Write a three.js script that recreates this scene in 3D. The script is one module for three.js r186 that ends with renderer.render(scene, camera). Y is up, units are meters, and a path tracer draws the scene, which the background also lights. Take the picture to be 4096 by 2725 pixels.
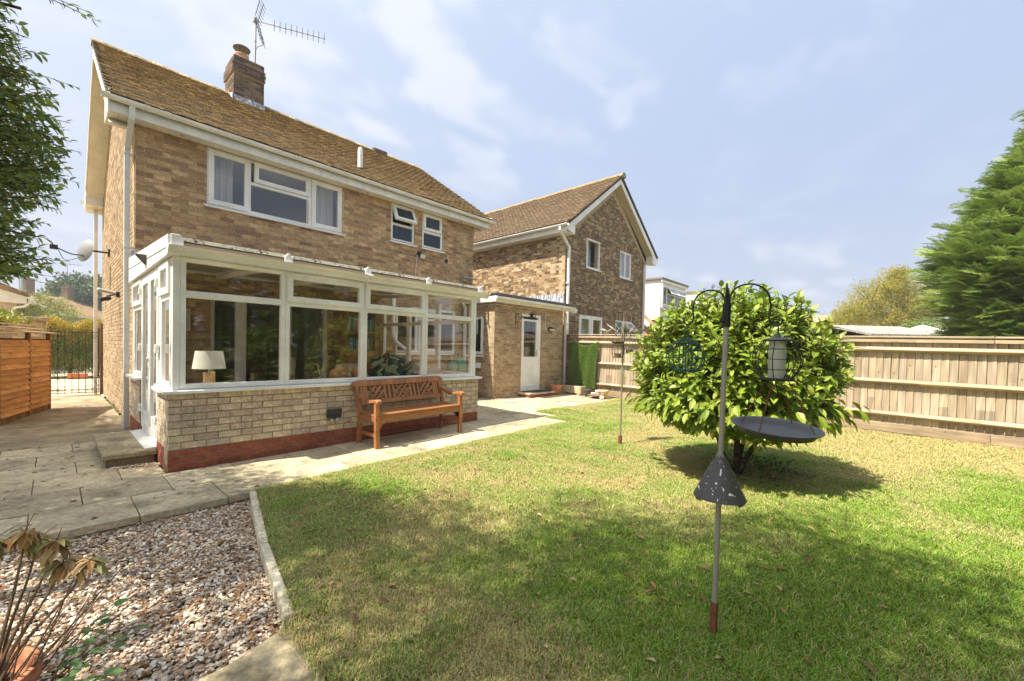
import * as THREE from 'three';
import { mergeGeometries } from 'three/addons/utils/BufferGeometryUtils.js';
import { RoundedBoxGeometry } from 'three/addons/geometries/RoundedBoxGeometry.js';
import { FontLoader } from 'three/addons/loaders/FontLoader.js';
import { TextGeometry } from 'three/addons/geometries/TextGeometry.js';

// ---------------------------------------------------------------- camera, sky, sun, exposure
const scene = new THREE.Scene();
const V3 = (x, y, z) => new THREE.Vector3(x, y, z);
const camera = new THREE.PerspectiveCamera(77.66, 4096 / 2725, 0.05, 2000);
{
  const yaw = .8025, pitch = -.0203, roll = .0212;
  const F = V3(Math.sin(yaw) * Math.cos(pitch), Math.sin(pitch), -Math.cos(yaw) * Math.cos(pitch));
  const R = V3(Math.cos(yaw), 0, Math.sin(yaw)), U = R.clone().cross(F);
  const R2 = R.clone().multiplyScalar(Math.cos(roll)).addScaledVector(U, Math.sin(roll));
  const U2 = U.clone().multiplyScalar(Math.cos(roll)).addScaledVector(R, -Math.sin(roll));
  camera.position.set(-.8204, 1.353, 5.3847);
  camera.quaternion.setFromRotationMatrix(new THREE.Matrix4().makeBasis(R2, U2, F.clone().negate()));
  camera.setViewOffset(4096, 2725, 85.7, -66.9, 4096, 2725);
  camera.updateMatrixWorld(true); camera.updateProjectionMatrix();
  camera.userData.F = F;
}
const SUN = V3(-.59, 1, -.168).normalize();
const sun = new THREE.DirectionalLight(new THREE.Color(1, .925, .80), 4.9);
sun.position.copy(SUN).multiplyScalar(60); sun.castShadow = true; sun.shadow.radius = 1.2;
sun.shadow.mapSize.set(4096, 4096);
Object.assign(sun.shadow.camera, { left: -22, right: 22, top: 22, bottom: -22, near: 1, far: 140 });
scene.add(sun); scene.add(sun.target);
const EXPOSURE = 1.88;

// ---------------------------------------------------------------- random numbers and noise
function mulberry(a) { return () => { a |= 0; a = a + 0x6D2B79F5 | 0; let t = Math.imul(a ^ a >>> 15, 1 | a); t = t + Math.imul(t ^ t >>> 7, 61 | t) ^ t; return ((t ^ t >>> 14) >>> 0) / 4294967296; }; }
let rnd = mulberry(7);
const rr = (a, b) => a + (b - a) * rnd();
const pick = a => a[Math.floor(rnd() * a.length) % a.length];
const clamp = (x, a = 0, b = 1) => Math.min(b, Math.max(a, x));
const lerp = (a, b, t) => a + (b - a) * t;
const sstep = (a, b, x) => { const t = clamp((x - a) / (b - a)); return t * t * (3 - 2 * t); };
function hash(x, y, s) { let h = Math.imul(x | 0, 374761393) ^ Math.imul(y | 0, 668265263) ^ Math.imul(s | 0, 2147483647 ^ 0x5bd1e995); h = Math.imul(h ^ h >>> 13, 1274126177); h ^= h >>> 16; return (h >>> 0) / 4294967296; }
function vnoise(x, y, p, s) {           // value noise, periodic over p cells (p = 0: not periodic)
  const xi = Math.floor(x), yi = Math.floor(y), fx = x - xi, fy = y - yi;
  const w = n => p ? ((n % p) + p) % p : n;
  const u = fx * fx * (3 - 2 * fx), v = fy * fy * (3 - 2 * fy);
  const a = hash(w(xi), w(yi), s), b = hash(w(xi + 1), w(yi), s), c = hash(w(xi), w(yi + 1), s), d = hash(w(xi + 1), w(yi + 1), s);
  return lerp(lerp(a, b, u), lerp(c, d, u), v);
}
function fbm(x, y, p, s, oct = 4) { let v = 0, a = .5, n = 0; for (let i = 0; i < oct; i++) { v += a * vnoise(x, y, p, s + i); n += a; x *= 2; y *= 2; p *= 2; a *= .5; } return v / n; }

// ---------------------------------------------------------------- sky: hazy summer blue with thin high cloud, one smooth glow round the sun
{
  const W = 1024, H = 512, d = new Float32Array(W * H * 4);
  for (let j = 0; j < H; j++) for (let i = 0; i < W; i++) {
    const el = ((j + .5) / H - .5) * Math.PI, az = ((i + .5) / W - .5) * 2 * Math.PI;
    const dx = Math.cos(el) * Math.cos(az), dy = Math.sin(el), dz = Math.cos(el) * Math.sin(az);
    const c = clamp(dx * SUN.x + dy * SUN.y + dz * SUN.z, -1, 1), g = Math.acos(c);
    const h = clamp(dy, 0, 1), tw = (c + 1) / 2;
    const t = 1 - Math.exp(-h * 2.2);
    let r = lerp(.45, .185, t), gg = lerp(.485, .315, t), b = lerp(.575, .56, t);
    const haze = .80 * Math.pow(tw, 2.0), near = Math.exp(-g / .30) * 1.1;
    r = lerp(r, .74, haze) + near; gg = lerp(gg, .765, haze) + near * .96; b = lerp(b, .81, haze) + near * .88;
    // thin cloud: a flat layer seen in perspective
    const k = 1 / (h + .12), px = dx * k * 1.6 + 3.1, pz = dz * k * 1.6 + 7.7;
    const wv = fbm(px * 1.1 + 20, pz * 1.1 + 9, 0, 31, 3);
    let cl = fbm(px * 2.6 + wv * 2.2 + 40, pz * 4.1 + wv + 60, 0, 11, 7);
    cl = sstep(.44, .74, cl) * sstep(0, .10, h);
    const patch = sstep(.30, .70, fbm(px * .6 + 90, pz * .6 + 33, 0, 51, 3));
    const cv = cl * (.15 + .85 * patch) * (.22 + .36 * tw);
    const cw = .78 + near * .7;
    r = lerp(r, cw, cv); gg = lerp(gg, cw * .99, cv); b = lerp(b, cw * 1.03, cv);
    if (dy < 0) { const q = clamp(-dy * 8); r = lerp(r, .22, q); gg = lerp(gg, .22, q); b = lerp(b, .16, q); }
    const o = (j * W + i) * 4, q = .77; d[o] = r * q; d[o + 1] = gg * q; d[o + 2] = b * q; d[o + 3] = 1;
  }
  const t = new THREE.DataTexture(d, W, H, THREE.RGBAFormat, THREE.FloatType);
  t.mapping = THREE.EquirectangularReflectionMapping; t.magFilter = t.minFilter = THREE.LinearFilter; t.needsUpdate = true;
  scene.background = t; scene.environment = t;
}
scene.fog = new THREE.FogExp2(new THREE.Color(.74, .77, .82), .0016);

// ---------------------------------------------------------------- textures
function tex(n, fn, srgb = true, m = n) {
  const d = new Uint8Array(n * m * 4); let sum = 0;
  for (let j = 0; j < m; j++) for (let i = 0; i < n; i++) {
    const c = fn(i / n, j / m); const o = (j * n + i) * 4;
    for (let k = 0; k < 3; k++) d[o + k] = Math.round(clamp(Array.isArray(c) ? c[k] : c) * 255); d[o + 3] = 255; sum += Math.pow(d[o + 1] / 255, 2.2);
  }
  const t = new THREE.DataTexture(d, n, m, THREE.RGBAFormat);
  t.wrapS = t.wrapT = THREE.RepeatWrapping; t.magFilter = THREE.LinearFilter; t.minFilter = THREE.LinearMipmapLinearFilter; t.generateMipmaps = true;
  t.userData = { mean: sum / (n * m) }; if (srgb) t.colorSpace = THREE.SRGBColorSpace; t.needsUpdate = true; return t;
}
const rep = (t, x, y = x) => { const c = t.clone(); c.repeat.set(x, y); c.userData = t.userData; c.needsUpdate = true; return c; };
const T = {};
T.grit = tex(256, (u, v) => { const f = fbm(u * 48, v * 48, 48, 3, 3), b = fbm(u * 6, v * 6, 6, 5, 3), s = vnoise(u * 90, v * 90, 90, 9); let c = .74 + (f - .5) * .34 + (b - .5) * .26; if (s > .955) c *= .55; return [c, c * .985, c * .965]; });
T.gritB = tex(256, (u, v) => { const f = fbm(u * 60, v * 60, 60, 3, 3), s = vnoise(u * 90, v * 90, 90, 9); return f * .7 + (s > .955 ? -.3 : .15); }, false);
T.mortar = tex(256, (u, v) => { const c = .72 + (fbm(u * 70, v * 70, 70, 17, 2) - .5) * .5 + (fbm(u * 5, v * 5, 5, 2, 3) - .5) * .3; return [c, c * .98, c * .94]; });
T.conc = tex(1024, (u, v) => {          // 2.4 m of old concrete paving
  const a = fbm(u * 8, v * 8, 8, 21, 5), b = fbm(u * 120, v * 120, 120, 22, 2), s = fbm(u * 3, v * 22, 0, 23, 3), st = sstep(.56, .7, fbm(u * 14, v * 14, 14, 27, 4));
  let c = .76 + (a - .5) * .34 + (b - .5) * .22 + (s - .5) * .06; const dk = st * .09; c -= dk;
  return [c + .015, c * .985, c * .90 - dk * .1];
});
T.concB = tex(512, (u, v) => fbm(u * 90, v * 90, 90, 24, 3) * .8 + fbm(u * 12, v * 12, 12, 25, 3) * .2, false);
T.wood = tex(256, (u, v) => {           // grain runs along v; 0.5 x 2 m
  const w = fbm(u * 4, v * 2, 0, 41, 3) * 1.6; const g = fbm(u * 30 + w * 5, v * 3, 0, 42, 3), f = vnoise(u * 120, v * 10, 120, 43);
  let c = .78 + (g - .5) * .26 + (f - .5) * .07 + (fbm(u * 3, v * 5, 0, 44, 3) - .5) * .26;
  for (const [kx, ky] of [[.16, .22], [.62, .55], [.83, .86], [.36, .73], [.48, .11]]) { const dx = (u - kx) * 1, dy = (v - ky) * 3.1; const q = Math.hypot(dx * 1.3, dy); if (q < .018) c *= .66; else if (q < .034) c *= .88; }
  return [c, c * .975, c * .94];
}, true, 1024);
T.woodB = tex(128, (u, v) => fbm(u * 40, v * 3, 0, 42, 3), false, 512);
T.tile = tex(256, (u, v) => { const a = fbm(u * 7, v * 7, 7, 61, 4), f = fbm(u * 60, v * 60, 60, 62, 2), l = sstep(.55, .68, fbm(u * 18, v * 18, 18, 63, 3)); const c = .62 + (a - .5) * .5 + (f - .5) * .4; return [c + l * .22, c * .97 + l * .19, c * .90 + l * .06]; });
T.soil = tex(1024, (u, v) => {          // 6 m of thatch and dry ground under the grass
  const a = fbm(u * 9, v * 9, 9, 71, 5), b = fbm(u * 160, v * 160, 160, 72, 3), s = fbm(u * 70, v * 70, 70, 75, 2);
  const c = .50 + (b - .5) * .5 + (s - .5) * .25; const gr = sstep(.38, .62, a);
  return [lerp(c * 1.08, c * .80, gr), lerp(c * .92, c * .84, gr), lerp(c * .62, c * .42, gr)];
});
T.lichen = tex(512, (u, v) => { const a = sstep(.5, .62, fbm(u * 34, v * 34, 34, 81, 4)), y = sstep(.6, .7, fbm(u * 26, v * 26, 26, 83, 3)), k = sstep(.42, .6, fbm(u * 5, v * 5, 5, 85, 3)); let c = [.9, .9, .87]; c = c.map((q, i) => lerp(q, [.55, .46, .22][i], y * .7 * k)); return c.map((q, i) => lerp(q, [.16, .14, .11][i], a * k * .9)); });
T.dirt = tex(256, (u, v) => { const c = .93 + (fbm(u * 5, v * 5, 5, 91, 4) - .5) * .14 + (fbm(u * 50, v * 50, 50, 92, 2) - .5) * .05; return [c, c * .995, c * .98]; });
T.lead = tex(256, (u, v) => { const c = .62 + (fbm(u * 16, v * 5, 0, 95, 4) - .5) * .7 + (fbm(u * 60, v * 60, 60, 96, 2) - .5) * .15; return [c, c, c * 1.02]; });
T.felt = tex(256, (u, v) => { const c = .55 + (fbm(u * 80, v * 80, 80, 98, 2) - .5) * .8; return [c, c, c]; });
T.bark = tex(128, (u, v) => { const c = .6 + (fbm(u * 14, v * 5, 0, 101, 4) - .5) * .8; return [c, c * .93, c * .84]; }, true, 256);
T.splat = tex(512, (u, v) => { const a = sstep(.735, .76, fbm(u * 8, v * 8, 8, 111, 3)), b = sstep(.86, .89, vnoise(u * 22, v * 22, 22, 113) * .75 + vnoise(u * 7, v * 7, 7, 115) * .3); const q = Math.max(a, b), c = .30 + (fbm(u * 40, v * 40, 40, 117, 2) - .5) * .1; return [lerp(c, .86, q), lerp(c, .84, q), lerp(c * 1.02, .79, q)]; });
T.botan = tex(256, (u, v) => { const a = fbm(u * 7, v * 7, 7, 121, 3), b = fbm(u * 9 + 3, v * 9, 9, 124, 3); if (a > .58) return [.42, .10, .14]; if (b > .56) return [.12, .30, .26]; if (b < .40) return [.50, .55, .40]; return [.07, .10, .12]; });
T.stroke = tex(256, (u, v) => { const c = .42 + (fbm(u * 60, v * 6, 0, 131, 3) - .5) * .5; return [c * .8, c * .95, c * 1.1]; });

// ---------------------------------------------------------------- materials
const C3 = (r, g, b) => new THREE.Color().setRGB(r, g, b);
// col is the real base colour: the colour map only varies it (its own mean is divided out)
function mat(col, o = {}) { const c = Array.isArray(col) ? C3(...col) : col.clone(); if (o.map?.userData.mean) c.multiplyScalar(1 / o.map.userData.mean); return new THREE.MeshStandardMaterial({ color: c, roughness: .85, metalness: 0, ...o }); }
const M = {
  pvc: mat([.84, .84, .83], { roughness: .38, map: rep(T.dirt, .8) }),
  pvcOld: mat([.82, .81, .78], { roughness: .45, map: rep(T.dirt, 1.1) }),
  soffit: mat([.78, .73, .65], { roughness: .55, map: rep(T.dirt, 1.1) }),
  pipe: mat([.66, .67, .67], { roughness: .5, map: rep(T.dirt, 1.3) }),
  lichen: mat([.62, .60, .54], { roughness: .8, map: rep(T.lichen, 1.6) }),
  lead: mat([.42, .43, .45], { roughness: .6, map: rep(T.lead, 2) }),
  felt: mat([.07, .07, .075], { roughness: .95, map: rep(T.felt, 3) }),
  mortar: mat([.46, .37, .25], { map: rep(T.mortar, 4), roughness: .95 }),
  mortarBuff: mat([.28, .25, .175], { map: rep(T.mortar, 4), roughness: .95 }),
  plaster: mat([.62, .58, .52], { roughness: .9 }),
  glass: new THREE.MeshPhysicalMaterial({ color: 0xffffff, roughness: 0, metalness: 0, transmission: 1, thickness: 0, ior: 1.62 }),
  obscure: new THREE.MeshPhysicalMaterial({ color: C3(.34, .42, .50), roughness: .3, transmission: .55, thickness: 0, ior: 1.5, map: rep(T.stroke, 2.2, 1) }),
  bronze: new THREE.MeshPhysicalMaterial({ color: C3(.34, .26, .17), roughness: .35, transmission: .75, thickness: 0, ior: 1.5 }),
  seal: mat([.03, .03, .03], { roughness: .7 }),
  black: mat([.018, .018, .02], { roughness: .5 }),
  iron: mat([.03, .027, .025], { roughness: .6, metalness: .3 }),
  rust: mat([.20, .075, .035], { roughness: .95, map: rep(T.grit, 8) }),
  galv: mat([.45, .45, .46], { roughness: .5, metalness: .5, map: rep(T.dirt, 5) }),
  conc: mat([.54, .48, .37], { map: rep(T.conc, 1 / 2.4), bumpMap: rep(T.concB, 1 / 1.2), bumpScale: .004, roughness: .95 }),
  concPath: mat([.31, .275, .21], { map: rep(T.conc, 1 / 2.1), bumpMap: rep(T.concB, 1 / 1), bumpScale: .006, roughness: .97 }),
  kerb: mat([.60, .58, .53], { map: rep(T.conc, 1 / 1.3), roughness: .95 }),
  fence: mat([.60, .47, .32], { map: rep(T.wood, 2, .5), bumpMap: rep(T.woodB, 2, .5), bumpScale: .002, roughness: .9 }),
  bark: mat([.13, .095, .065], { map: rep(T.bark, 3, 1), roughness: .95 }),
  barkDark: mat([.06, .045, .035], { map: rep(T.bark, 3, 1), roughness: .95 }),
  terra: mat([.48, .22, .12], { map: rep(T.grit, 3), roughness: .9 }),
  soilDark: mat([.05, .038, .028], { roughness: 1 }),
};

// ---------------------------------------------------------------- geometry helpers
const taken = {};
function numbered(n) { const k = taken[n] = (taken[n] ?? -1) + 1; return k ? n + '_' + String(k).padStart(3, '0') : n; }
function uvm(g) {                        // box-projected uv in metres; returns a non-indexed geometry
  if (g.index) g = g.toNonIndexed();
  const p = g.attributes.position, n = p.count, uv = new Float32Array(n * 2);
  const a = V3(), b = V3(), c = V3();
  for (let i = 0; i < n; i += 3) {
    a.fromBufferAttribute(p, i); b.fromBufferAttribute(p, i + 1); c.fromBufferAttribute(p, i + 2);
    const N = b.clone().sub(a).cross(c.clone().sub(a)); const x = Math.abs(N.x), y = Math.abs(N.y), z = Math.abs(N.z);
    [a, b, c].forEach((q, k) => { const o = (i + k) * 2; if (z >= x && z >= y) { uv[o] = q.x; uv[o + 1] = q.y; } else if (x >= y) { uv[o] = q.z; uv[o + 1] = q.y; } else { uv[o] = q.x; uv[o + 1] = q.z; } });
  }
  g.setAttribute('uv', new THREE.BufferAttribute(uv, 2)); return g;
}
const plain = g => { g = g.index ? g.toNonIndexed() : g; for (const k of Object.keys(g.attributes)) if (!['position', 'normal', 'uv', 'color'].includes(k)) g.deleteAttribute(k); return g; };
function join(list) { list = list.flat(9).filter(Boolean).map(plain); const hasC = list.some(g => g.attributes.color); if (hasC) list.forEach(g => { if (!g.attributes.color) g.setAttribute('color', new THREE.BufferAttribute(new Float32Array(g.attributes.position.count * 3).fill(1), 3)); }); return list.length === 1 ? list[0] : mergeGeometries(list); }
function add(name, geos, m, parent = scene) {
  const g = Array.isArray(geos) ? join(geos) : geos; if (!g.attributes.normal) g.computeVertexNormals();
  const o = new THREE.Mesh(g, m); o.name = parent === scene ? numbered(name) : name; o.castShadow = o.receiveShadow = true; parent.add(o); return o;
}
function thing(name, label, category, pos = [0, 0, 0], turn = 0, group) {
  const o = new THREE.Group(); o.name = numbered(name); o.position.set(...pos); o.rotation.y = turn; o.userData = { label, category }; if (group) o.userData.group = group; scene.add(o); return o;
}
const tag = (o, label, category, group) => { o.userData.label = label; o.userData.category = category; if (group) o.userData.group = group; return o; };
const struct = o => { o.userData.kind = 'structure'; return o; };
const stuff = o => { o.userData.kind = 'stuff'; return o; };
function bx(x0, y0, z0, x1, y1, z1) {   // plain box between two corners
  const g = new THREE.BoxGeometry(Math.abs(x1 - x0), Math.abs(y1 - y0), Math.abs(z1 - z0)); g.translate((x0 + x1) / 2, (y0 + y1) / 2, (z0 + z1) / 2); return uvm(g);
}
function rb(x0, y0, z0, x1, y1, z1, r = .006, s = 1) {   // box with rounded edges
  const w = Math.abs(x1 - x0), h = Math.abs(y1 - y0), d = Math.abs(z1 - z0);
  const g = new RoundedBoxGeometry(w, h, d, s, Math.min(r, w / 2.01, h / 2.01, d / 2.01)); g.translate((x0 + x1) / 2, (y0 + y1) / 2, (z0 + z1) / 2);
  const n = g.index ? g.toNonIndexed() : g; const nn = n.attributes.normal.clone(); const u = uvm(n); u.setAttribute('normal', nn); return u;
}
function tube(pts, r, seg = 6, closed = false, per = 3) {
  const c = new THREE.CatmullRomCurve3(pts.map(p => Array.isArray(p) ? V3(...p) : p), closed, 'centripetal');
  return plain(new THREE.TubeGeometry(c, Math.max(2, (pts.length - 1) * per), r, seg, closed));
}
function rod(a, b, r, r2 = r, seg = 8) { // straight bar, round
  const A = V3(...a), B = V3(...b), L = A.distanceTo(B); const g = new THREE.CylinderGeometry(r2, r, L, seg, 1); g.translate(0, L / 2, 0);
  g.applyQuaternion(new THREE.Quaternion().setFromUnitVectors(V3(0, 1, 0), B.clone().sub(A).normalize())); g.translate(...a); return plain(g);
}
function plank(a, b, w, t, up = [0, 1, 0], r = .004) {   // bar of section w x t from a to b; w across, t along up
  const A = V3(...a), B = V3(...b), L = A.distanceTo(B), Z = B.clone().sub(A).normalize(), X = V3(...up).cross(Z).normalize(), Y = Z.clone().cross(X);
  const g0 = new RoundedBoxGeometry(w, t, L, 1, Math.min(r, w / 2.01, t / 2.01)); const n = g0.index ? g0.toNonIndexed() : g0;
  // uv: grain along the length
  const p = n.attributes.position, uv = n.attributes.uv; for (let i = 0; i < p.count; i++) uv.setXY(i, p.getX(i) + p.getY(i) + a[0] * .37 + a[1] * .71, p.getZ(i) + a[2] * .3);
  n.applyMatrix4(new THREE.Matrix4().makeBasis(X, Y, Z)); n.translate((a[0] + b[0]) / 2, (a[1] + b[1]) / 2, (a[2] + b[2]) / 2); return plain(n);
}
function lathe(pts, seg = 24) { return plain(new THREE.LatheGeometry(pts.map(p => new THREE.Vector2(p[0], p[1])), seg)); }
function extrude(pts, depth, bevel = 0, holes = []) {
  const s = new THREE.Shape(pts.map(p => new THREE.Vector2(...p))); for (const h of holes) s.holes.push(new THREE.Path(h.map(p => new THREE.Vector2(...p))));
  const g = new THREE.ExtrudeGeometry(s, { depth, bevelEnabled: bevel > 0, bevelSize: bevel, bevelThickness: bevel, bevelOffset: -bevel, bevelSegments: 1, curveSegments: 8 });
  const nn = g.attributes.normal.clone(); const u = uvm(g); u.setAttribute('normal', nn); return u;
}
const rect = (a, b, c, d) => [[a, b], [c, b], [c, d], [a, d]];
function tri(a, b, c, d) { // flat quad / triangle
  const g = new THREE.BufferGeometry(); const P = d ? [a, b, c, a, c, d] : [a, b, c]; g.setAttribute('position', new THREE.Float32BufferAttribute(P.flat(), 3)); g.computeVertexNormals(); return uvm(g);
}
const sph = (r, x = 0, y = 0, z = 0, a = 16, b = 10) => { const g = new THREE.SphereGeometry(r, a, b); g.translate(x, y, z); return plain(g); };
const cyl = (r, h, x, y, z, seg = 16, r2 = r) => { const g = new THREE.CylinderGeometry(r2, r, h, seg); g.translate(x, y + h / 2, z); return plain(g); };
const gy = x => x <= 0 ? 0 : Math.min(x, 4.45) * .0169;       // the garden rises a little to the right

// how large a piece shows in the photograph (0 outside the frame)
const _v = V3(), _n = V3();
function shows(pos, nor) {
  _v.copy(pos).project(camera); if (_v.z > 1 || _v.z < -1) return 0; if (Math.abs(_v.x) > 1.04 || Math.abs(_v.y) > 1.04) return 0;
  _n.copy(camera.position).sub(pos); const L = _n.length(); if (nor) { const c = _n.dot(nor) / L; if (c <= 0) return 0; return Math.sqrt(c) / L; } return 1 / L;
}
// collects copies of a template geometry into one merged geometry with colours
class Bulk {
  constructor() { this.p = []; this.n = []; this.u = []; this.c = []; }
  push(g, m, col, du = 0, dv = 0) {
    const P = g.attributes.position, N = g.attributes.normal, U = g.attributes.uv, K = g.attributes.color; const nm = new THREE.Matrix3().getNormalMatrix(m);
    for (let i = 0; i < P.count; i++) { _v.fromBufferAttribute(P, i).applyMatrix4(m); this.p.push(_v.x, _v.y, _v.z); _n.fromBufferAttribute(N, i).applyMatrix3(nm).normalize(); this.n.push(_n.x, _n.y, _n.z); this.u.push(U.getX(i) + du, U.getY(i) + dv); if (K) this.c.push(col.r * K.getX(i), col.g * K.getY(i), col.b * K.getZ(i)); else this.c.push(col.r, col.g, col.b); }
  }
  geo() { const g = new THREE.BufferGeometry(); g.setAttribute('position', new THREE.Float32BufferAttribute(this.p, 3)); g.setAttribute('normal', new THREE.Float32BufferAttribute(this.n, 3)); g.setAttribute('uv', new THREE.Float32BufferAttribute(this.u, 2)); g.setAttribute('color', new THREE.Float32BufferAttribute(this.c, 3)); return g; }
}

const ORD = ['first', 'second', 'third', 'fourth', 'fifth', 'sixth', 'seventh', 'eighth', 'ninth', 'tenth', 'eleventh', 'twelfth', 'thirteenth', 'fourteenth', 'fifteenth', 'sixteenth', 'seventeenth', 'eighteenth', 'nineteenth', 'twentieth', 'twenty-first', 'twenty-second', 'twenty-third', 'twenty-fourth', 'twenty-fifth', 'twenty-sixth', 'twenty-seventh', 'twenty-eighth', 'twenty-ninth', 'thirtieth'];

// ---------------------------------------------------------------- bricks and tiles, laid one by one
function brickGeo(w, h, dep = .05, ch = .0035, du = 0, dv = 0, wob = 0) {
  const a = w / 2, b = h / 2, c = ch, q = () => (rnd() - .5) * wob;
  const f = [[-a + c, -b + c + q(), 0], [a - c, -b + c + q(), 0], [a - c, b - c + q(), 0], [-a + c, b - c + q(), 0]], m = [[-a, -b, -c], [a, -b, -c], [a, b, -c], [-a, b, -c]], k = m.map(p => [p[0], p[1], -dep]);
  const P = []; const quad = (A, B, C, D) => P.push(...A, ...B, ...C, ...A, ...C, ...D);
  quad(f[0], f[1], f[2], f[3]);
  for (let i = 0; i < 4; i++) { const j = (i + 1) % 4; quad(m[i], m[j], f[j], f[i]); quad(k[i], k[j], m[j], m[i]); }
  const g = new THREE.BufferGeometry(); g.setAttribute('position', new THREE.Float32BufferAttribute(P, 3)); g.computeVertexNormals(); uvm(g);
  const U = g.attributes.uv; for (let i = 0; i < U.count; i++) U.setXY(i, U.getX(i) + du, U.getY(i) + dv); return g;
}
const BRICK_FULL = [0, 1, 2, 3, 4].map(i => brickGeo(.2145, .0645, .05, .0035, i * .37, i * .61, .003));
const BRICK_HALF = [0, 1, 2].map(i => brickGeo(.102, .0645, .05, .0035, i * .53, i * .29, .003));
const brickMats = {};
function palette(key, cols, o = {}) {
  const tint = cols.map(c => C3(...c)); const base = { map: rep(T.grit, 3.1), bumpMap: rep(T.gritB, 3.1), bumpScale: .0022, roughness: .92, ...o };
  return brickMats[key] = { tint, mats: tint.map(c => mat(c, base)), bulk: mat([1, 1, 1], { ...base, vertexColors: true }) };
}
palette('brown', [[0.462, 0.310, 0.172], [0.396, 0.260, 0.146], [0.319, 0.205, 0.120], [0.517, 0.360, 0.202], [0.275, 0.165, 0.099], [0.429, 0.280, 0.159], [0.572, 0.410, 0.232], [0.352, 0.225, 0.133], [0.484, 0.325, 0.172]]);
palette('buff', [[0.565, 0.470, 0.342], [0.531, 0.431, 0.325], [0.610, 0.504, 0.358], [0.497, 0.403, 0.319], [0.565, 0.459, 0.358], [0.452, 0.370, 0.291], [0.588, 0.493, 0.358]]);
palette('red', [[.27, .075, .042], [.29, .085, .047], [.25, .066, .038], [.31, .095, .055]]);
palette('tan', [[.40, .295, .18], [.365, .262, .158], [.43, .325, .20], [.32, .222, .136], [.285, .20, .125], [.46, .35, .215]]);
palette('burnt', [[0.206, 0.138, 0.078], [0.152, 0.105, 0.063], [0.107, 0.076, 0.048], [0.269, 0.181, 0.096], [0.179, 0.118, 0.066], [0.341, 0.243, 0.133], [0.130, 0.088, 0.055], [0.233, 0.151, 0.081], [0.412, 0.311, 0.178]]);
palette('flank', [[0.386, 0.267, 0.143], [0.331, 0.216, 0.110], [0.442, 0.317, 0.175], [0.276, 0.170, 0.087], [0.497, 0.386, 0.239], [0.230, 0.143, 0.078], [0.414, 0.285, 0.152], [0.552, 0.460, 0.304]]);
palette('orange', [[.46, .23, .10], [.42, .20, .085], [.50, .27, .13]]);
palette('dark', [[.16, .105, .07], [.12, .08, .055], [.20, .135, .09], [.09, .065, .05], [.22, .16, .11]]);

function wallFrame(O, U) { const u = V3(...U), y = V3(0, 1, 0), n = u.clone().cross(y); return new THREE.Matrix4().makeBasis(u, y, n).setPosition(...O); }
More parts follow.
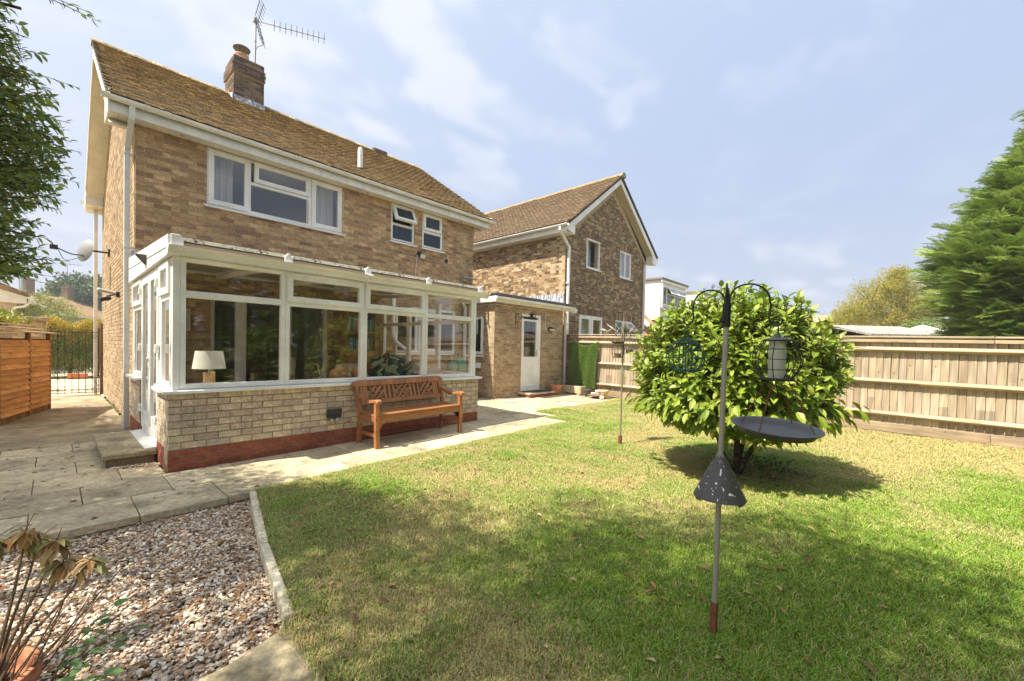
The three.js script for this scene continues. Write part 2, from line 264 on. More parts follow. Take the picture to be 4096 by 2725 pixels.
// O: lower left corner seen from outside, U: direction to the right; W, H: size; holes: [u0,v0,u1,v1]; span(v): [u0,u1] limits of a row
function brickWall(parent, name, s) {
  const { O, U, W, H, pal = 'brown', mortar = M.mortar, holes = [], span = () => [0, W], thick = .2, cap = 300, outline, own = () => true, trim = [.003, .003], courses = null, back = true, recess = .007, mix = 0, shift = 0 } = s;
  const mw = wallFrame(O, U), N = V3().setFromMatrixColumn(mw, 2);
  let body = null;
  if (back) {
    const g = extrude(outline || rect(0, 0, W, H), thick - recess, 0, holes.map(h => rect(...h))); g.translate(0, 0, -thick); g.applyMatrix4(mw);
    body = add(name, g, mortar, parent);
  } else { body = new THREE.Group(); body.name = name; parent.add(body); }
  const list = [];
  for (let r = 0; r * .075 < H - .02; r++) {
    const v0 = r * .075 + .005, v1 = Math.min(v0 + .065, H - .002), vm = (v0 + v1) / 2; if (v1 - v0 < .02) continue;
    const [a, b] = span(vm); let u = -.225 + (r % 2 ? .1125 : 0) + shift;
    for (; u < W; u += .225) {
      let iv = [[Math.max(u + .005, a + trim[0]), Math.min(u + .22, b - trim[1])]];
      if (mix && rnd() < mix) { const m = u + .1125; iv = [[iv[0][0], Math.min(iv[0][1], m - .005)], [Math.max(iv[0][0], m + .005), iv[0][1]]]; }
      for (const h of holes) if (vm > h[1] && vm < h[3]) { const nx = []; for (const [p, q] of iv) { if (q <= h[0] || p >= h[2]) nx.push([p, q]); else { if (p < h[0]) nx.push([p, h[0] - .004]); if (q > h[2]) nx.push([h[2] + .004, q]); } } iv = nx; }
      for (const [p, q] of iv) if (q - p > .03) list.push({ p, q, v0, v1, r });
    }
  }
  const mm = new THREE.Matrix4(), ql = new THREE.Quaternion(), e = new THREE.Euler();
  for (const k of list) {
    const w = k.q - k.p, full = w > .15; k.g = pick(full ? BRICK_FULL : BRICK_HALF);
    ql.setFromEuler(e.set(rr(-.006, .006), rr(-.006, .006), rr(-.006, .006)));
    k.m = mm.clone().compose(V3((k.p + k.q) / 2, (k.v0 + k.v1) / 2, rr(-.0025, .0015)), ql, V3(w / (full ? .2145 : .102), (k.v1 - k.v0) / .0645, 1)).premultiply(mw);
    k.pos = V3().setFromMatrixPosition(k.m); k.s = own(k) ? shows(k.pos, N) : 0;
    const P = brickMats[typeof pal === 'function' ? pal(k) : pal]; k.P = P; k.i = Math.floor(rnd() * P.tint.length);
  }
  const best = list.filter(k => k.s > 0).sort((a, b) => b.s - a.s).slice(0, cap); best.forEach(k => k.one = true);
  for (const k of best) { const o = new THREE.Mesh(k.g, k.P.mats[k.i]); o.name = 'brick'; o.castShadow = o.receiveShadow = true; k.m.decompose(o.position, o.quaternion, o.scale); body.add(o); }
  const rest = new Map(); for (const k of list) if (!k.one) { if (!rest.has(k.P)) rest.set(k.P, new Bulk()); const f = rr(.9, 1.1); rest.get(k.P).push(k.g, k.m, k.P.tint[k.i].clone().multiplyScalar(f)); }
  for (const [P, bk] of rest) stuff(add('brickwork', bk.geo(), P.bulk, body));
  return body;
}

// plain roof tiles: the tile lies with its tail raised on the course below
function tileGeo(w, len, t, edge) {
  const g = new THREE.BoxGeometry(w, t, len); g.translate(0, t / 2, -len / 2); const n = uvm(g); const N = n.attributes.normal, c = []; for (let i = 0; i < N.count; i++) { const f = N.getZ(i) > .5 ? edge : [1, 1, 1]; c.push(...f); }
  n.setAttribute('color', new THREE.Float32BufferAttribute(c, 3)); return n;
}
// E0, E1: eave ends (left, right seen from outside), up: vector from eave to ridge; tiles of width tw and gauge gg
function tileRoof(parent, name, E0, E1, up, s) {
  const { tw = .165, gg = .1, cols, cap = 300, edge = [1.7, 1.55, 1.25], under, lift = .040 } = s;
  const a = V3(...E0), b = V3(...E1), u = b.clone().sub(a), L = u.length(); u.normalize(); const w = V3(...up), S = w.length(); w.normalize(); const n = u.clone().cross(w).normalize();
  const body = add(name, under, M.felt, parent);
  const base = { map: rep(T.tile, 2.3), roughness: .95, vertexColors: true }; const mats = cols.map(c => mat(c, base)), bulkM = mat([1, 1, 1], base);
  const GEO = [0, 1, 2].map(i => { const g = tileGeo(tw - .003, .19, .019, edge.map(q => q * (.86 + i * .12))); const U = g.attributes.uv; for (let k = 0; k < U.count; k++) U.setXY(k, U.getX(k) + i * .43, U.getY(k) + i * .27); return g; });
  const rows = Math.floor(S / gg), nn = Math.round(L / tw), list = []; const Z = w.clone().negate();
  const dir = new THREE.Matrix4().makeBasis(u, n, Z); const q0 = new THREE.Quaternion().setFromRotationMatrix(dir), q1 = new THREE.Quaternion(), e = new THREE.Euler();
  const bow = s.bow || 0;
  for (let r = 0; r < rows; r++) for (let i = 0; i < nn; i++) {
    const x0 = i + (r % 2 ? .5 : 0); if (x0 > nn - .4) continue;
    const x = (x0 + .5) * L / nn, y = r * gg + rr(-.004, .004);
    q1.setFromEuler(e.set(-.15 + rr(-.015, .02), rr(-.012, .012), rr(-.02, .02))).premultiply(q0);
    const pos = a.clone().addScaledVector(u, x).addScaledVector(w, y).addScaledVector(n, lift + rr(-.003, .004) - bow * Math.sin(Math.PI * x / L) * Math.sin(Math.PI * y / S));
    list.push({ pos, q: q1.clone(), g: pick(GEO), i: Math.floor(Math.pow(rnd(), 1.0) * cols.length), s: shows(pos, n) });
  }
  list.sort((p, q) => q.s - p.s); const bk = new Bulk(), m = new THREE.Matrix4(), one = V3(1, 1, 1);
  list.forEach((k, j) => { if (j < cap && k.s > 0) { const o = new THREE.Mesh(k.g, mats[k.i]); o.name = 'tile'; o.castShadow = o.receiveShadow = true; o.position.copy(k.pos); o.quaternion.copy(k.q); body.add(o); } else bk.push(k.g, m.compose(k.pos, k.q, one), C3(...cols[k.i]).multiplyScalar(rr(.88, 1.12))); });
  stuff(add('tiling', bk.geo(), bulkM, body)); return body;
}

// ---------------------------------------------------------------- windows on a wall frame (x = along, y = up, z = outwards)
const onWall = (g, mw) => g.applyMatrix4(mw);
function frameG(u0, v0, u1, v1, w, n0, n1, bev = .006) { const g = extrude(rect(u0, v0, u1, v1), n1 - n0 - 2 * bev, bev, [rect(u0 + w, v0 + w, u1 - w, v1 - w)]); g.translate(0, 0, n0 + bev); return g; }
function paneG(u0, v0, u1, v1, n, t = .02) { return bx(u0, v0, n - t / 2, u1, v1, n + t / 2); }
function addOn(mw, name, gs, m, parent) { const g = join([gs]); g.applyMatrix4(mw); return add(name, g, m, parent); }
// lights: list of {r:[u0,v0,u1,v1], sash: bool, tilt}; bars: extra boxes
function windowUnit(parent, mw, R, lights, o = {}) {
  const { n0 = -.08, n1 = -.015, w = .05, sill = true, glass = M.glass, mtl = M.pvc, drop = .045, out = .05, over = .05, bars = [] } = o;
  const fr = addOn(mw, 'window', [frameG(...R, w, n0, n1), bars.map(b => rb(b[0], b[1], n0 + .002, b[2], b[3], n1 - .002, .005))], mtl, parent);
  for (const l of lights) {
    const [a, b, c, d] = l.r;
    if (l.sash) {
      const sw = l.w || .065; const fg = frameG(a, b, c, d, sw, n1 - .045, n1 + .022), pg = paneG(a + sw - .006, b + sw - .006, c - sw + .006, d - sw + .006, n1 - .012);
      const mt = new THREE.Matrix4(); if (l.tilt) mt.makeTranslation(0, d, n1).multiply(new THREE.Matrix4().makeRotationX(-l.tilt)).multiply(new THREE.Matrix4().makeTranslation(0, -d, -n1));
      if (l.swing) mt.makeTranslation(a, 0, n1).multiply(new THREE.Matrix4().makeRotationY(-l.swing)).multiply(new THREE.Matrix4().makeTranslation(-a, 0, -n1));
      fg.applyMatrix4(mt); pg.applyMatrix4(mt);
      addOn(mw, 'sash', fg, mtl, fr); addOn(mw, 'pane', pg, l.glass || glass, fr);
    } else { addOn(mw, 'glazing_bead', frameG(a - .012, b - .012, c + .012, d + .012, .014, n0 + .02, n1 - .008, .004), mtl, fr); addOn(mw, 'pane', paneG(a, b, c, d, (n0 + n1) / 2 + .004), l.glass || glass, fr); }
  }
  if (sill) { const g = extrude([[n0, 0], [out, -.012], [out, -drop], [out - .018, -drop], [n0, -drop + .012]], R[2] - R[0] + 2 * over, 0); g.applyMatrix4(new THREE.Matrix4().makeBasis(V3(0, 0, 1), V3(0, 1, 0), V3(-1, 0, 0))); g.translate(R[2] + over, R[1], 0); addOn(mw, 'sill', g, mtl, fr); }
  return fr;
}
// half-round or ogee gutter along x between x0 and x1 (outer face +z); box for the union joints
function gutterG(x0, x1, y, z, r = .056, ogee = false) {
  const pts = ogee ? [[0, 0], [.006, -.006], [.012, -.02], [.03, -.035], [.05, -.05], [.055, -.075], [.09, -.085], [.12, -.085], [.12, -.079], [.092, -.079], [.061, -.069], [.056, -.045], [.034, -.029], [.018, -.014], [.012, 0]] : [];
  if (ogee) { const g = extrude(pts, x1 - x0); g.applyMatrix4(new THREE.Matrix4().makeBasis(V3(0, 0, -1), V3(0, 1, 0), V3(1, 0, 0))); g.translate(x0, y, z); return g; }
  const P = []; for (let i = 0; i <= 12; i++) { const a = Math.PI + Math.PI * i / 12; P.push([Math.cos(a) * r, Math.sin(a) * r * 1.05]); } for (let i = 12; i >= 0; i--) { const a = Math.PI + Math.PI * i / 12; P.push([Math.cos(a) * (r - .004), Math.sin(a) * (r - .004) * 1.05]); }
  const g = extrude(P, x1 - x0); g.applyMatrix4(new THREE.Matrix4().makeBasis(V3(0, 0, -1), V3(0, 1, 0), V3(1, 0, 0))); g.translate(x0, y, z); return g;
}

// ---------------------------------------------------------------- the setting
struct(add('ground', (() => { const g = new THREE.PlaneGeometry(900, 900); g.rotateX(-Math.PI / 2); g.translate(40, -.16, -40); const u = g.attributes.uv; for (let i = 0; i < u.count; i++) u.setXY(i, u.getX(i) * 150, u.getY(i) * 150); return g; })(), mat([.17, .17, .15], { map: T.soil, roughness: 1 })));
// lawn: a sheet of dry thatch that follows the rise of the garden, under the grass blades
const FX = z => 8.86 + .158 * (6.7 - z);          // the fence line
const lawnEdge = [[.40, 1.2], [5.67, 1.2], [5.67, 1.2], [6.06, .60], [6.06, .02], [9.4, .02]];
const kerbX = z => z < 2.36 ? lerp(.437, .165, (z - 1.215) / 1.145) : lerp(.165, 0, (z - 2.36) / .88);
function inLawn(x, z) {
  if (x > FX(z) - .05 || z > 9.5) return false;
  if (z < 3.3) { if (x < kerbX(z) + .105) return false; } else if (x < -.05 + (z - 3.3) * .06) return false;
  if (x < 5.69) return z > 1.215; if (x < 6.1) return z > .62 ; return z > .04;
}
{
  const P = [], U = []; const n = 70, x0 = -.6, x1 = 11, z0 = -.2, z1 = 9.6;
  const H = (x, z) => gy(x) - .012 + (fbm(x * .9 + 5, z * .9 + 3, 0, 141, 3) - .5) * .03;
  for (let i = 0; i < n; i++) for (let j = 0; j < n; j++) {
    const xa = lerp(x0, x1, i / n), xb = lerp(x0, x1, (i + 1) / n), za = lerp(z0, z1, j / n), zb = lerp(z0, z1, (j + 1) / n);
    const xm = (xa + xb) / 2, zm = (za + zb) / 2; if (zm < 1.0 && xm < 5.4) continue; if (xm < -.02) continue;
    const q = [[xa, za], [xa, zb], [xb, zb], [xa, za], [xb, zb], [xb, za]]; for (const [x, z] of q) { P.push(x, H(x, z) - (x < .47 && z < 3.4 ? .10 : 0), z); U.push(x / 6, z / 6); }
  }
  const g = new THREE.BufferGeometry(); g.setAttribute('position', new THREE.Float32BufferAttribute(P, 3)); g.setAttribute('uv', new THREE.Float32BufferAttribute(U, 2)); g.computeVertexNormals();
  struct(add('lawn', g, mat([.25, .25, .23], { map: T.soil, roughness: 1 })));
}
// patio of 600 mm slabs in running bond
function slabG(x0, z0, x1, z1, t = .05, dy = 0) {
  const e = .0028, g = new RoundedBoxGeometry(x1 - x0 - 2 * e, t, z1 - z0 - 2 * e, 1, .005); const p = g.attributes.position;
  const cx = (x0 + x1) / 2, cz = (z0 + z1) / 2; for (let i = 0; i < p.count; i++) p.setXYZ(i, p.getX(i) + cx, p.getY(i) + gy(p.getX(i) + cx) - t / 2 + dy, p.getZ(i) + cz);
  const nn = g.attributes.normal.clone(); uvm(g); g.setAttribute('normal', nn); const U = g.attributes.uv; const a = rr(0, 9), b = rr(0, 9), fl = rnd() < .5; for (let i = 0; i < U.count; i++) fl ? U.setXY(i, U.getY(i) + a, U.getX(i) + b) : U.setXY(i, U.getX(i) + a, U.getY(i) + b); return g;
}
{
  const bedG = new THREE.BufferGeometry(); const q = (x0, z0, x1, z1) => [[x0, z0], [x0, z1], [x1, z1], [x0, z0], [x1, z1], [x1, z0]].flatMap(([x, z]) => [x, gy(x) - .02, z]);
  bedG.setAttribute('position', new THREE.Float32BufferAttribute([...q(-2.6, -2.3, 0, 1.17), ...q(0, -.3, 4.45, 1.17), ...q(4.45, -3.2, 5.66, 1.17), ...q(5.66, -3.2, 6.05, .58), ...q(6.05, -3.2, 10.3, .0)], 3)); bedG.computeVertexNormals();
  const patio = struct(add('patio', uvm(bedG), mat([.22, .195, .15], { map: rep(T.conc, 1), roughness: 1 })));
  const tones = [[.45, .41, .33], [.42, .38, .305], [.48, .44, .36], [.40, .36, .285], [.44, .40, .315]].map(c => mat(c, { map: rep(T.conc, 1 / 2.4), bumpMap: rep(T.concB, 1 / 1.1), bumpScale: .005, roughness: .96 }));
  const slab = (x0, z0, x1, z1) => add('paving_slab', slabG(x0, z0, x1, z1, .06, rr(-.003, .003)), pick(tones), patio);
  const rowsZ = [1.19, .598, .012, -.565, -1.14, -1.72, -2.3];
  for (let r = 0; r < 6; r++) {
    const z1 = rowsZ[r], z0 = rowsZ[r + 1]; const iv = r === 0 ? [[-2.6, 5.67, z0]] : r === 1 ? [[-2.6, 6.06, z0]] : r === 2 ? [[-2.6, -.01, z0], [4.46, 9.4, z0]] : r === 3 ? [[-2.6, -.01, z0], [4.46, 10.2, z0]] : [[-2.6, -.01, z0], [4.46, 6.89, z0], [6.9, 10.2, Math.max(z0, -1.95)]];
    for (const [lo, hi, zz] of iv) for (let x = -.35 - 4.2 + (r % 2 ? .3 : 0); x < hi; x += .6) { const a = Math.max(x, lo), b = Math.min(x + .6, hi); if (b - a > .03 && z1 - zz > .03) slab(a, zz, b, z1); }
  }
}
// older concrete path down the side of the house, and the drive beyond the gate
struct(add('side_path', [bx(-3.4, -.1, -9.25, .02, -.004, -2.31)], M.concPath));
struct(add('driveway', (() => { const g = new THREE.PlaneGeometry(16, 30); g.rotateX(-Math.PI / 2); g.translate(-3, -.10, -24.4); const u = g.attributes.uv; for (let i = 0; i < u.count; i++) u.setXY(i, u.getX(i) * 8, u.getY(i) * 15); return g; })(), mat([.60, .52, .40], { map: T.conc, roughness: 1 })));
// gravel bed base and the worn concrete pad in the foreground
struct(add('gravel_bed', (() => { const g = new THREE.PlaneGeometry(4.6, 5.2); g.rotateX(-Math.PI / 2); g.translate(-1.9, -.095, 3.7); const u = g.attributes.uv; for (let i = 0; i < u.count; i++) u.setXY(i, u.getX(i) * 4, u.getY(i) * 4); return g; })(), mat([.17, .15, .15], { map: T.soil, roughness: 1 })));
{
  const s = [[-.74, 3.40], [-.30, 3.36], [-.02, 3.27], [.00, 3.50], [-.06, 3.85], [-.05, 4.4], [-1.2, 4.5], [-1.1, 3.48]].map(([x, z]) => [x, -z]);
  const g = extrude(s, .10, .008); g.rotateX(-Math.PI / 2); g.translate(0, -.125, 0); struct(add('concrete_pad', g, M.concPath));
}
{ // concrete edging strip between gravel and lawn
  const t = thing('edging_strip', 'pale concrete edging strip between the gravel bed and the lawn', 'edging');
  const a = [.437, -.045, 1.215], b = [.165, -.048, 2.36], c = [.0, -.055, 3.24]; for (const [p, q] of [[a, b], [b, c]]) add('kerb_stone', plank(p, q, .052, .13, [0, 1, 0], .006), M.kerb, t);
}
// riser of the patio towards the gravel (it stands a step above it)
struct(add('patio_edge', [bx(-2.6, -.14, 1.10, .42, -.063, 1.186)], M.concPath));

// ---------------------------------------------------------------- the house
const HX0 = .05, HX1 = 7.18, HZ0 = -3.086, HZ1 = -9.27, SOF = 4.675, RZ = -6.179, RY = 7.2, EZ = -2.80, EY = 4.84, VX0 = -.28, VX1 = 7.53;
const house = thing('house', 'two-storey brown brick house with tiled roof and lean-to conservatory against it', 'house');
const SL = (RY - EY) / (EZ - RZ);                 // rise per metre of the roof
const rearM = wallFrame([HX0, 0, HZ0], [1, 0, 0]);
const rearHoles = [[.93, 3.69, 3.345, 4.66], [4.525, 3.80, 5.17, 4.66], [5.41, 3.80, 6.04, 4.66], [1.0, .12, 3.08, 2.2], [4.70, 1.21, 6.53, 2.32]];
brickWall(house, 'rear_wall', { O: [HX0, 0, HZ0], U: [1, 0, 0], W: HX1 - HX0, H: SOF, pal: 'brown', holes: rearHoles, thick: .26, own: k => k.v0 > 2.55, mix: .04 });
{ // gable end towards the side path
  const D = HZ0 - HZ1, mid = D / 2, gz = v => { const t = clamp((v - SOF - .05) / (RY - .12 - SOF), 0, 1); return [t * mid, D - t * mid]; };
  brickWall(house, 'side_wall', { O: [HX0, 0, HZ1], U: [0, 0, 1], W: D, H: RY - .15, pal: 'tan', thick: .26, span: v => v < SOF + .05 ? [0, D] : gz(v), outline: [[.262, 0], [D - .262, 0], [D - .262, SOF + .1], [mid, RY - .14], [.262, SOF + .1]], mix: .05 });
  const gR = extrude([[0, 0], [D - .27, 0], [D - .27, SOF + .1], [mid - .1, RY - .14], [0, SOF + .1]], .26); gR.applyMatrix4(wallFrame([HX1, 0, HZ0 - .265], [0, 0, -1])); gR.translate(-.262, 0, 0); add('side_wall', gR, M.mortar, house);
  add('front_wall', bx(HX0, 0, HZ1, HX1, SOF, HZ1 + .258), M.mortar, house);
  add('party_wall', bx(3.85, .1, HZ1 + .3, 3.95, 4.6, HZ0 - .3), M.plaster, house);
  add('floor', bx(HX0 + .265, 2.42, HZ1 + .262, HX1 - .265, 2.60, HZ0 - .265), M.plaster, house);
  add('ceiling', bx(HX0 + .265, SOF - .005, HZ1 + .262, HX1 - .265, SOF + .08, HZ0 - .265), M.plaster, house);
  add('base', bx(HX0 + .265, -.1, HZ1 + .262, HX1 - .265, .1, HZ0 - .265), mat([.12, .09, .07]), house);
}
// roof
{
  const tn = .10, dz = EZ - RZ, nrm = V3(0, dz, RY - EY).normalize();
  const under = (() => { const s = [[EZ + 0, EY - .01], [RZ, RY - .01], [2 * RZ - EZ, EY - .01], [2 * RZ - EZ, EY - .06], [RZ, RY - tn], [EZ, EY - .06]]; const g = extrude(s, VX1 - VX0); g.applyMatrix4(new THREE.Matrix4().makeBasis(V3(0, 0, 1), V3(0, 1, 0), V3(-1, 0, 0))); g.translate(VX1, 0, 0); return g; })();
  const roof = tileRoof(house, 'roof', [VX0 - .02, EY, EZ + .03], [VX1 + .02, EY, EZ + .03], [0, RY - EY, RZ - EZ - .03], { under, bow: .035, cols: [[.165, .122, .070], [.15, .11, .064], [.18, .135, .078], [.132, .096, .057], [.195, .147, .085], [.12, .088, .054], [.158, .116, .067]], edge: [2.4, 2.2, 1.75] });
  const rm = [mat([.36, .29, .19], { map: rep(T.tile, 2) }), mat([.40, .33, .21], { map: rep(T.tile, 2) }), mat([.32, .25, .16], { map: rep(T.tile, 2) })];
  for (let i = 0; i < 17; i++) { const x0 = VX0 - .02 + i * .4625; if (i === 13 || i === 14) { if (i === 13) add('ridge_vent', [rb(x0 + .1, RY - .06, RZ - .16, x0 + .56, RY + .075, RZ + .16, .02), bx(x0 + .16, RY - .02, RZ + .155, x0 + .5, RY + .03, RZ + .166)], mat([.16, .12, .08], { map: rep(T.tile, 2) }), roof); if (i === 14) { } if (i === 13) continue; }
    const pts = []; for (let k = 0; k <= 8; k++) { const a = Math.PI * (.08 + .84 * k / 8); pts.push([Math.cos(a) * .135, Math.sin(a) * .125]); } for (let k = 8; k >= 0; k--) { const a = Math.PI * (.08 + .84 * k / 8); pts.push([Math.cos(a) * .115, Math.sin(a) * .105]); }
    const g = extrude(pts, .455); g.applyMatrix4(new THREE.Matrix4().makeBasis(V3(0, 0, -1), V3(0, 1, 0), V3(1, 0, 0))); g.translate(x0 + (i === 14 ? .12 : 0), RY - .055 + rr(-.008, .008), RZ); add('ridge_tile', g, pick(rm), roof); }
  // verge mortar and white bargeboards with boarded soffit under the overhang
  const slope = (z0, y0, z1, y1, w, t, x) => plank([x, y0, z0], [x, y1, z1], w, t, [0, 1, 0]);
  for (const [x, s] of [[VX0 + .012, -1], [VX1 - .012, 1]]) {
    add('bargeboard', [-1, 1].map(k => { const z0 = k > 0 ? EZ - .06 : 2 * RZ - EZ + .06; return plank([x, EY - .13 + .04, z0], [x, RY - .155, RZ], .022, .17, [0, 1, 0], .003); }), M.pvcOld, house);
    const xa = s < 0 ? VX0 + .024 : HX1 + .002, xb = s < 0 ? HX0 - .002 : VX1 - .024;
    for (const k of [1, -1]) for (let i = 0; i < 38; i++) { const t0 = i / 38, t1 = (i + .97) / 38, zE = k > 0 ? EZ - .22 : 2 * RZ - EZ + .22; const zz = t => lerp(zE, RZ, t), yy = t => lerp(EY - .30, RY - .19, t); if (s > 0 && k < 0) continue; add('soffit_board', extrude([[-zz(t0), yy(t0)], [-zz(t1), yy(t1)], [-zz(t1), yy(t1) + .012], [-zz(t0), yy(t0) + .012]], xb - xa).applyMatrix4(new THREE.Matrix4().makeBasis(V3(0, 0, -1), V3(0, 1, 0), V3(1, 0, 0))).translate(xa, 0, 0), M.soffit, house); }
    // boxed ends of the eaves
    for (const k of [1, -1]) { const za = k > 0 ? -2.862 : 2 * RZ + 2.862, zb = k > 0 ? -3.42 : 2 * RZ + 3.42; const xo = s < 0 ? VX0 + .004 : VX1 - .004, xi = xo - s * .02; add('box_end', extrude([[-za, SOF - .02], [-zb, SOF - .02], [-zb, SOF + .35], [-za - k * .14, SOF + .24], [-za, SOF + .14]].map(p => p), .02).applyMatrix4(new THREE.Matrix4().makeBasis(V3(0, 0, -1), V3(0, 1, 0), V3(1, 0, 0))).translate(Math.min(xo, xi), 0, 0), M.pvcOld, house);
      if (k > 0 || s < 0) add('box_soffit', [0, 1, 2].map(i => { const w = Math.abs((s < 0 ? HX0 : HX1) - xi) / 3; const x0 = Math.min(s < 0 ? xi : HX1, s < 0 ? HX0 : xi) + i * w; return bx(x0 + .002, SOF - .018, Math.min(za, zb), x0 + w - .002, SOF - .006, Math.max(za, zb)); }), M.soffit, house); if (k < 0 && s < 0) add('box_face', bx(VX0 + .03, SOF - .02, zb, HX0 - .003, SOF + .3, zb + .02), M.pvcOld, house); }
  }
  add('fascia', [rb(VX0 + .003, SOF - .022, -2.862, VX1 - .003, SOF + .165, -2.842, .004)], M.pvcOld, house);
  for (let x = HX0; x < HX1 - .01; x += .1) { const x1 = Math.min(x + .1, HX1); add('soffit_board', bx(x + .0015, SOF - .013, -3.084, x1 - .0015, SOF - .003, -2.864), M.soffit, house); }
  for (const x of [.62, 3.9, 6.6]) { const g = new THREE.CylinderGeometry(.036, .036, .006, 20); g.translate(x, SOF - .015, -2.97); add('soffit_vent', plain(g), mat([.5, .42, .3]), house); }
  // gutters and downpipes
  const gt = add('gutter', [gutterG(VX0 - .07, VX1 + .16, 4.845, -2.783, .057)], M.pvcOld, house);
  for (const x of [VX0 - .06, .12, .36, 1.35, 2.36, 3.36, 3.86, 4.8, 5.05, 5.9, 6.7, VX1 + .06]) add('gutter_bracket', gutterG(x, x + (x === .12 || x === .36 || x === 5.05 ? .07 : .025), 4.849, -2.783, .063), M.pvcOld, gt);
  add('gutter', gutterG(VX0 - .07, VX1 + .1, 4.845, 2 * RZ + 2.783, .057), M.pvcOld, house);
  // square downpipe on the corner with its swan neck
  const px = -.035, pz = -3.19;
  add('downpipe', [plank([px + .02, 4.80, -2.79], [px + .015, 4.60, -2.83], .07, .07, [1, 0, 0]), plank([px + .015, 4.615, -2.825], [px, 4.27, pz], .068, .068, [1, 0, 0]), rb(px - .034, -.0, pz - .034, px + .034, 4.34, pz + .034, .006)], M.pipe, house);
  for (const y of [.33, 2.78, 4.20]) add('pipe_clip', [rb(px - .04, y, pz - .04, px + .085, y + .022, pz + .04, .003)], M.pipe, house);
  const qx = -.075, qz = -9.18; add('downpipe', [plank([qx - .02, 4.82, -9.55], [qx, 4.5, qz], .06, .06, [1, 0, 0]), rb(qx - .036, -.05, qz - .036, qx + .036, 4.53, qz + .036, .006)], M.pvcOld, house);
}
// upper windows: a wide one with two side sashes, and two small ones with hinged top lights
windowUnit(house, rearM, rearHoles[0], [
  { r: [.95, 3.71, 1.585, 4.635], sash: true, w: .085 }, { r: [1.66, 4.27, 2.655, 4.635], sash: true, w: .075 }, { r: [1.61, 3.745, 2.615, 4.215], sash: false }, { r: [2.70, 3.71, 3.325, 4.635], sash: true, w: .085 }],
  { bars: [[1.56, 3.70, 1.61, 4.65], [2.64, 3.70, 2.70, 4.65], [1.61, 4.215, 2.64, 4.265]] });
for (const [i, h] of [[0, rearHoles[1]], [1, rearHoles[2]]]) windowUnit(house, rearM, h, [
  { r: [h[0] + .03, 4.235, h[2] - .03, 4.635], sash: true, w: .07, glass: M.obscure, tilt: i ? 0 : .42 }, { r: [h[0] + .055, 3.86, h[2] - .05, 4.17], sash: false, glass: M.obscure }],
  { bars: [[h[0] + .045, 4.175, h[2] - .045, 4.225]] });
// kitchen window beside the conservatory
windowUnit(house, rearM, rearHoles[4], [{ r: [4.76, 1.27, 5.26, 2.26], sash: false }, { r: [5.34, 1.25, 5.93, 1.98], sash: true }, { r: [5.34, 2.0, 5.93, 2.28], sash: true }, { r: [6.0, 1.27, 6.47, 2.26], sash: false }], { bars: [[5.26, 1.25, 5.33, 2.29], [5.93, 1.25, 6.0, 2.29]] });
{ // wide door opening between the house and the conservatory
  const h = rearHoles[3]; const fr = addOn(rearM, 'patio_door', [frameG(...h, .07, -.16, -.06), [1.40, 2.29].map(u => rb(u, h[1] + .05, -.158, u + (u < 2 ? .17 : .07), h[3] - .05, -.062, .004))], M.pvc, house);
  for (const [a, b] of [[1.08, 1.39], [1.58, 2.28], [2.37, 3.0]]) addOn(rearM, 'pane', paneG(a, .2, b, 2.12, -.11), M.glass, fr);
}
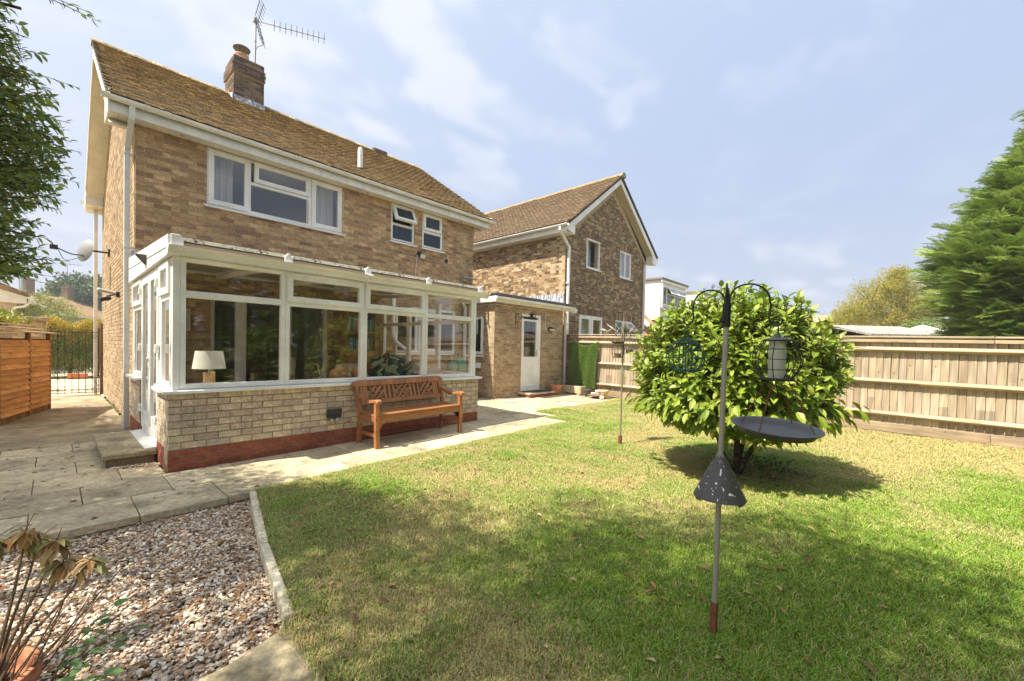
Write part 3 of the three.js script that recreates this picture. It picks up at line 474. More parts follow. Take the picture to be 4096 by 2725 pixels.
{ // chimney
  const cx0 = 2.05, cx1 = 2.70, cz = -5.75, cz1 = -6.45, yt = 7.97, yb = 6.45; const ch = new THREE.Group(); ch.name = 'chimney'; house.add(ch);
  const body = add('stack', bx(cx0 + .012, yb, cz1 + .012, cx1 - .012, yt - .02, cz - .012), mat([.44, .37, .26], { map: rep(T.mortar, 4) }), ch);
  const put = (O, U, W, v0, v1, ov) => { const w = brickWall(body, 'brickwork_face', { O: [O[0], v0, O[2]], U, W, H: v1 - v0, pal: 'dark', back: false, cap: 60, trim: [.004, .004] }); while (w.children.length) body.add(w.children[0]); body.remove(w); };
  put([cx0, 0, cz], [1, 0, 0], cx1 - cx0, yb, 7.60); put([cx0, 0, cz1], [0, 0, 1], cz - cz1, yb, 7.60);
  put([cx0 - .03, 0, cz + .03], [1, 0, 0], cx1 - cx0 + .06, 7.60, 7.825); put([cx0 - .03, 0, cz1 - .03], [0, 0, 1], cz - cz1 + .06, 7.60, 7.825);
  put([cx0, 0, cz], [1, 0, 0], cx1 - cx0, 7.825, 7.975); put([cx0, 0, cz1], [0, 0, 1], cz - cz1, 7.825, 7.975);
  add('corbel', bx(cx0 - .02, 7.598, cz1 - .02, cx1 + .02, 7.83, cz + .02), mat([.40, .33, .23], { map: rep(T.mortar, 4) }), ch);
  const ry = z => RY - (z - RZ) * SL * -1; const yf = RY - (cz - RZ) * SL;
  add('flashing', [bx(cx0 - .02, yf + .0, cz, cx1 + .02, yf + .16, cz + .014), plank([cx0 - .02, yf + .03, cz + .012], [cx1 + .02, yf + .03, cz + .012], .16, .01, [0, SL, 1]), extrude([[-cz - .014, yf + .0], [-cz1, yf + (cz - cz1) * SL * .62], [-cz1, yf + (cz - cz1) * SL * .62 + .16], [-cz - .014, yf + .19]], .014).applyMatrix4(new THREE.Matrix4().makeBasis(V3(0, 0, -1), V3(0, 1, 0), V3(1, 0, 0))).translate(cx0 - .016, 0, 0)], M.lead, ch);
  add('flaunching', bx(cx0 + .02, 7.955, cz1 + .02, cx1 - .02, 7.99, cz - .02), mat([.42, .40, .36]), ch);
  const P = [2.30, -6.08];
  add('chimney_pot', lathe([[.15, 0], [.16, .05], [.15, .09], [.145, .2], [.155, .22], [.155, .24], [.12, .24], [.12, .0]], 28).translate(P[0], 7.95, P[1]), mat([.46, .24, .13], { map: rep(T.grit, 3) }), ch);
  add('cowl', [0, 1, 2].map(i => { const a = i * 2.09 + .4; return rod([P[0] + Math.cos(a) * .13, 8.16, P[1] + Math.sin(a) * .13], [P[0] + Math.cos(a) * .16, 8.35, P[1] + Math.sin(a) * .16], .008); }).concat([lathe([[0, .04], [.1, .03], [.185, 0], [.18, -.012], [.1, .012], [0, .02]], 28).translate(P[0], 8.35, P[1])]), mat([.16, .13, .11], { roughness: .7, map: rep(T.grit, 4) }), ch);
}
{ // boiler flue terminal on the roof
  const x = 3.958, z = -3.42, y = 5.23; add('roof_vent', [lathe([[.0, -.12], [.085, -.1], [.075, .06], [.06, .1]], 20).translate(x, y, z)], mat([.03, .03, .035]), house);
  add('flue', [cyl(.055, .42, x, y + .06, z, 20), cyl(.06, .05, x, y + .38, z, 20, .052), lathe([[.05, .43], [.052, .52], [.035, .55], [0, .555]], 20).translate(x, y, z)], M.pvc, house);
}
add('waste_pipe', [tube([[6.82, 3.17, -3.05], [6.80, 3.23, -3.02], [6.86, 3.245, -3.02], [7.0, 3.24, -3.02], [7.26, 3.235, -3.02]], .022, 8), rod([6.95, 3.24, -3.02], [6.95, 3.24, -3.09], .014), cyl(.028, .05, 6.81, 3.14, -3.045, 10)], mat([.44, .40, .30]), house);
add('overflow_pipe', [rod([4.43, 3.725, -3.1], [4.43, 3.722, -2.99], .011)], M.pvcOld, house);
add('wall_hole', (() => { const g = new THREE.CylinderGeometry(.055, .055, .008, 18); g.rotateX(Math.PI / 2); g.translate(6.226, 3.583, HZ0 + .003); return plain(g); })(), M.black, house);
add('downpipe', [rb(6.80, .1, -3.02, 6.868, 2.44, -2.952, .006), plank([6.834, 2.42, -2.986], [6.74, 2.54, -2.986], .066, .066, [0, 0, 1]), plank([6.834, .16, -2.986], [6.74, .09, -2.93], .066, .066, [0, 0, 1])], M.pvc, house);
add('soil_pipe', [tube([[4.62, 2.7, -3.0], [4.62, 1.66, -3.0], [4.64, 1.54, -3.0], [4.75, 1.43, -3.0], [5.08, 1.24, -3.0]], .045, 12, false, 5)], M.pvc, house);

// ---------------------------------------------------------------- lean-to conservatory
const CX1 = 4.45, SILL = .83;
const cons = thing('conservatory', 'white framed lean-to conservatory on a buff brick dwarf wall with red brick base', 'conservatory');
const frontM = wallFrame([0, 0, 0], [1, 0, 0]);
const consPal = k => k.r < 3 ? 'red' : 'buff';
brickWall(cons, 'dwarf_wall', { O: [0, 0, 0], U: [1, 0, 0], W: CX1, H: .825, pal: consPal, mortar: M.mortarBuff, thick: .2, recess: .009, cap: 300 });
brickWall(cons, 'dwarf_wall', { O: [0, 0, -.70], U: [0, 0, 1], W: .70, H: .825, pal: consPal, mortar: M.mortarBuff, thick: .2, outline: rect(0, 0, .49, .825), recess: .009 });
brickWall(cons, 'dwarf_wall', { O: [0, 0, -3.07], U: [0, 0, 1], W: .98, H: .825, pal: consPal, mortar: M.mortarBuff, thick: .2, recess: .009 });
add('dwarf_wall', bx(4.25, 0, -3.07, 4.445, .82, -.21), mat([.5, .42, .32], { map: rep(T.grit, 3) }), cons);
add('floor', bx(.02, -.05, -3.07, 4.24, .13, -.202), mat([.16, .12, .09], { roughness: .6 }), cons);
{ // sills
  const prof = (len) => extrude([[-.15, 0], [.045, -.008], [.05, -.014], [.05, -.04], [.036, -.04], [.034, -.03], [-.15, -.026]], len).applyMatrix4(new THREE.Matrix4().makeBasis(V3(0, 0, 1), V3(0, 1, 0), V3(-1, 0, 0)));
  add('sill', prof(CX1 + .1).translate(CX1 + .05, SILL + .026, 0), M.pvc, cons);
  const side = (len, z) => extrude([[-.05, -.014], [-.05, -.04], [-.036, -.04], [-.034, -.03], [.15, -.026], [.15, 0], [-.045, -.008]], len).translate(0, SILL + .0262, z);
  add('sill', side(.60, -.69), M.pvc, cons); add('sill', side(.98, -3.05), M.pvc, cons);
}
// front: four bays, each a frame with a large lower light and a top light
const bayX = [.10, 1.158, 2.216, 3.283, 4.335];
add('corner_post', [rb(.038, SILL + .024, -.105, .1, 2.26, -.028, .004)], M.pvc, cons); add('corner_post', [rb(4.335, SILL + .024, -.105, 4.397, 2.26, -.028, .004)], M.pvc, cons);
for (let i = 0; i < 4; i++) {
  const a = bayX[i] + .0008, b = bayX[i + 1] - .0008, hinged = i === 1 || i === 2;
  windowUnit(cons, frontM, [a, .856, b, 2.25], [{ r: [a + .052, .909, b - .05, 1.826], sash: false }, hinged ? { r: [a + .012, 1.877, b - .018, 2.225], sash: true, w: .07 } : { r: [a + .052, 1.897, b - .05, 2.199], sash: false }],
    { n0: -.10, n1: -.03, w: .05, sill: false, bars: [[a + .045, 1.83, b - .045, 1.893]] });
}
// left side: a side light, a pair of doors, a second side light
{
  const L = wallFrame([.03, 0, -3.05], [0, 0, 1]); const U = z => z + 3.05;
  windowUnit(cons, L, [U(-.69), .856, U(-.108), 2.235], [{ r: [U(-.64), .91, U(-.155), 1.80], sash: false }, { r: [U(-.675), 1.86, U(-.12), 2.215], sash: true, w: .08 }], { n0: -.07, n1: 0, sill: false, bars: [[U(-.65), 1.80, U(-.15), 1.86]] });
  windowUnit(cons, L, [U(-3.03), .856, U(-2.085), 2.235], [{ r: [U(-2.97), .91, U(-2.14), 1.80], sash: false }, { r: [U(-3.0), 1.86, U(-2.1), 2.215], sash: true, w: .07 }], { n0: -.07, n1: 0, sill: false, bars: [[U(-2.98), 1.80, U(-2.13), 1.86]] });
  addOn(L, 'door_frame', frameG(U(-2.083), .15, U(-.692), 2.235, .05, -.07, 0), M.pvc, cons);
  for (const [a, b, hx, nm] of [[-2.03, -1.392, -1.43, 0], [-1.388, -.745, -1.34, 1]]) {
    const d = addOn(L, 'door', [frameG(U(a), .205, U(b), 2.18, .085, -.05, .016), rb(U(a) + .08, .205, -.048, U(b) - .08, .42, .010, .004)], M.pvc, cons);
    addOn(L, 'pane', paneG(U(a) + .08, .415, U(b) - .08, 2.10, -.015), M.glass, d);
    addOn(L, 'handle', [rb(U(hx) - .014, 1.02, .016, U(hx) + .014, 1.24, .026, .004), rb(U(hx) - .012, 1.13, .026, U(hx) + (nm ? -.11 : .11), 1.15, .045, .004)], M.pvc, d);
    const hz = nm ? b + .02 : a - .02; for (const y of [.40, 1.22, 1.98]) addOn(L, 'hinge', [rb(U(hz) - .03, y, .004, U(hz) + .03, y + .05, .05, .008), rb(U(hz) - .028, y + .053, .004, U(hz) + .028, y + .10, .046, .008)], M.pvcOld, d);
  }
  add('door_sill', extrude([[-.10, -.012], [-.10, -.034], [-.08, -.034], [.12, -.02], [.12, 0]], 1.36).translate(0, .152, -2.075), M.pvc, cons);
  add('threshold', bx(.004, .0, -2.08, .12, .115, -.703), mat([.30, .16, .10], { map: rep(T.grit, 3) }), cons);
  // fascia panel that closes the slope of the roof, with a dark joint
  const Y = z => 2.435 + .055 * (.08 - z);
  add('fascia_panel', extrude([[3.06, 2.2365], [-.05, 2.2365], [-.09, 2.30], [-.09, Y(.08)], [3.06, Y(-3.06)]].map(([z, y]) => [z, y]), .05).applyMatrix4(new THREE.Matrix4().makeBasis(V3(0, 0, -1), V3(0, 1, 0), V3(1, 0, 0))).translate(-.022, 0, 0), mat([.80, .79, .77], { map: rep(T.dirt, 2.2), roughness: .5 }), cons);
  add('panel_joint', [plank([-.0235, 2.31, .02], [-.0235, 2.44, -3.05], .005, .008)], M.seal, cons);
  // right side, seen through the glass
  const Rm = wallFrame([4.42, 0, -.108], [0, 0, -1]);
  for (const [a, b] of [[0, .97], [.972, 1.94], [1.942, 2.92]]) windowUnit(cons, Rm, [a, .856, b, 2.235], [{ r: [a + .05, .91, b - .05, 1.80], sash: false }, { r: [a + .05, 1.87, b - .05, 2.19], sash: false }], { n0: -.07, n1: 0, sill: false, bars: [[a + .045, 1.80, b - .045, 1.865]] });
}
{ // roof: bronze glazing between white capped bars, gutter along the front
  const Y = z => 2.40 + .055 * (.06 - z); const bars = [.03, 1.138, 2.192, 3.237, 4.36];
  add('eaves_beam', rb(.03, 2.252, -.11, 4.41, 2.335, .02, .004), M.pvc, cons);
  add('wall_plate', rb(.03, 2.50, -3.08, 4.41, 2.585, -3.03, .004), M.pvc, cons);
  for (let i = 0; i < 4; i++) { const a = bars[i] + .03, b = bars[i + 1] - .03; add('roof_panel', extrude([[-.07, Y(.07) - .03], [3.06, Y(-3.06) - .03], [3.06, Y(-3.06) - .006], [-.07, Y(.07) - .006]], b - a).applyMatrix4(new THREE.Matrix4().makeBasis(V3(0, 0, -1), V3(0, 1, 0), V3(1, 0, 0))).translate(a, 0, 0), M.bronze, cons);
    add('edge_strip', [rb(a + (i ? .02 : .04), Y(.05) - .012, .035, b - .02, Y(.05) + .022, .085, .003), rb(a + .03, Y(0), -.10, b - .03, Y(0) + .028, .034, .003)], M.lichen, cons);
    add('eaves_closure', rb(a, Y(.06) - .062, .03, b, Y(.06) - .028, .078, .003), mat([.30, .22, .15]), cons); }
  for (const x of bars) {
    add('glazing_bar', [extrude([[-.085, Y(.085) - .045], [3.06, Y(-3.06) - .045], [3.06, Y(-3.06) + .022], [-.085, Y(.085) + .022]], .056).applyMatrix4(new THREE.Matrix4().makeBasis(V3(0, 0, -1), V3(0, 1, 0), V3(1, 0, 0))).translate(x - .028, 0, 0), plank([x, Y(-.05) - .10, -.05], [x, Y(-3.05) - .10, -3.05], .05, .075)], M.pvc, cons);
    const s = x === .03 ? [[-.03, -.06], [.075, -.06], [.075, .01], [.045, .052], [-.03, .052]] : x > 4.3 ? [[-.055, -.06], [.045, -.06], [.045, .052], [.01, .052], [-.055, -.0]] : [[-.045, -.06], [.045, -.06], [.045, .0], [.012, .048], [-.012, .048], [-.045, .0]];
    add('bar_end_cap', extrude(s, .02, .004).translate(x, Y(.09) - .01, .088), M.pvc, cons);
  }
  const gt = add('gutter', gutterG(-.02, 4.53, 2.325, .165, 0, true), M.pvc, cons);
  add('gutter_union', [extrude([[.006, .004], [-.006, -.008], [.0, -.025], [.022, -.043], [.042, -.058], [.047, -.083], [.09, -.094], [.122, -.094], [.122, .004]], .07).applyMatrix4(new THREE.Matrix4().makeBasis(V3(0, 0, -1), V3(0, 1, 0), V3(1, 0, 0))).translate(2.165, 2.328, .17)], M.pvc, gt);
  for (const x of [-.028, 4.525]) add('gutter_end', extrude([[.004, .002], [-.004, -.008], [.0, -.025], [.022, -.043], [.042, -.058], [.047, -.083], [.09, -.09], [.122, -.09], [.122, .002]], .02).applyMatrix4(new THREE.Matrix4().makeBasis(V3(0, 0, -1), V3(0, 1, 0), V3(1, 0, 0))).translate(x, 2.328, .168), M.pvc, gt);
  add('flashing', [extrude([[-.0, 2.60], [.0, 2.74], [.012, 2.74], [.02, 2.61], [.14, 2.595], [.14, 2.588]], 4.46).applyMatrix4(new THREE.Matrix4().makeBasis(V3(0, 0, 1), V3(0, 1, 0), V3(-1, 0, 0))).translate(4.46, 0, HZ0 + .003)], M.lead, cons);
}
// ---- what stands inside
{
  const lamp = thing('table_lamp', 'cream drum lampshade on a square wooden base inside the conservatory window', 'lamp', [.425, .857, -.30]);
  add('base', [rb(-.055, 0, -.035, .055, .16, .035, .006)], mat([.55, .36, .16], { map: rep(T.wood, 3), roughness: .5 }), lamp);
  add('stem', cyl(.012, .045, 0, .158, 0, 12), M.galv, lamp);
  add('lamp_shade', plain(new THREE.CylinderGeometry(.135, .165, .2, 40, 1, true).translate(0, .30, 0)), new THREE.MeshPhysicalMaterial({ color: C3(.78, .76, .66), roughness: .9, transmission: .25, thickness: 0, side: THREE.DoubleSide }), lamp);
  tag(add('window_board', bx(.12, .80, -.42, 4.24, .8555, -.204), M.pvc), 'white inner window board under the conservatory front glazing', 'window board');
  const reed = thing('reed_diffuser', 'reed diffuser with thin sticks on the conservatory window board', 'diffuser', [1.72, .856, -.30]);
  add('bottle', lathe([[0, 0], [.032, 0], [.034, .01], [.034, .05], [.014, .065], [.014, .085], [0, .085]], 16), mat([.25, .20, .14], { roughness: .2 }), reed);
  for (const [dx, dz] of [[-.05, .02], [.06, -.01], [.075, .03], [.045, .04], [-.035, -.03]]) add('reed', rod([0, .05, 0], [dx, .25, dz], .003), mat([.60, .45, .25]), reed);
  const rocks = [[.70, .02], [.78, .03], [.86, -.02], [.93, .02], [1.0, .0], [1.03, .05]];
  const RK = ['leftmost', 'second', 'third', 'fourth', 'fifth', 'rightmost']; rocks.forEach(([x, dz], i) => { const g = sph(.028, 0, 0, 0, 10, 7); g.scale(1 + rnd() * .4, .7, 1); g.translate(x, .874, -.28 + dz); tag(add('pebble', g, mat([.35 + rnd() * .2, .33, .29])), RK[i] + ' small smooth pebble on the window board right of the lamp', 'pebble', 'pebbles along the window board'); });
  // sofa with cushions
  const sofa = thing('sofa', 'pale grey upholstered sofa inside the conservatory', 'sofa', [3.25, .13, -1.55], 0); const fab = mat([.44, .42, .38], { roughness: .95, map: rep(T.felt, 5) });
  add('seat', rb(-.85, .1, -.4, .85, .42, .4, .05, 3), fab, sofa); add('backrest', [rb(-.85, .35, .18, .85, .92, .42, .09, 3)], fab, sofa); for (const s of [-1, 1]) add('armrest', rb(s * .98, .1, -.42, s * .8, .62, .42, .07, 3), fab, sofa);
  const cush = (label, x, y, z, ry, rz, m, s = .42) => { const g = new THREE.SphereGeometry(1, 24, 16); const p = g.attributes.position; for (let i = 0; i < p.count; i++) { const q = [p.getX(i), p.getY(i), p.getZ(i)]; const f = v => Math.sign(v) * Math.pow(Math.abs(v), .5); p.setXYZ(i, f(q[0]) * s / 2, f(q[1]) * s / 2, q[2] * .09); } g.computeVertexNormals(); g.rotateZ(rz); g.rotateY(ry); tag(add('cushion', plain(g.translate(x, y, z)), m), label, 'cushion', 'scatter cushions on the sofa'); };
  cush('orange cushion leaning low at the left end of the sofa', 2.38, .80, -1.02, .3, .15, mat([.55, .27, .12])); cush('orange cushion behind the bench backrest', 2.82, .82, -1.02, -.2, .3, mat([.58, .29, .13])); cush('dark leafy patterned cushion on the sofa back', 3.0, .95, -.98, .2, .5, mat([.10, .10, .10], { map: rep(T.botan, 1) })); cush('red and green botanical cushion at the middle of the sofa', 3.30, 1.0, -.98, -.1, -.3, mat([.10, .10, .10], { map: rep(T.botan, 1.4) }), .46); cush('small blue-green patterned cushion lying flat on the sofa back', 3.72, .9, -1.0, .1, .75, mat([.09, .12, .12], { map: rep(T.botan, 2) }), .34);
  const arm = thing('armchair', 'rounded grey armchair by the right end of the conservatory', 'armchair', [4.0, .13, -.85], -.5); add('seat', rb(-.22, .1, -.3, .2, .45, .3, .06, 3), fab, arm); add('backrest', rb(-.22, .3, .12, .2, .86, .3, .1, 3), fab, arm);
  // bookcase with books
  const bk = thing('bookcase', 'honey-coloured wooden bookcase full of books against the house wall', 'bookcase', [3.70, .13, -2.9]); const bw = mat([.42, .22, .08], { map: rep(T.wood, 3), roughness: .5 });
  for (const s of [-1, 1]) add('side_panel', bx(s * .33, 0, -.14, s * .31, 2.05, .14), bw, bk); for (const y of [.0, .55, 1.1, 1.5, 2.03]) add('shelf', bx(-.309, y, -.14, .309, y + .025, .14), bw, bk); add('door', bx(-.305, .58, .12, .305, 1.098, .142), bw, bk); add('back_panel', bx(-.33, 0, -.155, .33, 2.05, -.141), bw, bk);
  const bc = [[.10, .22, .30], [.30, .35, .40], [.08, .28, .26], [.42, .40, .34], [.06, .10, .16], [.18, .30, .38], [.35, .12, .08]];
  for (const y of [1.255, 1.655]) { let x = 3.40, nb = 0; while (x < 3.98) { const w = rr(.018, .042), h = rr(.24, .32); tag(add('book', rb(x, y + .002, -2.98, x + w - .002, y + h, -2.80, .002), mat(pick(bc))), ORD[nb++] + (y < 1.5 ? ' book from the left on the lower open shelf of the bookcase' : ' book from the left on the upper open shelf of the bookcase'), 'book', y < 1.5 ? 'books on the lower shelf' : 'books on the upper shelf'); x += w; } }
  const pf = thing('picture_frame', 'small framed picture on the wall inside the conservatory left end', 'picture', [.62, 1.72, -3.07]); add('frame', frameG(-.14, -.18, .14, .18, .025, 0, .02, .003), mat([.62, .60, .54]), pf); add('print', bx(-.116, -.156, .002, .116, .156, .008), mat([.42, .52, .50]), pf);
  const tv = thing('side_table', 'low dark side table in the middle of the conservatory', 'table', [1.0, .13, -1.2]); add('top', rb(-.5, .5, -.3, .5, .54, .3, .01), mat([.06, .045, .04], { roughness: .4 }), tv); for (const [a, b] of [[-1, -1], [1, -1], [1, 1], [-1, 1]]) add('leg', bx(a * .45, 0, b * .26, a * .41, .498, b * .22), mat([.06, .045, .04]), tv);
}
// curtains in the upper window
for (const [x0, x1, lab] of [[1.04, 1.46, 'white net curtain drawn to the left side of the wide bedroom window'], [2.78, 3.36, 'pale pleated curtain in the right sash of the bedroom window']]) {
  const P = []; const n = 40; for (let i = 0; i <= n; i++) P.push([lerp(x0, x1, i / n), Math.sin(i * 1.15) * .03 + Math.sin(i * .5) * .015]); for (let i = n; i >= 0; i--) P.push([lerp(x0, x1, i / n), Math.sin(i * 1.15) * .03 + Math.sin(i * .5) * .015 + .004]);
  const g = extrude(P, 1.0); g.rotateX(-Math.PI / 2); g.translate(0, 3.66, HZ0 - .33); tag(add('curtain', g, new THREE.MeshPhysicalMaterial({ color: C3(.80, .80, .79), roughness: 1, transmission: .2, thickness: 0 })), lab, 'curtain');
}

// ---------------------------------------------------------------- flat-roofed brick extension with the white back door
const XX0 = 6.908, XX1 = 9.905, XZ = -1.967, XH = 2.535, XB = .0;
const ext = thing('extension', 'single-storey brown brick extension with flat roof and white back door', 'extension');
const exM = wallFrame([XX0, 0, XZ], [1, 0, 0]), exU = x => x - XX0;
const doorHole = [exU(7.985), .20, exU(8.83), 2.315];
brickWall(ext, 'front_wall', { O: [XX0, 0, XZ], U: [1, 0, 0], W: XX1 - XX0, H: XH, pal: 'tan', holes: [doorHole, [exU(7.379), .30, exU(7.599), .372]], thick: .24, mix: .06 });
const exL = wallFrame([XX0, 0, HZ0 + .01], [0, 0, 1]), exW = XZ - HZ0 - .01, wz = z => z - HZ0 - .01;
const slitHole = [wz(-2.95), 1.18, wz(-2.37), 2.21];
brickWall(ext, 'side_wall', { O: [XX0, 0, HZ0 + .01], U: [0, 0, 1], W: exW, H: XH, pal: 'tan', holes: [slitHole], outline: rect(0, 0, exW - .25, XH), thick: .24, mix: .06 });
add('rear_wall', bx(7.2, 0, -6.2, XX1, XH, -6.0), M.mortar, ext); add('side_wall', bx(XX1 - .2, 0, -5.99, XX1 - .003, XH, XZ - .25), M.mortar, ext); add('floor', bx(XX0 + .25, 0, -5.99, XX1 - .21, .18, XZ - .25), mat([.3, .28, .25]), ext); add('partition', bx(7.19, .19, -5.98, 7.25, XH, HZ0 - .3), M.plaster, ext);
windowUnit(ext, exL, slitHole, [{ r: [slitHole[0] + .03, 1.21, slitHole[2] - .03, 2.18], sash: true, w: .06 }], { n0: -.08, n1: -.02, over: .03 });
{ // door: upper pane, lower panel
  const d = addOn(exM, 'door_frame', frameG(...doorHole, .062, -.09, -.012), M.pvc, ext);
  const a = doorHole[0] + .06, b = doorHole[2] - .105; addOn(exM, 'frame_rail', rb(doorHole[2] - .105, doorHole[1] + .05, -.088, doorHole[2] - .05, doorHole[3] - .05, -.02, .004), M.pvc, d);
  const leaf = addOn(exM, 'door', [extrude(rect(a + .003, .255, b - .003, 2.185), .05, .004, [rect(a + .055, 1.15, b - .075, 2.13), rect(a + .055, .36, b - .075, 1.03)]).translate(0, 0, -.075)], M.pvc, ext);
  addOn(exM, 'pane', paneG(a + .05, 1.145, b - .07, 2.135, -.05), M.glass, leaf); addOn(exM, 'panel', [rb(a + .05, .355, -.062, b - .07, 1.035, -.04, .004), frameG(a + .05, .355, b - .07, 1.035, .018, -.05, -.027, .005)], M.pvc, leaf);
  addOn(exM, 'handle', [rb(b - .06, 1.15, -.024, b - .03, 1.36, -.014, .004), rb(b - .16, 1.24, .0, b - .035, 1.262, .014, .005), rb(b - .052, 1.24, -.02, b - .036, 1.262, .012, .004)], M.galv, leaf);
  addOn(exM, 'door_sill', extrude([[-.09, 0], [.06, -.01], [.06, -.035], [-.09, -.03]], .90).applyMatrix4(new THREE.Matrix4().makeBasis(V3(0, 0, 1), V3(0, 1, 0), V3(-1, 0, 0))).translate(doorHole[2] + .03, .20, 0), M.pvc, d);
}
add('air_brick', (() => { const hs = []; for (let i = 0; i < 7; i++) for (let j = 0; j < 2; j++) hs.push(rect(.018 + i * .027, .010 + j * .028, .034 + i * .027, .028 + j * .028)); return extrude(rect(0, 0, .215, .065), .03, .002, hs).translate(7.382, .304, XZ - .028); })(), mat([.58, .33, .12]), ext);
// fascia, gutter, felt roof
add('fascia', [rb(XX0 - .14, XH - .01, XZ + .14, 10.07, XH + .13, XZ + .165, .004), rb(XX0 - .14, XH - .01, HZ0 + .02, XX0 - .115, XH + .13, XZ + .139, .004)], M.pvcOld, ext);
add('soffit', [bx(XX0 - .114, XH - .008, XZ + .002, 10.06, XH + .004, XZ + .139), bx(XX0 - .114, XH - .008, HZ0 + .02, XX0 - .002, XH + .004, XZ - .0)], M.soffit, ext);
const exG = add('gutter', gutterG(6.70, 10.19, XH + .105, XZ + .225, .055), M.pvc, ext); for (const x of [6.76, 7.2, 7.32, 8.1, 9.0, 9.85, 10.12]) add('gutter_bracket', gutterG(x, x + .03, XH + .108, XZ + .225, .06), M.pvc, exG);
add('roof_deck', [bx(XX0 - .11, XH + .01, HZ0 - 3.1 + .02, 10.06, XH + .16, XZ + .138)], M.felt, ext);
add('roof_edge', [rb(XX0 - .12, XH + .161, XZ + .03, 10.1, XH + .215, XZ + .16, .012), rb(XX0 - .15, XH + .161, HZ0 + .03, XX0 - .03, XH + .215, XZ + .029, .012)], M.felt, ext);
add('downpipe', [rb(10.14, .3, XZ + .19 - .30, 10.205, 2.5, XZ + .255 - .30, .006)], M.pvc, ext);
add('hopper', extrude([[-.06, 0], [.06, 0], [.115, .12], [-.115, .12]], .12, .006).translate(10.30, XH - .045, XZ + .06), M.pvc, ext);
add('cable', [tube([[6.92, 2.47, XZ + .012], [7.8, 2.475, XZ + .012], [8.99, 2.475, XZ + .012], [9.012, 2.46, XZ + .012], [9.017, 2.2, XZ + .012], [9.02, 1.95, XZ + .012], [9.13, 1.94, XZ + .012]], .006, 6, false, 6), rod([6.9, 2.47, XZ + .01], [6.9, 2.47, HZ0 + .1], .006)], M.pvcOld, ext);
add('vent_cowl', [extrude([[0, 0], [.09, 0], [.02, .13], [0, .13]], .15, .003).applyMatrix4(new THREE.Matrix4().makeBasis(V3(-1, 0, 0), V3(0, 1, 0), V3(0, 0, -1))).translate(XX0 - .002, .85, -2.43)], M.pvc, ext);
// lamps
{ const t = thing('bulkhead_lamp', 'oval black bulkhead lamp with frosted glass right of the back door', 'lamp', [9.292, 1.953, XZ]); add('housing', (() => { const g = new THREE.SphereGeometry(1, 24, 14, 0, Math.PI * 2, 0, Math.PI / 2); g.rotateX(Math.PI / 2); g.scale(.165, .075, .07); return plain(g); })(), M.black, t); add('diffuser', (() => { const g = new THREE.SphereGeometry(1, 24, 14); g.scale(.125, .035, .05); g.translate(0, -.022, .052); return plain(g); })(), mat([.72, .62, .42], { roughness: .3 }), t); }
{ const t = thing('porch_lamp', 'small black lantern fixed above the white back door', 'lamp', [8.392, 2.276, XZ + .005]); add('cage', [frameG(-.075, -.05, .075, .06, .014, 0, .07, .003), rb(-.06, -.03, 0, .06, .05, .02, .004)], M.black, t); add('bulb', sph(.035, .02, 0, .05, 12, 8), mat([.75, .73, .66], { roughness: .2 }), t); }
// hanging-basket brackets of wrought iron
function bracket(label, pos, turn) { const t = thing('hanging_bracket', label, 'bracket', pos, turn, 'wrought iron brackets on the extension'); add('back_bar', rb(-.011, -.17, 0, .011, .17, .014, .003), M.iron, t); add('arm', [plank([0, .145, .012], [0, -.02, .36], .012, .01), rod([0, -.12, .012], [0, .05, .20], .006), tube([[0, -.02, .36], [0, .0, .385], [0, .03, .37], [0, .02, .35]], .006)], M.iron, t); add('scroll', [tube([[0, .10, .02], [0, .08, .05], [0, .10, .075], [0, .125, .06], [0, .115, .045]], .005), tube([[0, .06, .16], [0, .03, .19], [0, .0, .17], [0, .01, .145], [0, .03, .15]], .005), tube([[0, -.10, .03], [0, -.12, .06], [0, -.15, .05]], .005)], M.iron, t); return t; }
bracket('wrought iron hanging bracket on the sunlit corner beside the chain', [XX0 - .001, 2.13, -2.19], -Math.PI / 2);
bracket('wrought iron hanging bracket on the wall left of the back door', [7.71, 2.17, XZ + .001], .55);
{ const t = thing('hanging_chain', 'short pale chain hanging from the iron bracket', 'chain', [XX0 - .385, 2.13, -2.19]); for (let i = 0; i < 14; i++) { const g = new THREE.TorusGeometry(.013, .004, 5, 10); g.scale(.7, 1.35, 1); if (i % 2) g.rotateY(Math.PI / 2); g.translate(0, -.016 - i * .030, 0); add('link', plain(g), M.galv, t); } }
// step of red brick under a slab, and the rubber mat
{ const t = thing('back_step', 'low red brick step with a concrete slab below the white back door', 'step'); const x0 = 7.86, x1 = 9.0, z1 = -1.55, y0 = gy(8);
  brickWall(t, 'riser', { O: [x0 + .03, y0, z1 - .03], U: [1, 0, 0], W: x1 - x0 - .06, H: .075, pal: 'red', mortar: M.mortarBuff, thick: .1 }); brickWall(t, 'riser', { O: [x0 + .03, y0, XZ + .005], U: [0, 0, 1], W: z1 - .03 - XZ - .005, H: .075, pal: 'red', mortar: M.mortarBuff, thick: .1, outline: rect(0, 0, z1 - .03 - XZ - .11, .075) });
  add('slab', rb(x0, y0 + .0765, XZ + .005, x1, y0 + .122, z1, .008), M.conc, t);
  const d = thing('door_mat', 'black pierced rubber doormat on the back step', 'doormat', [8.43, y0 + .123, -1.76]); const hs = []; for (let i = 0; i < 14; i++) for (let j = 0; j < 5; j++) hs.push(rect(-.40 + i * .057, -.16 + j * .065, -.365 + i * .057, -.12 + j * .065)); const g = extrude(rect(-.43, -.19, .43, .19), .012, .002, hs); g.rotateX(-Math.PI / 2); add('mat', g, M.black, d); add('backing', bx(-.42, .0005, -.18, .42, .004, .18), mat([.05, .045, .04]), d); }

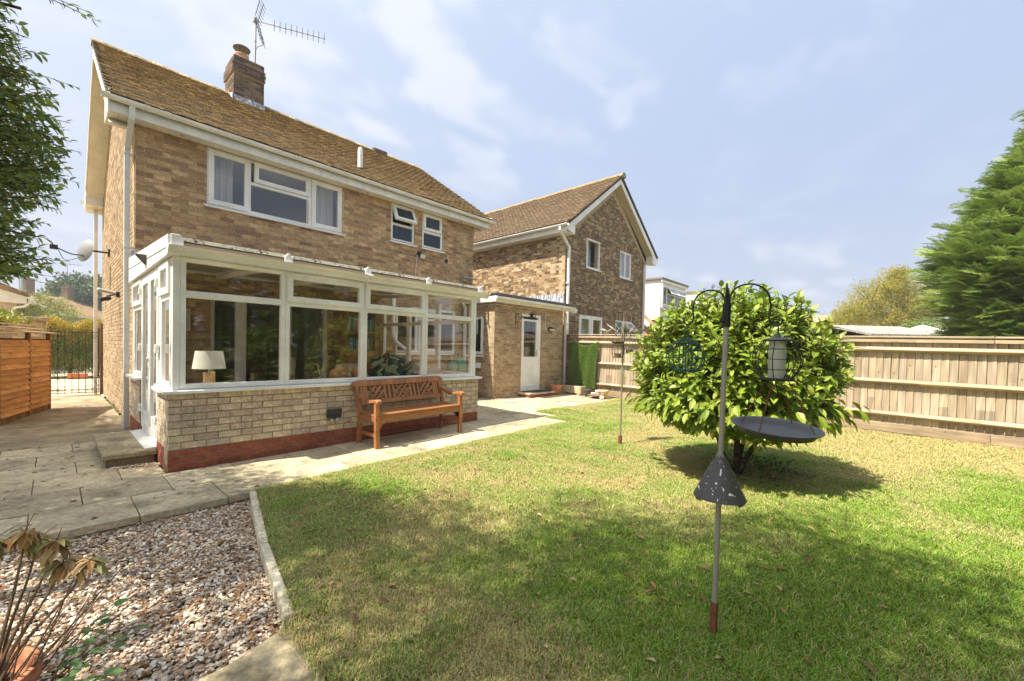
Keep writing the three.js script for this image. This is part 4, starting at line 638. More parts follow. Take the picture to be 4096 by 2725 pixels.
// ---------------------------------------------------------------- neighbouring house, gable towards the garden
{
  const x0 = 10.38, x1 = 16.25, z0 = -2.26, z1 = -10.6, so = 5.0, rx = (x0 + x1) / 2, ry = 7.62, ex = 10.02, ey = 5.22, gz = -1.96;
  const h = thing('neighbour_house', 'dark multi-coloured brick house with white bargeboards beyond the fence', 'house');
  const W = x1 - x0, slope = (ry - ey) / (rx - ex); const M0 = wallFrame([x0, 0, z0], [1, 0, 0]); const u = x => x - x0;
  const holes = [[u(11.62), 4.16, u(12.52), 5.15], [u(13.97), 4.15, u(14.90), 5.145], [u(11.26), 1.3, u(12.79), 2.55], [u(13.75), 1.5, u(15.08), 2.515]];
  const top = v => { const t = (v - so + .12) / slope; return t <= 0 ? [0, W] : [t, W - t]; };
  brickWall(h, 'gable_wall', { O: [x0, 0, z0], U: [1, 0, 0], W, H: 7.44, pal: 'burnt', holes, thick: .24, span: top, outline: [[0, 0], [W, 0], [W, so], [W / 2, 7.42], [0, so]], mix: .45, own: k => k.v0 > 2.2 });
  brickWall(h, 'flank_wall', { O: [x0, 0, z1], U: [0, 0, 1], W: z0 - z1, H: so, pal: k => rnd() < .8 ? 'flank' : 'burnt', thick: .24, mix: .4, outline: rect(.26, 0, z0 - z1 - .26, so), own: k => k.v0 > 2.7 });
  add('flank_wall', bx(x1 - .2, 0, z1, x1, so, z0 - .25), M.mortar, h); add('rear_wall', bx(x0 + .05, 0, z1 - .02, x1 - .21, so, z1 + .2), M.mortar, h);
  add('floor', bx(x0 + .25, 2.75, z1 + .21, x1 - .21, 2.95, z0 - .25), M.plaster, h); add('ceiling', bx(x0 + .25, 5.2, z1 + .21, x1 - .21, 5.26, z0 - .25), M.plaster, h);
  // soldier courses over the openings
  for (const [a, b, v] of [[11.55, 12.6, 5.16], [13.9, 14.98, 5.155], [11.15, 12.9, 2.56], [13.65, 15.18, 2.525]]) { const P = brickMats.burnt; for (let x = a; x < b; x += .075) { const g = pick(BRICK_FULL).clone(); g.rotateZ(Math.PI / 2); const o = new THREE.Mesh(g, pick(P.mats)); o.name = 'brick'; o.position.set(x + .0375, v + .11, z0 + .004); h.children.find(c => c.name === 'gable_wall').add(o); } }
  // roof
  const under = extrude([[ex, ey - .012], [rx, ry - .012], [2 * rx - ex, ey - .012], [2 * rx - ex, ey - .07], [rx, ry - .1], [ex, ey - .07]], gz - z1 + .3).translate(0, 0, z1 - .3);
  const rf = tileRoof(h, 'roof', [ex - .03, ey, z1 - .3], [ex - .03, ey, gz + .02], [rx - ex + .03, ry - ey, 0], { under, cols: [[0.148, 0.113, 0.080], [0.134, 0.101, 0.072], [0.164, 0.125, 0.090], [0.120, 0.090, 0.065], [0.140, 0.105, 0.076]], edge: [1.9, 1.8, 1.65], cap: 300 });
  add('verge_tiles', [plank([2 * rx - ex + .03, ey + .03, gz - .1], [rx, ry + .03, gz - .1], .26, .035, [0, 1, 0])], mat([.14, .11, .08], { map: rep(T.tile, 3) }), rf);
  add('verge_tiles', [plank([ex - .03, ey + .008, gz - .09], [rx, ry + .008, gz - .09], .24, .03, [0, 1, 0])], mat([.14, .11, .08], { map: rep(T.tile, 3) }), rf);
  for (let z = gz - .3; z > z1 - .3; z -= .42) { const pts = []; for (let k = 0; k <= 8; k++) { const a = Math.PI * (.05 + .9 * k / 8); pts.push([Math.cos(a) * .15, Math.sin(a) * .14]); } for (let k = 8; k >= 0; k--) { const a = Math.PI * (.05 + .9 * k / 8); pts.push([Math.cos(a) * .13, Math.sin(a) * .12]); } add('ridge_tile', extrude(pts, .415).translate(rx, ry - .05 + rr(-.012, .012), z), mat([.27 + rr(-.03, .03), .205, .13], { map: rep(T.tile, 2.4) }), rf); }
  { const pts = []; for (let k = 0; k <= 12; k++) { const a = Math.PI * k / 12; pts.push([Math.cos(a) * .16, Math.sin(a) * .15]); } add('ridge_end', extrude(pts, .1).translate(rx, ry - .06, gz + .0), mat([.30, .27, .22], { map: rep(T.grit, 3) }), rf); }
  // bargeboards, soffit under the verge, boxed feet
  const bb = (s) => { const xa = s < 0 ? ex : 2 * rx - ex; return extrude([[xa, ey - .03], [rx, ry - .03], [rx, ry - .28], [xa - s * .42, ey - .03 + .42 * slope - .26], [xa - s * .42, ey - .265], [xa, ey - .19]], .025, .003).translate(0, 0, gz - .03); };
  add('bargeboard', bb(-1), M.pvc, h); add('bargeboard', bb(1), M.pvc, h);
  const sf = s => { const xa = s < 0 ? ex + .4 : 2 * rx - ex - .4, y = ey + .4 * slope - .27; return tri([xa, y, gz - .03], [rx, ry - .29, gz - .03], [rx, ry - .29, z0], [xa, y, z0]); };
  add('verge_soffit', [sf(-1), sf(1)], mat([.55, .47, .33], { side: THREE.DoubleSide }), h);
  for (const s of [-1, 1]) { const xo = s < 0 ? ex : 2 * rx - ex; add('box_soffit', bx(xo, ey - .265, gz - .03, s < 0 ? x0 + .05 : x1 - .05, ey - .25, z0), M.soffit, h); if (s > 0) add('box_face', bx(xo - .42, ey - .25, z0 + .02, xo - .44, ey + .05, gz - .035), M.soffit, h); }
  add('fascia', [rb(ex, ey - .24, z1, ex + .022, ey - .04, gz - .032, .004)], M.pvcOld, h); add('eaves_soffit', bx(ex + .02, so - .012, z1, x0 - .002, so - .002, z0), M.soffit, h);
  const gut = gutterG(0, gz - z1 + .06, ey - .03, 0, .057); gut.rotateY(-Math.PI / 2); gut.translate(ex - .075, 0, z1); const gg = add('gutter', gut, M.pvc, h); for (let z = gz - .45; z > z1; z -= .85) { const b = gutterG(0, .03, ey - .026, 0, .063); b.rotateY(-Math.PI / 2); b.translate(ex - .075, 0, z); add('gutter_bracket', b, M.pvc, gg); }
  const px = 10.47, pz = z0 + .07; add('downpipe', [plank([ex - .075, ey - .05, gz - .22], [ex - .06, ey - .2, gz - .22], .075, .075, [0, 0, 1]), plank([ex - .06, ey - .19, gz - .22], [px, ey - .62, pz], .066, .066, [0, 0, 1]), rb(px - .036, 1.2, pz - .036, px + .036, ey - .58, pz + .036, .006)], M.pvc, h);
  for (const y of [4.55, 3.45, 2.2]) add('pipe_clip', rb(px - .085, y, pz - .045, px + .045, y + .022, pz + .045, .003), M.pvc, h);
  const qx = 15.95; add('downpipe', [plank([16.6, ey - .2, gz - .2], [qx, ey - .36, pz], .07, .07, [0, 0, 1]), rb(qx - .036, 1.2, pz - .036, qx + .036, ey - .34, pz + .036, .006)], M.pvc, h); add('gutter_end', cyl(.06, .12, 16.78, ey - .1, gz - .1, 14), M.pvc, h);
  windowUnit(h, M0, holes[0], [{ r: [u(11.66), 4.20, u(12.48), 5.12], sash: true, w: .085, swing: -.5 }], { over: .06, bars: [] });
  windowUnit(h, M0, holes[1], [{ r: [u(14.03), 4.22, u(14.40), 5.09], sash: false }, { r: [u(14.47), 4.22, u(14.84), 5.09], sash: false }], { bars: [[u(14.405), 4.19, u(14.465), 5.12]], over: .05 });
  windowUnit(h, M0, holes[2], [{ r: [u(11.30), 1.34, u(12.0), 2.52], sash: true, w: .1 }, { r: [u(12.05), 1.34, u(12.76), 2.52], sash: true, w: .1 }], { bars: [[u(12.0), 1.34, u(12.05), 2.52]] });
  windowUnit(h, M0, holes[3], [{ r: [u(13.82), 1.56, u(14.32), 2.46], sash: false }, { r: [u(14.38), 2.02, u(15.04), 2.485], sash: true, tilt: .75, w: .08 }, { r: [u(14.43), 1.56, u(15.0), 1.96], sash: false }], { bars: [[u(14.325), 1.54, u(14.375), 2.48], [u(14.4), 1.965, u(15.03), 2.01]] });
  add('curtain_lining', bx(11.9, 4.1, z0 - .4, 12.5, 5.15, z0 - .38), mat([.50, .56, .52], { map: rep(T.stroke, 1) }), h); add('blind', bx(13.95, 4.12, z0 - .36, 14.9, 5.18, z0 - .34), mat([.62, .64, .68]), h); add('blind', bx(11.25, 1.25, z0 - .5, 12.8, 2.6, z0 - .48), mat([.30, .33, .26], { map: rep(T.stroke, 1) }), h);
  // lead flashing over the roof of the extension
  add('flashing', [rb(x0 - .02, 2.66, -6.0, x0 - .003, 3.14, -2.27, .004)], M.lead, h);
}

// ---------------------------------------------------------------- closeboard fence
{
  const topY = z => 1.865 - (z + 1.8) * .0205, botY = .085; const tx = .156, tz = -.988; // along the fence, far end first
  const f = thing('board_fence', 'tall closeboard timber fence with arris rails along the garden boundary', 'fence');
  const za = -1.98, zb = 9.2, P = (z, d = 0) => [FX(z) - d * .988, 0, z - d * .156];
  const tones = [[.43, .365, .275], [.39, .32, .235], [.46, .395, .305], [.35, .28, .20], [.44, .365, .265], [.41, .35, .275]]; const wm = [0, 1, 2].flatMap(i => tones.map(c => { const t = rep(T.wood, 2, .5); t.offset.set(i * .31, i * .17); return mat(c, { map: t, bumpMap: T.woodB, bumpScale: .0015, roughness: .92 }); }));
  const yaw = Math.atan2(-.156, -.988) ; // board width runs along the fence
  const geos = [0, 1, 2, 3].map(i => { const w = .0915, g = extrude([[0, 0], [w, -.0], [w, .012], [w - .003, .015], [.003, .022], [0, .019]], 1); g.rotateX(-Math.PI / 2); const U = g.attributes.uv, p = g.attributes.position; for (let k = 0; k < U.count; k++) U.setXY(k, p.getX(k) * .8 + i * .23 + p.getZ(k), p.getY(k) * 1.6 + i * .41); return g; });
  const step = .0955; for (let z = zb; z > za; z -= step) {
    const t = topY(z) - .05, b = botY + .10; const o = new THREE.Mesh(pick(geos), pick(wm)); o.name = 'board'; const q = P(z, 0); o.position.set(q[0] + .03, b, q[2]); o.rotation.y = Math.atan2(.988, .156) ; o.scale.set(1, t - b, 1); o.rotation.z = rr(-.004, .004); f.add(o);
  }
  const seg = [[-1.98, .8], [.8, 3.6], [3.6, 6.4], [6.4, 9.2]];
  const rail = (fr, w, t, d, m, name) => { for (const [a, b] of seg) { const y = z => botY + fr * (topY(z) - botY); const p = P(a, d), q = P(b - .004, d); p[1] = y(a); q[1] = y(b); add(name, plank(p, q, w, t, [0, 1, 0], .008), m, f); } };
  const rm = mat([.43, .355, .25], { map: rep(T.wood, 3, .6), roughness: .9 });
  for (const fr of [.185, .52, .853]) for (const [a, b] of seg) { // triangular rails
    const y = z => botY + fr * (topY(z) - botY); const s = extrude([[0, -.045], [.07, -.004], [.07, .006], [0, .042]], 1, .005); s.rotateY(0); // profile in x (out) and y; extrude along z
    const p = P(a, .005), q = P(b, .005); p[1] = y(a); q[1] = y(b); const A = V3(...p), B = V3(...q), Z = B.clone().sub(A), L = Z.length(); Z.normalize(); const X = V3(-.988, 0, -.156), Yv = Z.clone().cross(X).normalize(); s.scale(1, 1, L - .004); s.applyMatrix4(new THREE.Matrix4().makeBasis(X, Yv, Z)); s.translate(...p);
    const U = s.attributes.uv, c = s.attributes.position; for (let k = 0; k < U.count; k++) U.setXY(k, c.getY(k) * 1.5 + fr * 3, c.getZ(k) * .5 + fr); add('rail', s, rm, f);
  }
  rail(.985, .085, .03, .01, mat([.43, .36, .26], { map: rep(T.wood, 3, .6) }), 'capping'); rail(.945, .03, .055, .025, rm, 'counter_rail');
  for (const [a, b] of seg) { const p = P(a, .03), q = P(b - .004, .03); p[1] = q[1] = botY + .075; add('gravel_board', plank(p, q, .026, .15, [0, 1, 0], .004), mat([.36, .285, .195], { map: rep(T.wood, 2, .6) }), f); }
  for (const z of [-1.94, .8, 3.6, 6.4, 9.2]) { const p = P(z, z < 0 ? .02 : -.08); add('post', rb(p[0] - .05, 0, p[2] - .05, p[0] + .05, topY(z) - .04, p[2] + .05, .006), z < 0 ? mat([.16, .085, .045], { map: rep(T.wood, 3, .6) }) : M.fence, f); }
}
{ // artificial grass mat hung over the fence
  const t = thing('grass_mat', 'bright green artificial turf mat hung over the fence beside the back door', 'mat'); const P = (z, d) => [FX(z) - d * .988, z - d * .156];
  const gm = []; const n = 14, m = 22; const surf = (a, b) => { const z = lerp(-1.72, -.74, a) + (b - .5) * .0 - (b * .07), y = lerp(1.68 - .05 * a - .16 * Math.sin(a * Math.PI) * (1 - b), .26, b); const bulge = .10 + .05 * Math.sin(b * 3.1) + .035 * Math.sin(a * 8.5 + 1) * (.3 + b) + .02 * Math.sin(a * 17 + b * 3); const [x, zz] = P(z, bulge - (b < .05 ? .0 : 0)); return [x, y, zz]; };
  for (let i = 0; i < n; i++) for (let j = 0; j < m; j++) gm.push(tri(surf(i / n, j / m), surf(i / n, (j + 1) / m), surf((i + 1) / n, (j + 1) / m), surf((i + 1) / n, j / m)));
  add('backing', gm, mat([.12, .20, .03], { side: THREE.DoubleSide }), t);
  const blade = new THREE.BufferGeometry(); blade.setAttribute('position', new THREE.Float32BufferAttribute([-.0022, 0, 0, .0022, 0, 0, 0, .004, .028, .003, 0, .0, .006, 0, .003, .006, -.004, .024], 3)); blade.computeVertexNormals();
  const N = 15000, im = new THREE.InstancedMesh(blade, mat([1, 1, 1], { side: THREE.DoubleSide, roughness: .6 }), N), d = new THREE.Object3D(); rnd = mulberry(77);
  for (let i = 0; i < N; i++) { const s = surf(rnd(), rnd()); d.position.set(s[0] - .002, s[1], s[2]); d.rotation.set(rr(-.7, .9), -Math.PI / 2 - .15 + rr(-.8, .8), rr(-.6, .6)); d.scale.setScalar(rr(.8, 1.6)); d.updateMatrix(); im.setMatrixAt(i, d.matrix); const k = rnd(); im.setColorAt(i, k < .2 ? C3(.36, .38, .12) : C3(rr(.16, .25), rr(.30, .42), rr(.04, .07))); }
  im.name = 'pile'; stuff(im); t.add(im);
}
// ---------------------------------------------------------------- pots and trough by the fence
{
  const y0 = gy(9);
  const pot = (name, label, x, z, r, h, m, group) => { const t = thing(name, label, 'plant pot', [x, y0, z], 0, group); add('body', lathe([[0, 0], [r * .72, 0], [r * .95, h * .78], [r * 1.05, h * .78], [r * 1.08, h], [r * .97, h], [r * .9, h * .8], [r * .7, h * .75], [0, h * .75]], 28), m, t); return t; };
  const tp = pot('terracotta_pot', 'large terracotta pot with a wiry seedling beside the back step', 9.22, -1.68, .17, .29, M.terra); add('soil', cyl(.15, .01, 0, .225, 0, 20), M.soilDark, tp);
  const stems = []; rnd = mulberry(5); for (let i = 0; i < 9; i++) { const a = rr(0, 6.28), r = rr(.03, .16), h = rr(.25, .52); stems.push(tube([[0, .22, 0], [Math.cos(a) * r * .4, .22 + h * .5, Math.sin(a) * r * .4], [Math.cos(a) * r, .22 + h, Math.sin(a) * r]], .004, 4)); } add('stems', stems, M.bark, tp);
  const lf = []; for (let i = 0; i < 60; i++) { const a = rr(0, 6.28), r = rr(.02, .13), g = tri([0, 0, 0], [.012, .02, 0], [0, .045, .006], [-.012, .02, 0]); g.rotateX(rr(-1, 1)); g.rotateY(rr(0, 6.28)); g.translate(Math.cos(a) * r, rr(.28, .62), Math.sin(a) * r); lf.push(g); } stuff(add('leaves', lf, mat([.12, .17, .06], { side: THREE.DoubleSide }), tp));
  const tr = thing('stone_trough', 'long buff reconstituted stone trough standing on feet below the turf mat', 'trough', [9.70, y0, -1.42], Math.atan2(.988, .156) - Math.PI / 2 + Math.PI); const trm = mat([.55, .44, .28], { map: rep(T.grit, 3) });
  add('body', [rb(-.11, .05, -.38, .11, .26, .38, .015), bx(-.08, .2, -.35, .08, .262, .35)], trm, tr); for (const z of [-.28, .28]) add('foot', rb(-.1, 0, z - .05, .1, .052, z + .05, .01), trm, tr); add('soil', bx(-.085, .255, -.355, .085, .265, .355), M.soilDark, tr); add('moulding', [-.2, 0, .2].map(z => sph(.03, -.108, .15, z, 10, 6)), trm, tr);
  pot('grey_pot', 'small dark grey plastic pot beside the stone trough', 9.60, -.88, .10, .20, mat([.10, .095, .09])); pot('white_pot', 'small white plastic pot between the grey pot and the terracotta-rimmed pot', 9.56, -.66, .07, .12, M.pvc); pot('white_pot', 'white pot with a red rim beside the cream pot', 9.62, -.54, .09, .20, mat([.72, .66, .58])); pot('cream_pot', 'cream pot with a terracotta rim nearest the lawn', 9.55, -.33, .115, .22, mat([.68, .50, .26]));
  const sc = thing('dish_saucer', 'wide brown saucer propped low on the paving before the pots', 'saucer', [9.36, y0, -.47]); add('dish', lathe([[0, .05], [.2, .06], [.23, .085], [.225, .09], [.19, .07], [0, .06]], 28), mat([.22, .15, .09]), sc); add('foot', cyl(.1, .05, 0, 0, 0, 18, .08), mat([.15, .1, .07]), sc);
  tag(add('white_stone', (() => { const g = sph(.07, 0, 0, 0, 12, 8); g.scale(1.2, .7, .8); g.translate(9.25, y0 + .045, -.23); return g; })(), mat([.78, .77, .74])), 'white stone lying on the paving edge by the saucer', 'stone');
}

// ---------------------------------------------------------------- hardwood garden bench against the conservatory wall
{
  const t = thing('garden_bench', 'hardwood garden bench with lattice back against the brick dwarf wall', 'bench', [2.79, gy(2.79), .36]); t.rotation.z = .0169;
  const wd = mat([.34, .15, .055], { map: rep(T.wood, 2.4, .8), roughness: .55, bumpMap: rep(T.woodB, 2, .6), bumpScale: .0008 });
  const hw = .715, fz = .225, bz = -.22;
  for (const s of [-1, 1]) {
    add('leg', [plank([s * hw, 0, fz], [s * hw, .615, fz], .055, .055, [0, 0, 1], .004)], wd, t);
    add('leg', [plank([s * hw, 0, bz - .02], [s * hw, .42, bz + .03], .05, .055, [0, 0, 1], .004), plank([s * hw, .415, bz + .03], [s * hw, .80, bz - .10], .05, .05, [0, 0, 1], .004)], wd, t);
    add('armrest', [extrude([[-.24, .66], [-.18, .665], [-.08, .63], [.02, .605], [.10, .605], [.20, .625], [.26, .63], [.295, .61], [.30, .585], [.275, .572], [.2, .585], [.1, .565], [.0, .565], [-.1, .595], [-.24, .625]].map(([z, y]) => [-z, y]), .06, .008).applyMatrix4(new THREE.Matrix4().makeBasis(V3(0, 0, -1), V3(0, 1, 0), V3(1, 0, 0))).translate(s * hw - .03, .005, 0)], wd, t);
    add('stretcher', plank([s * hw, .16, bz], [s * hw, .16, fz - .02], .03, .045), wd, t); add('seat_rail', plank([s * hw, .37, bz], [s * hw, .375, fz - .02], .03, .075), wd, t);
    add('bracket', extrude([[0, 0], [.12, 0], [.10, -.03], [.06, -.035], [.04, -.07], [.0, -.10]], .022, .003).applyMatrix4(new THREE.Matrix4().makeScale(-s, 1, 1)).translate(s * (hw - .028), .345, fz - .02), wd, t);
  }
  add('seat_rail', plank([-hw, .372, fz + .0], [hw, .372, fz + .0], .03, .085, [0, 1, 0]), wd, t); add('seat_rail', plank([-hw, .372, bz + .03], [hw, .372, bz + .03], .03, .07, [0, 1, 0]), wd, t);
  for (let i = 0; i < 6; i++) { const z = lerp(bz + .06, fz + .005, i / 5); add('seat_slat', plank([-hw - .02, .428 - .012 * Math.sin(i / 5 * Math.PI), z], [hw + .02, .428 - .012 * Math.sin(i / 5 * Math.PI), z], .062, .022, [0, 1, 0], .005), wd, t); }
  // back: leaning frame with three lattice panels, each between slats
  const bk = new THREE.Matrix4().makeTranslation(0, .42, bz + .03).multiply(new THREE.Matrix4().makeRotationX(-.31)); const B = (x0, y0, x1, y1, d = .022) => rb(x0, y0, -d / 2, x1, y1, d / 2, .004).applyMatrix4(bk);
  const tr = add('top_rail', extrude([[-.78, .355], [-.80, .385], [-.775, .415], [-.70, .44], [.70, .44], [.775, .415], [.80, .385], [.78, .355], [.74, .348], [-.74, .348]], .032, .006).translate(0, 0, -.016).applyMatrix4(bk), wd, t);
  add('bottom_rail', B(-hw, .095, hw, .155, .028), wd, t);
  for (const c of [-.435, 0, .435]) {
    for (const s of [-1, 1]) add('back_slat', B(c + s * .145 - .017, .15, c + s * .145 + .017, .352, .02), wd, t);
    for (const sgn of [1, -1]) for (let k = -1; k <= 1; k++) { const cx = c + k * .095, L = .135, hy = .101; let x0 = cx - L * .75, x1 = cx + L * .75, y0 = .15, y1 = .352; const lo = c - .125, hi = c + .125; const sl = (y1 - y0) / (x1 - x0) * sgn; let a = x0, b = x1, ya = sgn > 0 ? y0 : y1, yb = sgn > 0 ? y1 : y0; if (a < lo) { ya += (lo - a) * sl; a = lo; } if (b > hi) { yb -= (b - hi) * sl; b = hi; } if (b - a < .03) continue; add('lattice_bar', plank([a, ya, sgn * .006], [b, yb, sgn * .006], .011, .03, [-(yb - ya), b - a, 0], .002).applyMatrix4(bk), wd, t); }
  }
  for (const c of [-.2175, .2175, -.655, .655, -.615, .615]) add('back_slat', B(c - .017, .15, c + .017, .352, .018), wd, t);
  const font = await new FontLoader().loadAsync('fonts/droid/droid_serif_regular.typeface.json');
  const tx = new TextGeometry('CE & JE Fenwick', { font, size: .036, depth: .004, curveSegments: 3 }); tx.computeBoundingBox(); const w = tx.boundingBox.max.x; tx.translate(-w / 2, .378, .0145); tx.applyMatrix4(bk); tx.translate(-.02, 0, 0); add('carved_lettering', plain(tx), mat([.05, .025, .012]), tr);
}
{ // outdoor socket on the dwarf wall
  const t = thing('outdoor_socket', 'black weatherproof outdoor socket box on the buff brick wall', 'socket', [1.76, .44, .002]); add('box', rb(-.09, -.045, 0, .09, .075, .07, .012), M.black, t); add('lid', rb(-.094, .0, .04, .094, .082, .085, .014), mat([.03, .03, .032], { roughness: .35 }), t); for (const x of [-.035, .04]) add('cable_gland', [cyl(.02, .035, x, -.08, .04, 10), rb(x - .02, -.10, .02, x + .02, -.07, .06, .006)], mat([.42, .43, .45]), t);
}
// ---------------------------------------------------------------- stone steps at the conservatory door
{ const t = thing('door_step', 'old concrete slab step below the conservatory side door', 'step'); add('slab', rb(-.46, .085, -2.12, -.005, .135, -.60, .008), M.concPath, t); add('base', bx(-.43, 0, -2.1, -.02, .085, -.64), mat([.22, .18, .13], { map: rep(T.conc, .8) }), t); }
// ---------------------------------------------------------------- lights and fittings on the walls
{ const t = thing('floodlight', 'small black floodlight on the rear wall below the little windows', 'floodlight', [5.36, 3.62, HZ0 + .002]); add('bracket', [cyl(.035, .03, 0, -.02, .03, 12), rb(-.05, -.03, 0, .05, .05, .03, .006)], M.black, t); add('head', rb(-.02, -.10, .05, .15, .02, .09, .008).applyMatrix4(new THREE.Matrix4().makeRotationX(.3)), M.black, t); add('lens', rb(-.008, -.09, .088, .138, .01, .094, .002).applyMatrix4(new THREE.Matrix4().makeRotationX(.3)), mat([.78, .72, .58], { roughness: .2 }), t); add('cable', tube([[-.05, -.05, .01], [-.07, -.12, .012], [-.08, -.3, .012], [-.10, -.42, .012], [-.11, -.85, .012]], .006, 6, false, 5), M.pvcOld, t); }
{ const t = thing('wedge_lamp', 'small wedge-shaped lamp on the white side panel of the conservatory', 'lamp', [-.022, 2.36, -1.35]); add('housing', extrude([[0, -.06], [.10, .055], [0, .055]], .12, .003).applyMatrix4(new THREE.Matrix4().makeBasis(V3(-1, 0, 0), V3(0, 1, 0), V3(0, 0, -1))).translate(0, 0, .06), mat([.10, .09, .08]), t); }
{ const t = thing('security_lamp', 'black security lamp and camera on the side wall of the house', 'lamp', [HX0, 2.22, -5.2]); add('bracket', rb(-.05, -.05, -.04, -.002, .05, .04, .008), M.black, t); add('head', [rb(-.30, -.07, -.06, -.14, .0, .08, .02).applyMatrix4(new THREE.Matrix4().makeRotationZ(.3)), rod([-.05, 0, 0], [-.18, -.05, .0], .012)], M.black, t); add('camera', [rod([-.05, .02, 0], [-.27, .06, .02], .03), sph(.035, -.28, .062, .02, 12, 8)], mat([.55, .55, .55]), t); }
{ const t = thing('satellite_dish', 'grey satellite dish on an arm from the side wall of the house', 'satellite dish', [HX0, 3.28, -7.2]); const g = new THREE.SphereGeometry(.46, 24, 10, 0, Math.PI * 2, 0, .58); g.rotateX(Math.PI / 2); g.translate(0, 0, -.42); g.rotateY(-1.1); g.rotateZ(-.2); g.translate(-.42, .0, .0); add('reflector', plain(g), mat([.24, .25, .26], { side: THREE.DoubleSide, roughness: .6 }), t); add('mount', [rod([0, 0, 0], [-.32, 0, 0], .02), rb(-.03, -.08, -.05, 0, .08, .05, .006)], M.black, t); add('feed_arm', [tube([[-.38, -.12, .05], [-.6, -.14, .12], [-.82, -.05, .16]], .012), rb(-.92, -.09, .12, -.80, .0, .2, .008)], M.black, t); add('cable', tube([[-.8, -.08, .16], [-.7, -.28, .14], [-.5, -.2, .1], [-.3, -.05, .05]], .006, 5, false, 5), M.black, t); }
{ // television aerial on the chimney
  const t = thing('tv_aerial', 'rooftop television aerial on a mast beside the chimney', 'aerial', [2.66, 7.80, -6.35]); const h = 1.62;
  add('mast', [rod([0, 0, 0], [.02, h, 0], .024), cyl(.03, .03, .004, .45, 0, 10), cyl(.03, .03, .012, 1.05, 0, 10), rb(-.04, h - .10, -.05, .06, h + .0, .05, .01)], M.galv, t);
  const A = V3(.02, h - .05, 0), dir = V3(.86, -.06, .50).normalize(), side = V3(0, 1, .06); const p = s => A.clone().addScaledVector(dir, s);
  add('boom', rod(p(-.02).toArray(), p(1.62).toArray(), .011), M.galv, t);
  for (let i = 0; i < 10; i++) { const q = p(.42 + i * .13); add('director', [rod(q.clone().addScaledVector(side, -.13).toArray(), q.clone().addScaledVector(side, .13).toArray(), .006), rod(q.clone().add(V3(-.05, -.05, .09)).toArray(), q.clone().add(V3(.05, .05, -.09)).toArray(), .005)], M.iron, t); }
  for (const s of [-1, 1]) { const bars = []; const o = p(.05); for (let i = 0; i < 6; i++) { const q = o.clone().add(V3(.02 + i * .018, s * (.06 + i * .085), -.1 + i * .01)); bars.push(rod(q.clone().add(V3(-.12, 0, .2)).toArray(), q.clone().add(V3(.12, 0, -.1)).toArray(), .006)); } bars.push(rod(o.toArray(), o.clone().add(V3(.12, s * .5, 0)).toArray(), .008), rod(o.clone().add(V3(-.1, s * .05, .14)).toArray(), o.clone().add(V3(0, s * .5, .18)).toArray(), .007)); add('reflector', bars, M.iron, t); }
  add('cable', tube([[.1, h - .3, .05], [.2, h - .55, .05], [.08, h - .66, .02], [.025, h - .75, .02], [.015, .1, .02]], .006, 5, false, 4), M.black, t);
}
// hose reel on the wall beside the kitchen window
{ const t = thing('hose_reel', 'green wall-mounted hose reel beyond the conservatory glass', 'hose reel', [6.40, .78, HZ0 + .01]); const gm = mat([.10, .27, .20], { roughness: .45 });
  const c = new THREE.CylinderGeometry(.24, .24, .24, 32); c.rotateZ(Math.PI / 2); c.translate(.02, .08, .26); add('drum_case', [plain(c), rb(-.10, -.14, .02, .14, .34, .34, .06, 3)], gm, t); add('side_cover', [sph(.17, -.10, .08, .26, 18, 10)], gm, t); add('handle', tube([[-.02, .33, .2], [-.02, .42, .22], [.06, .42, .24], [.06, .33, .24]], .015), M.black, t); add('dial', (() => { const g = new THREE.TorusGeometry(.045, .014, 8, 20); g.translate(.03, .46, .24); return plain(g); })(), M.black, t); add('nozzle', rb(-.16, .24, .2, -.10, .36, .26, .015), mat([.75, .28, .03]), t); }

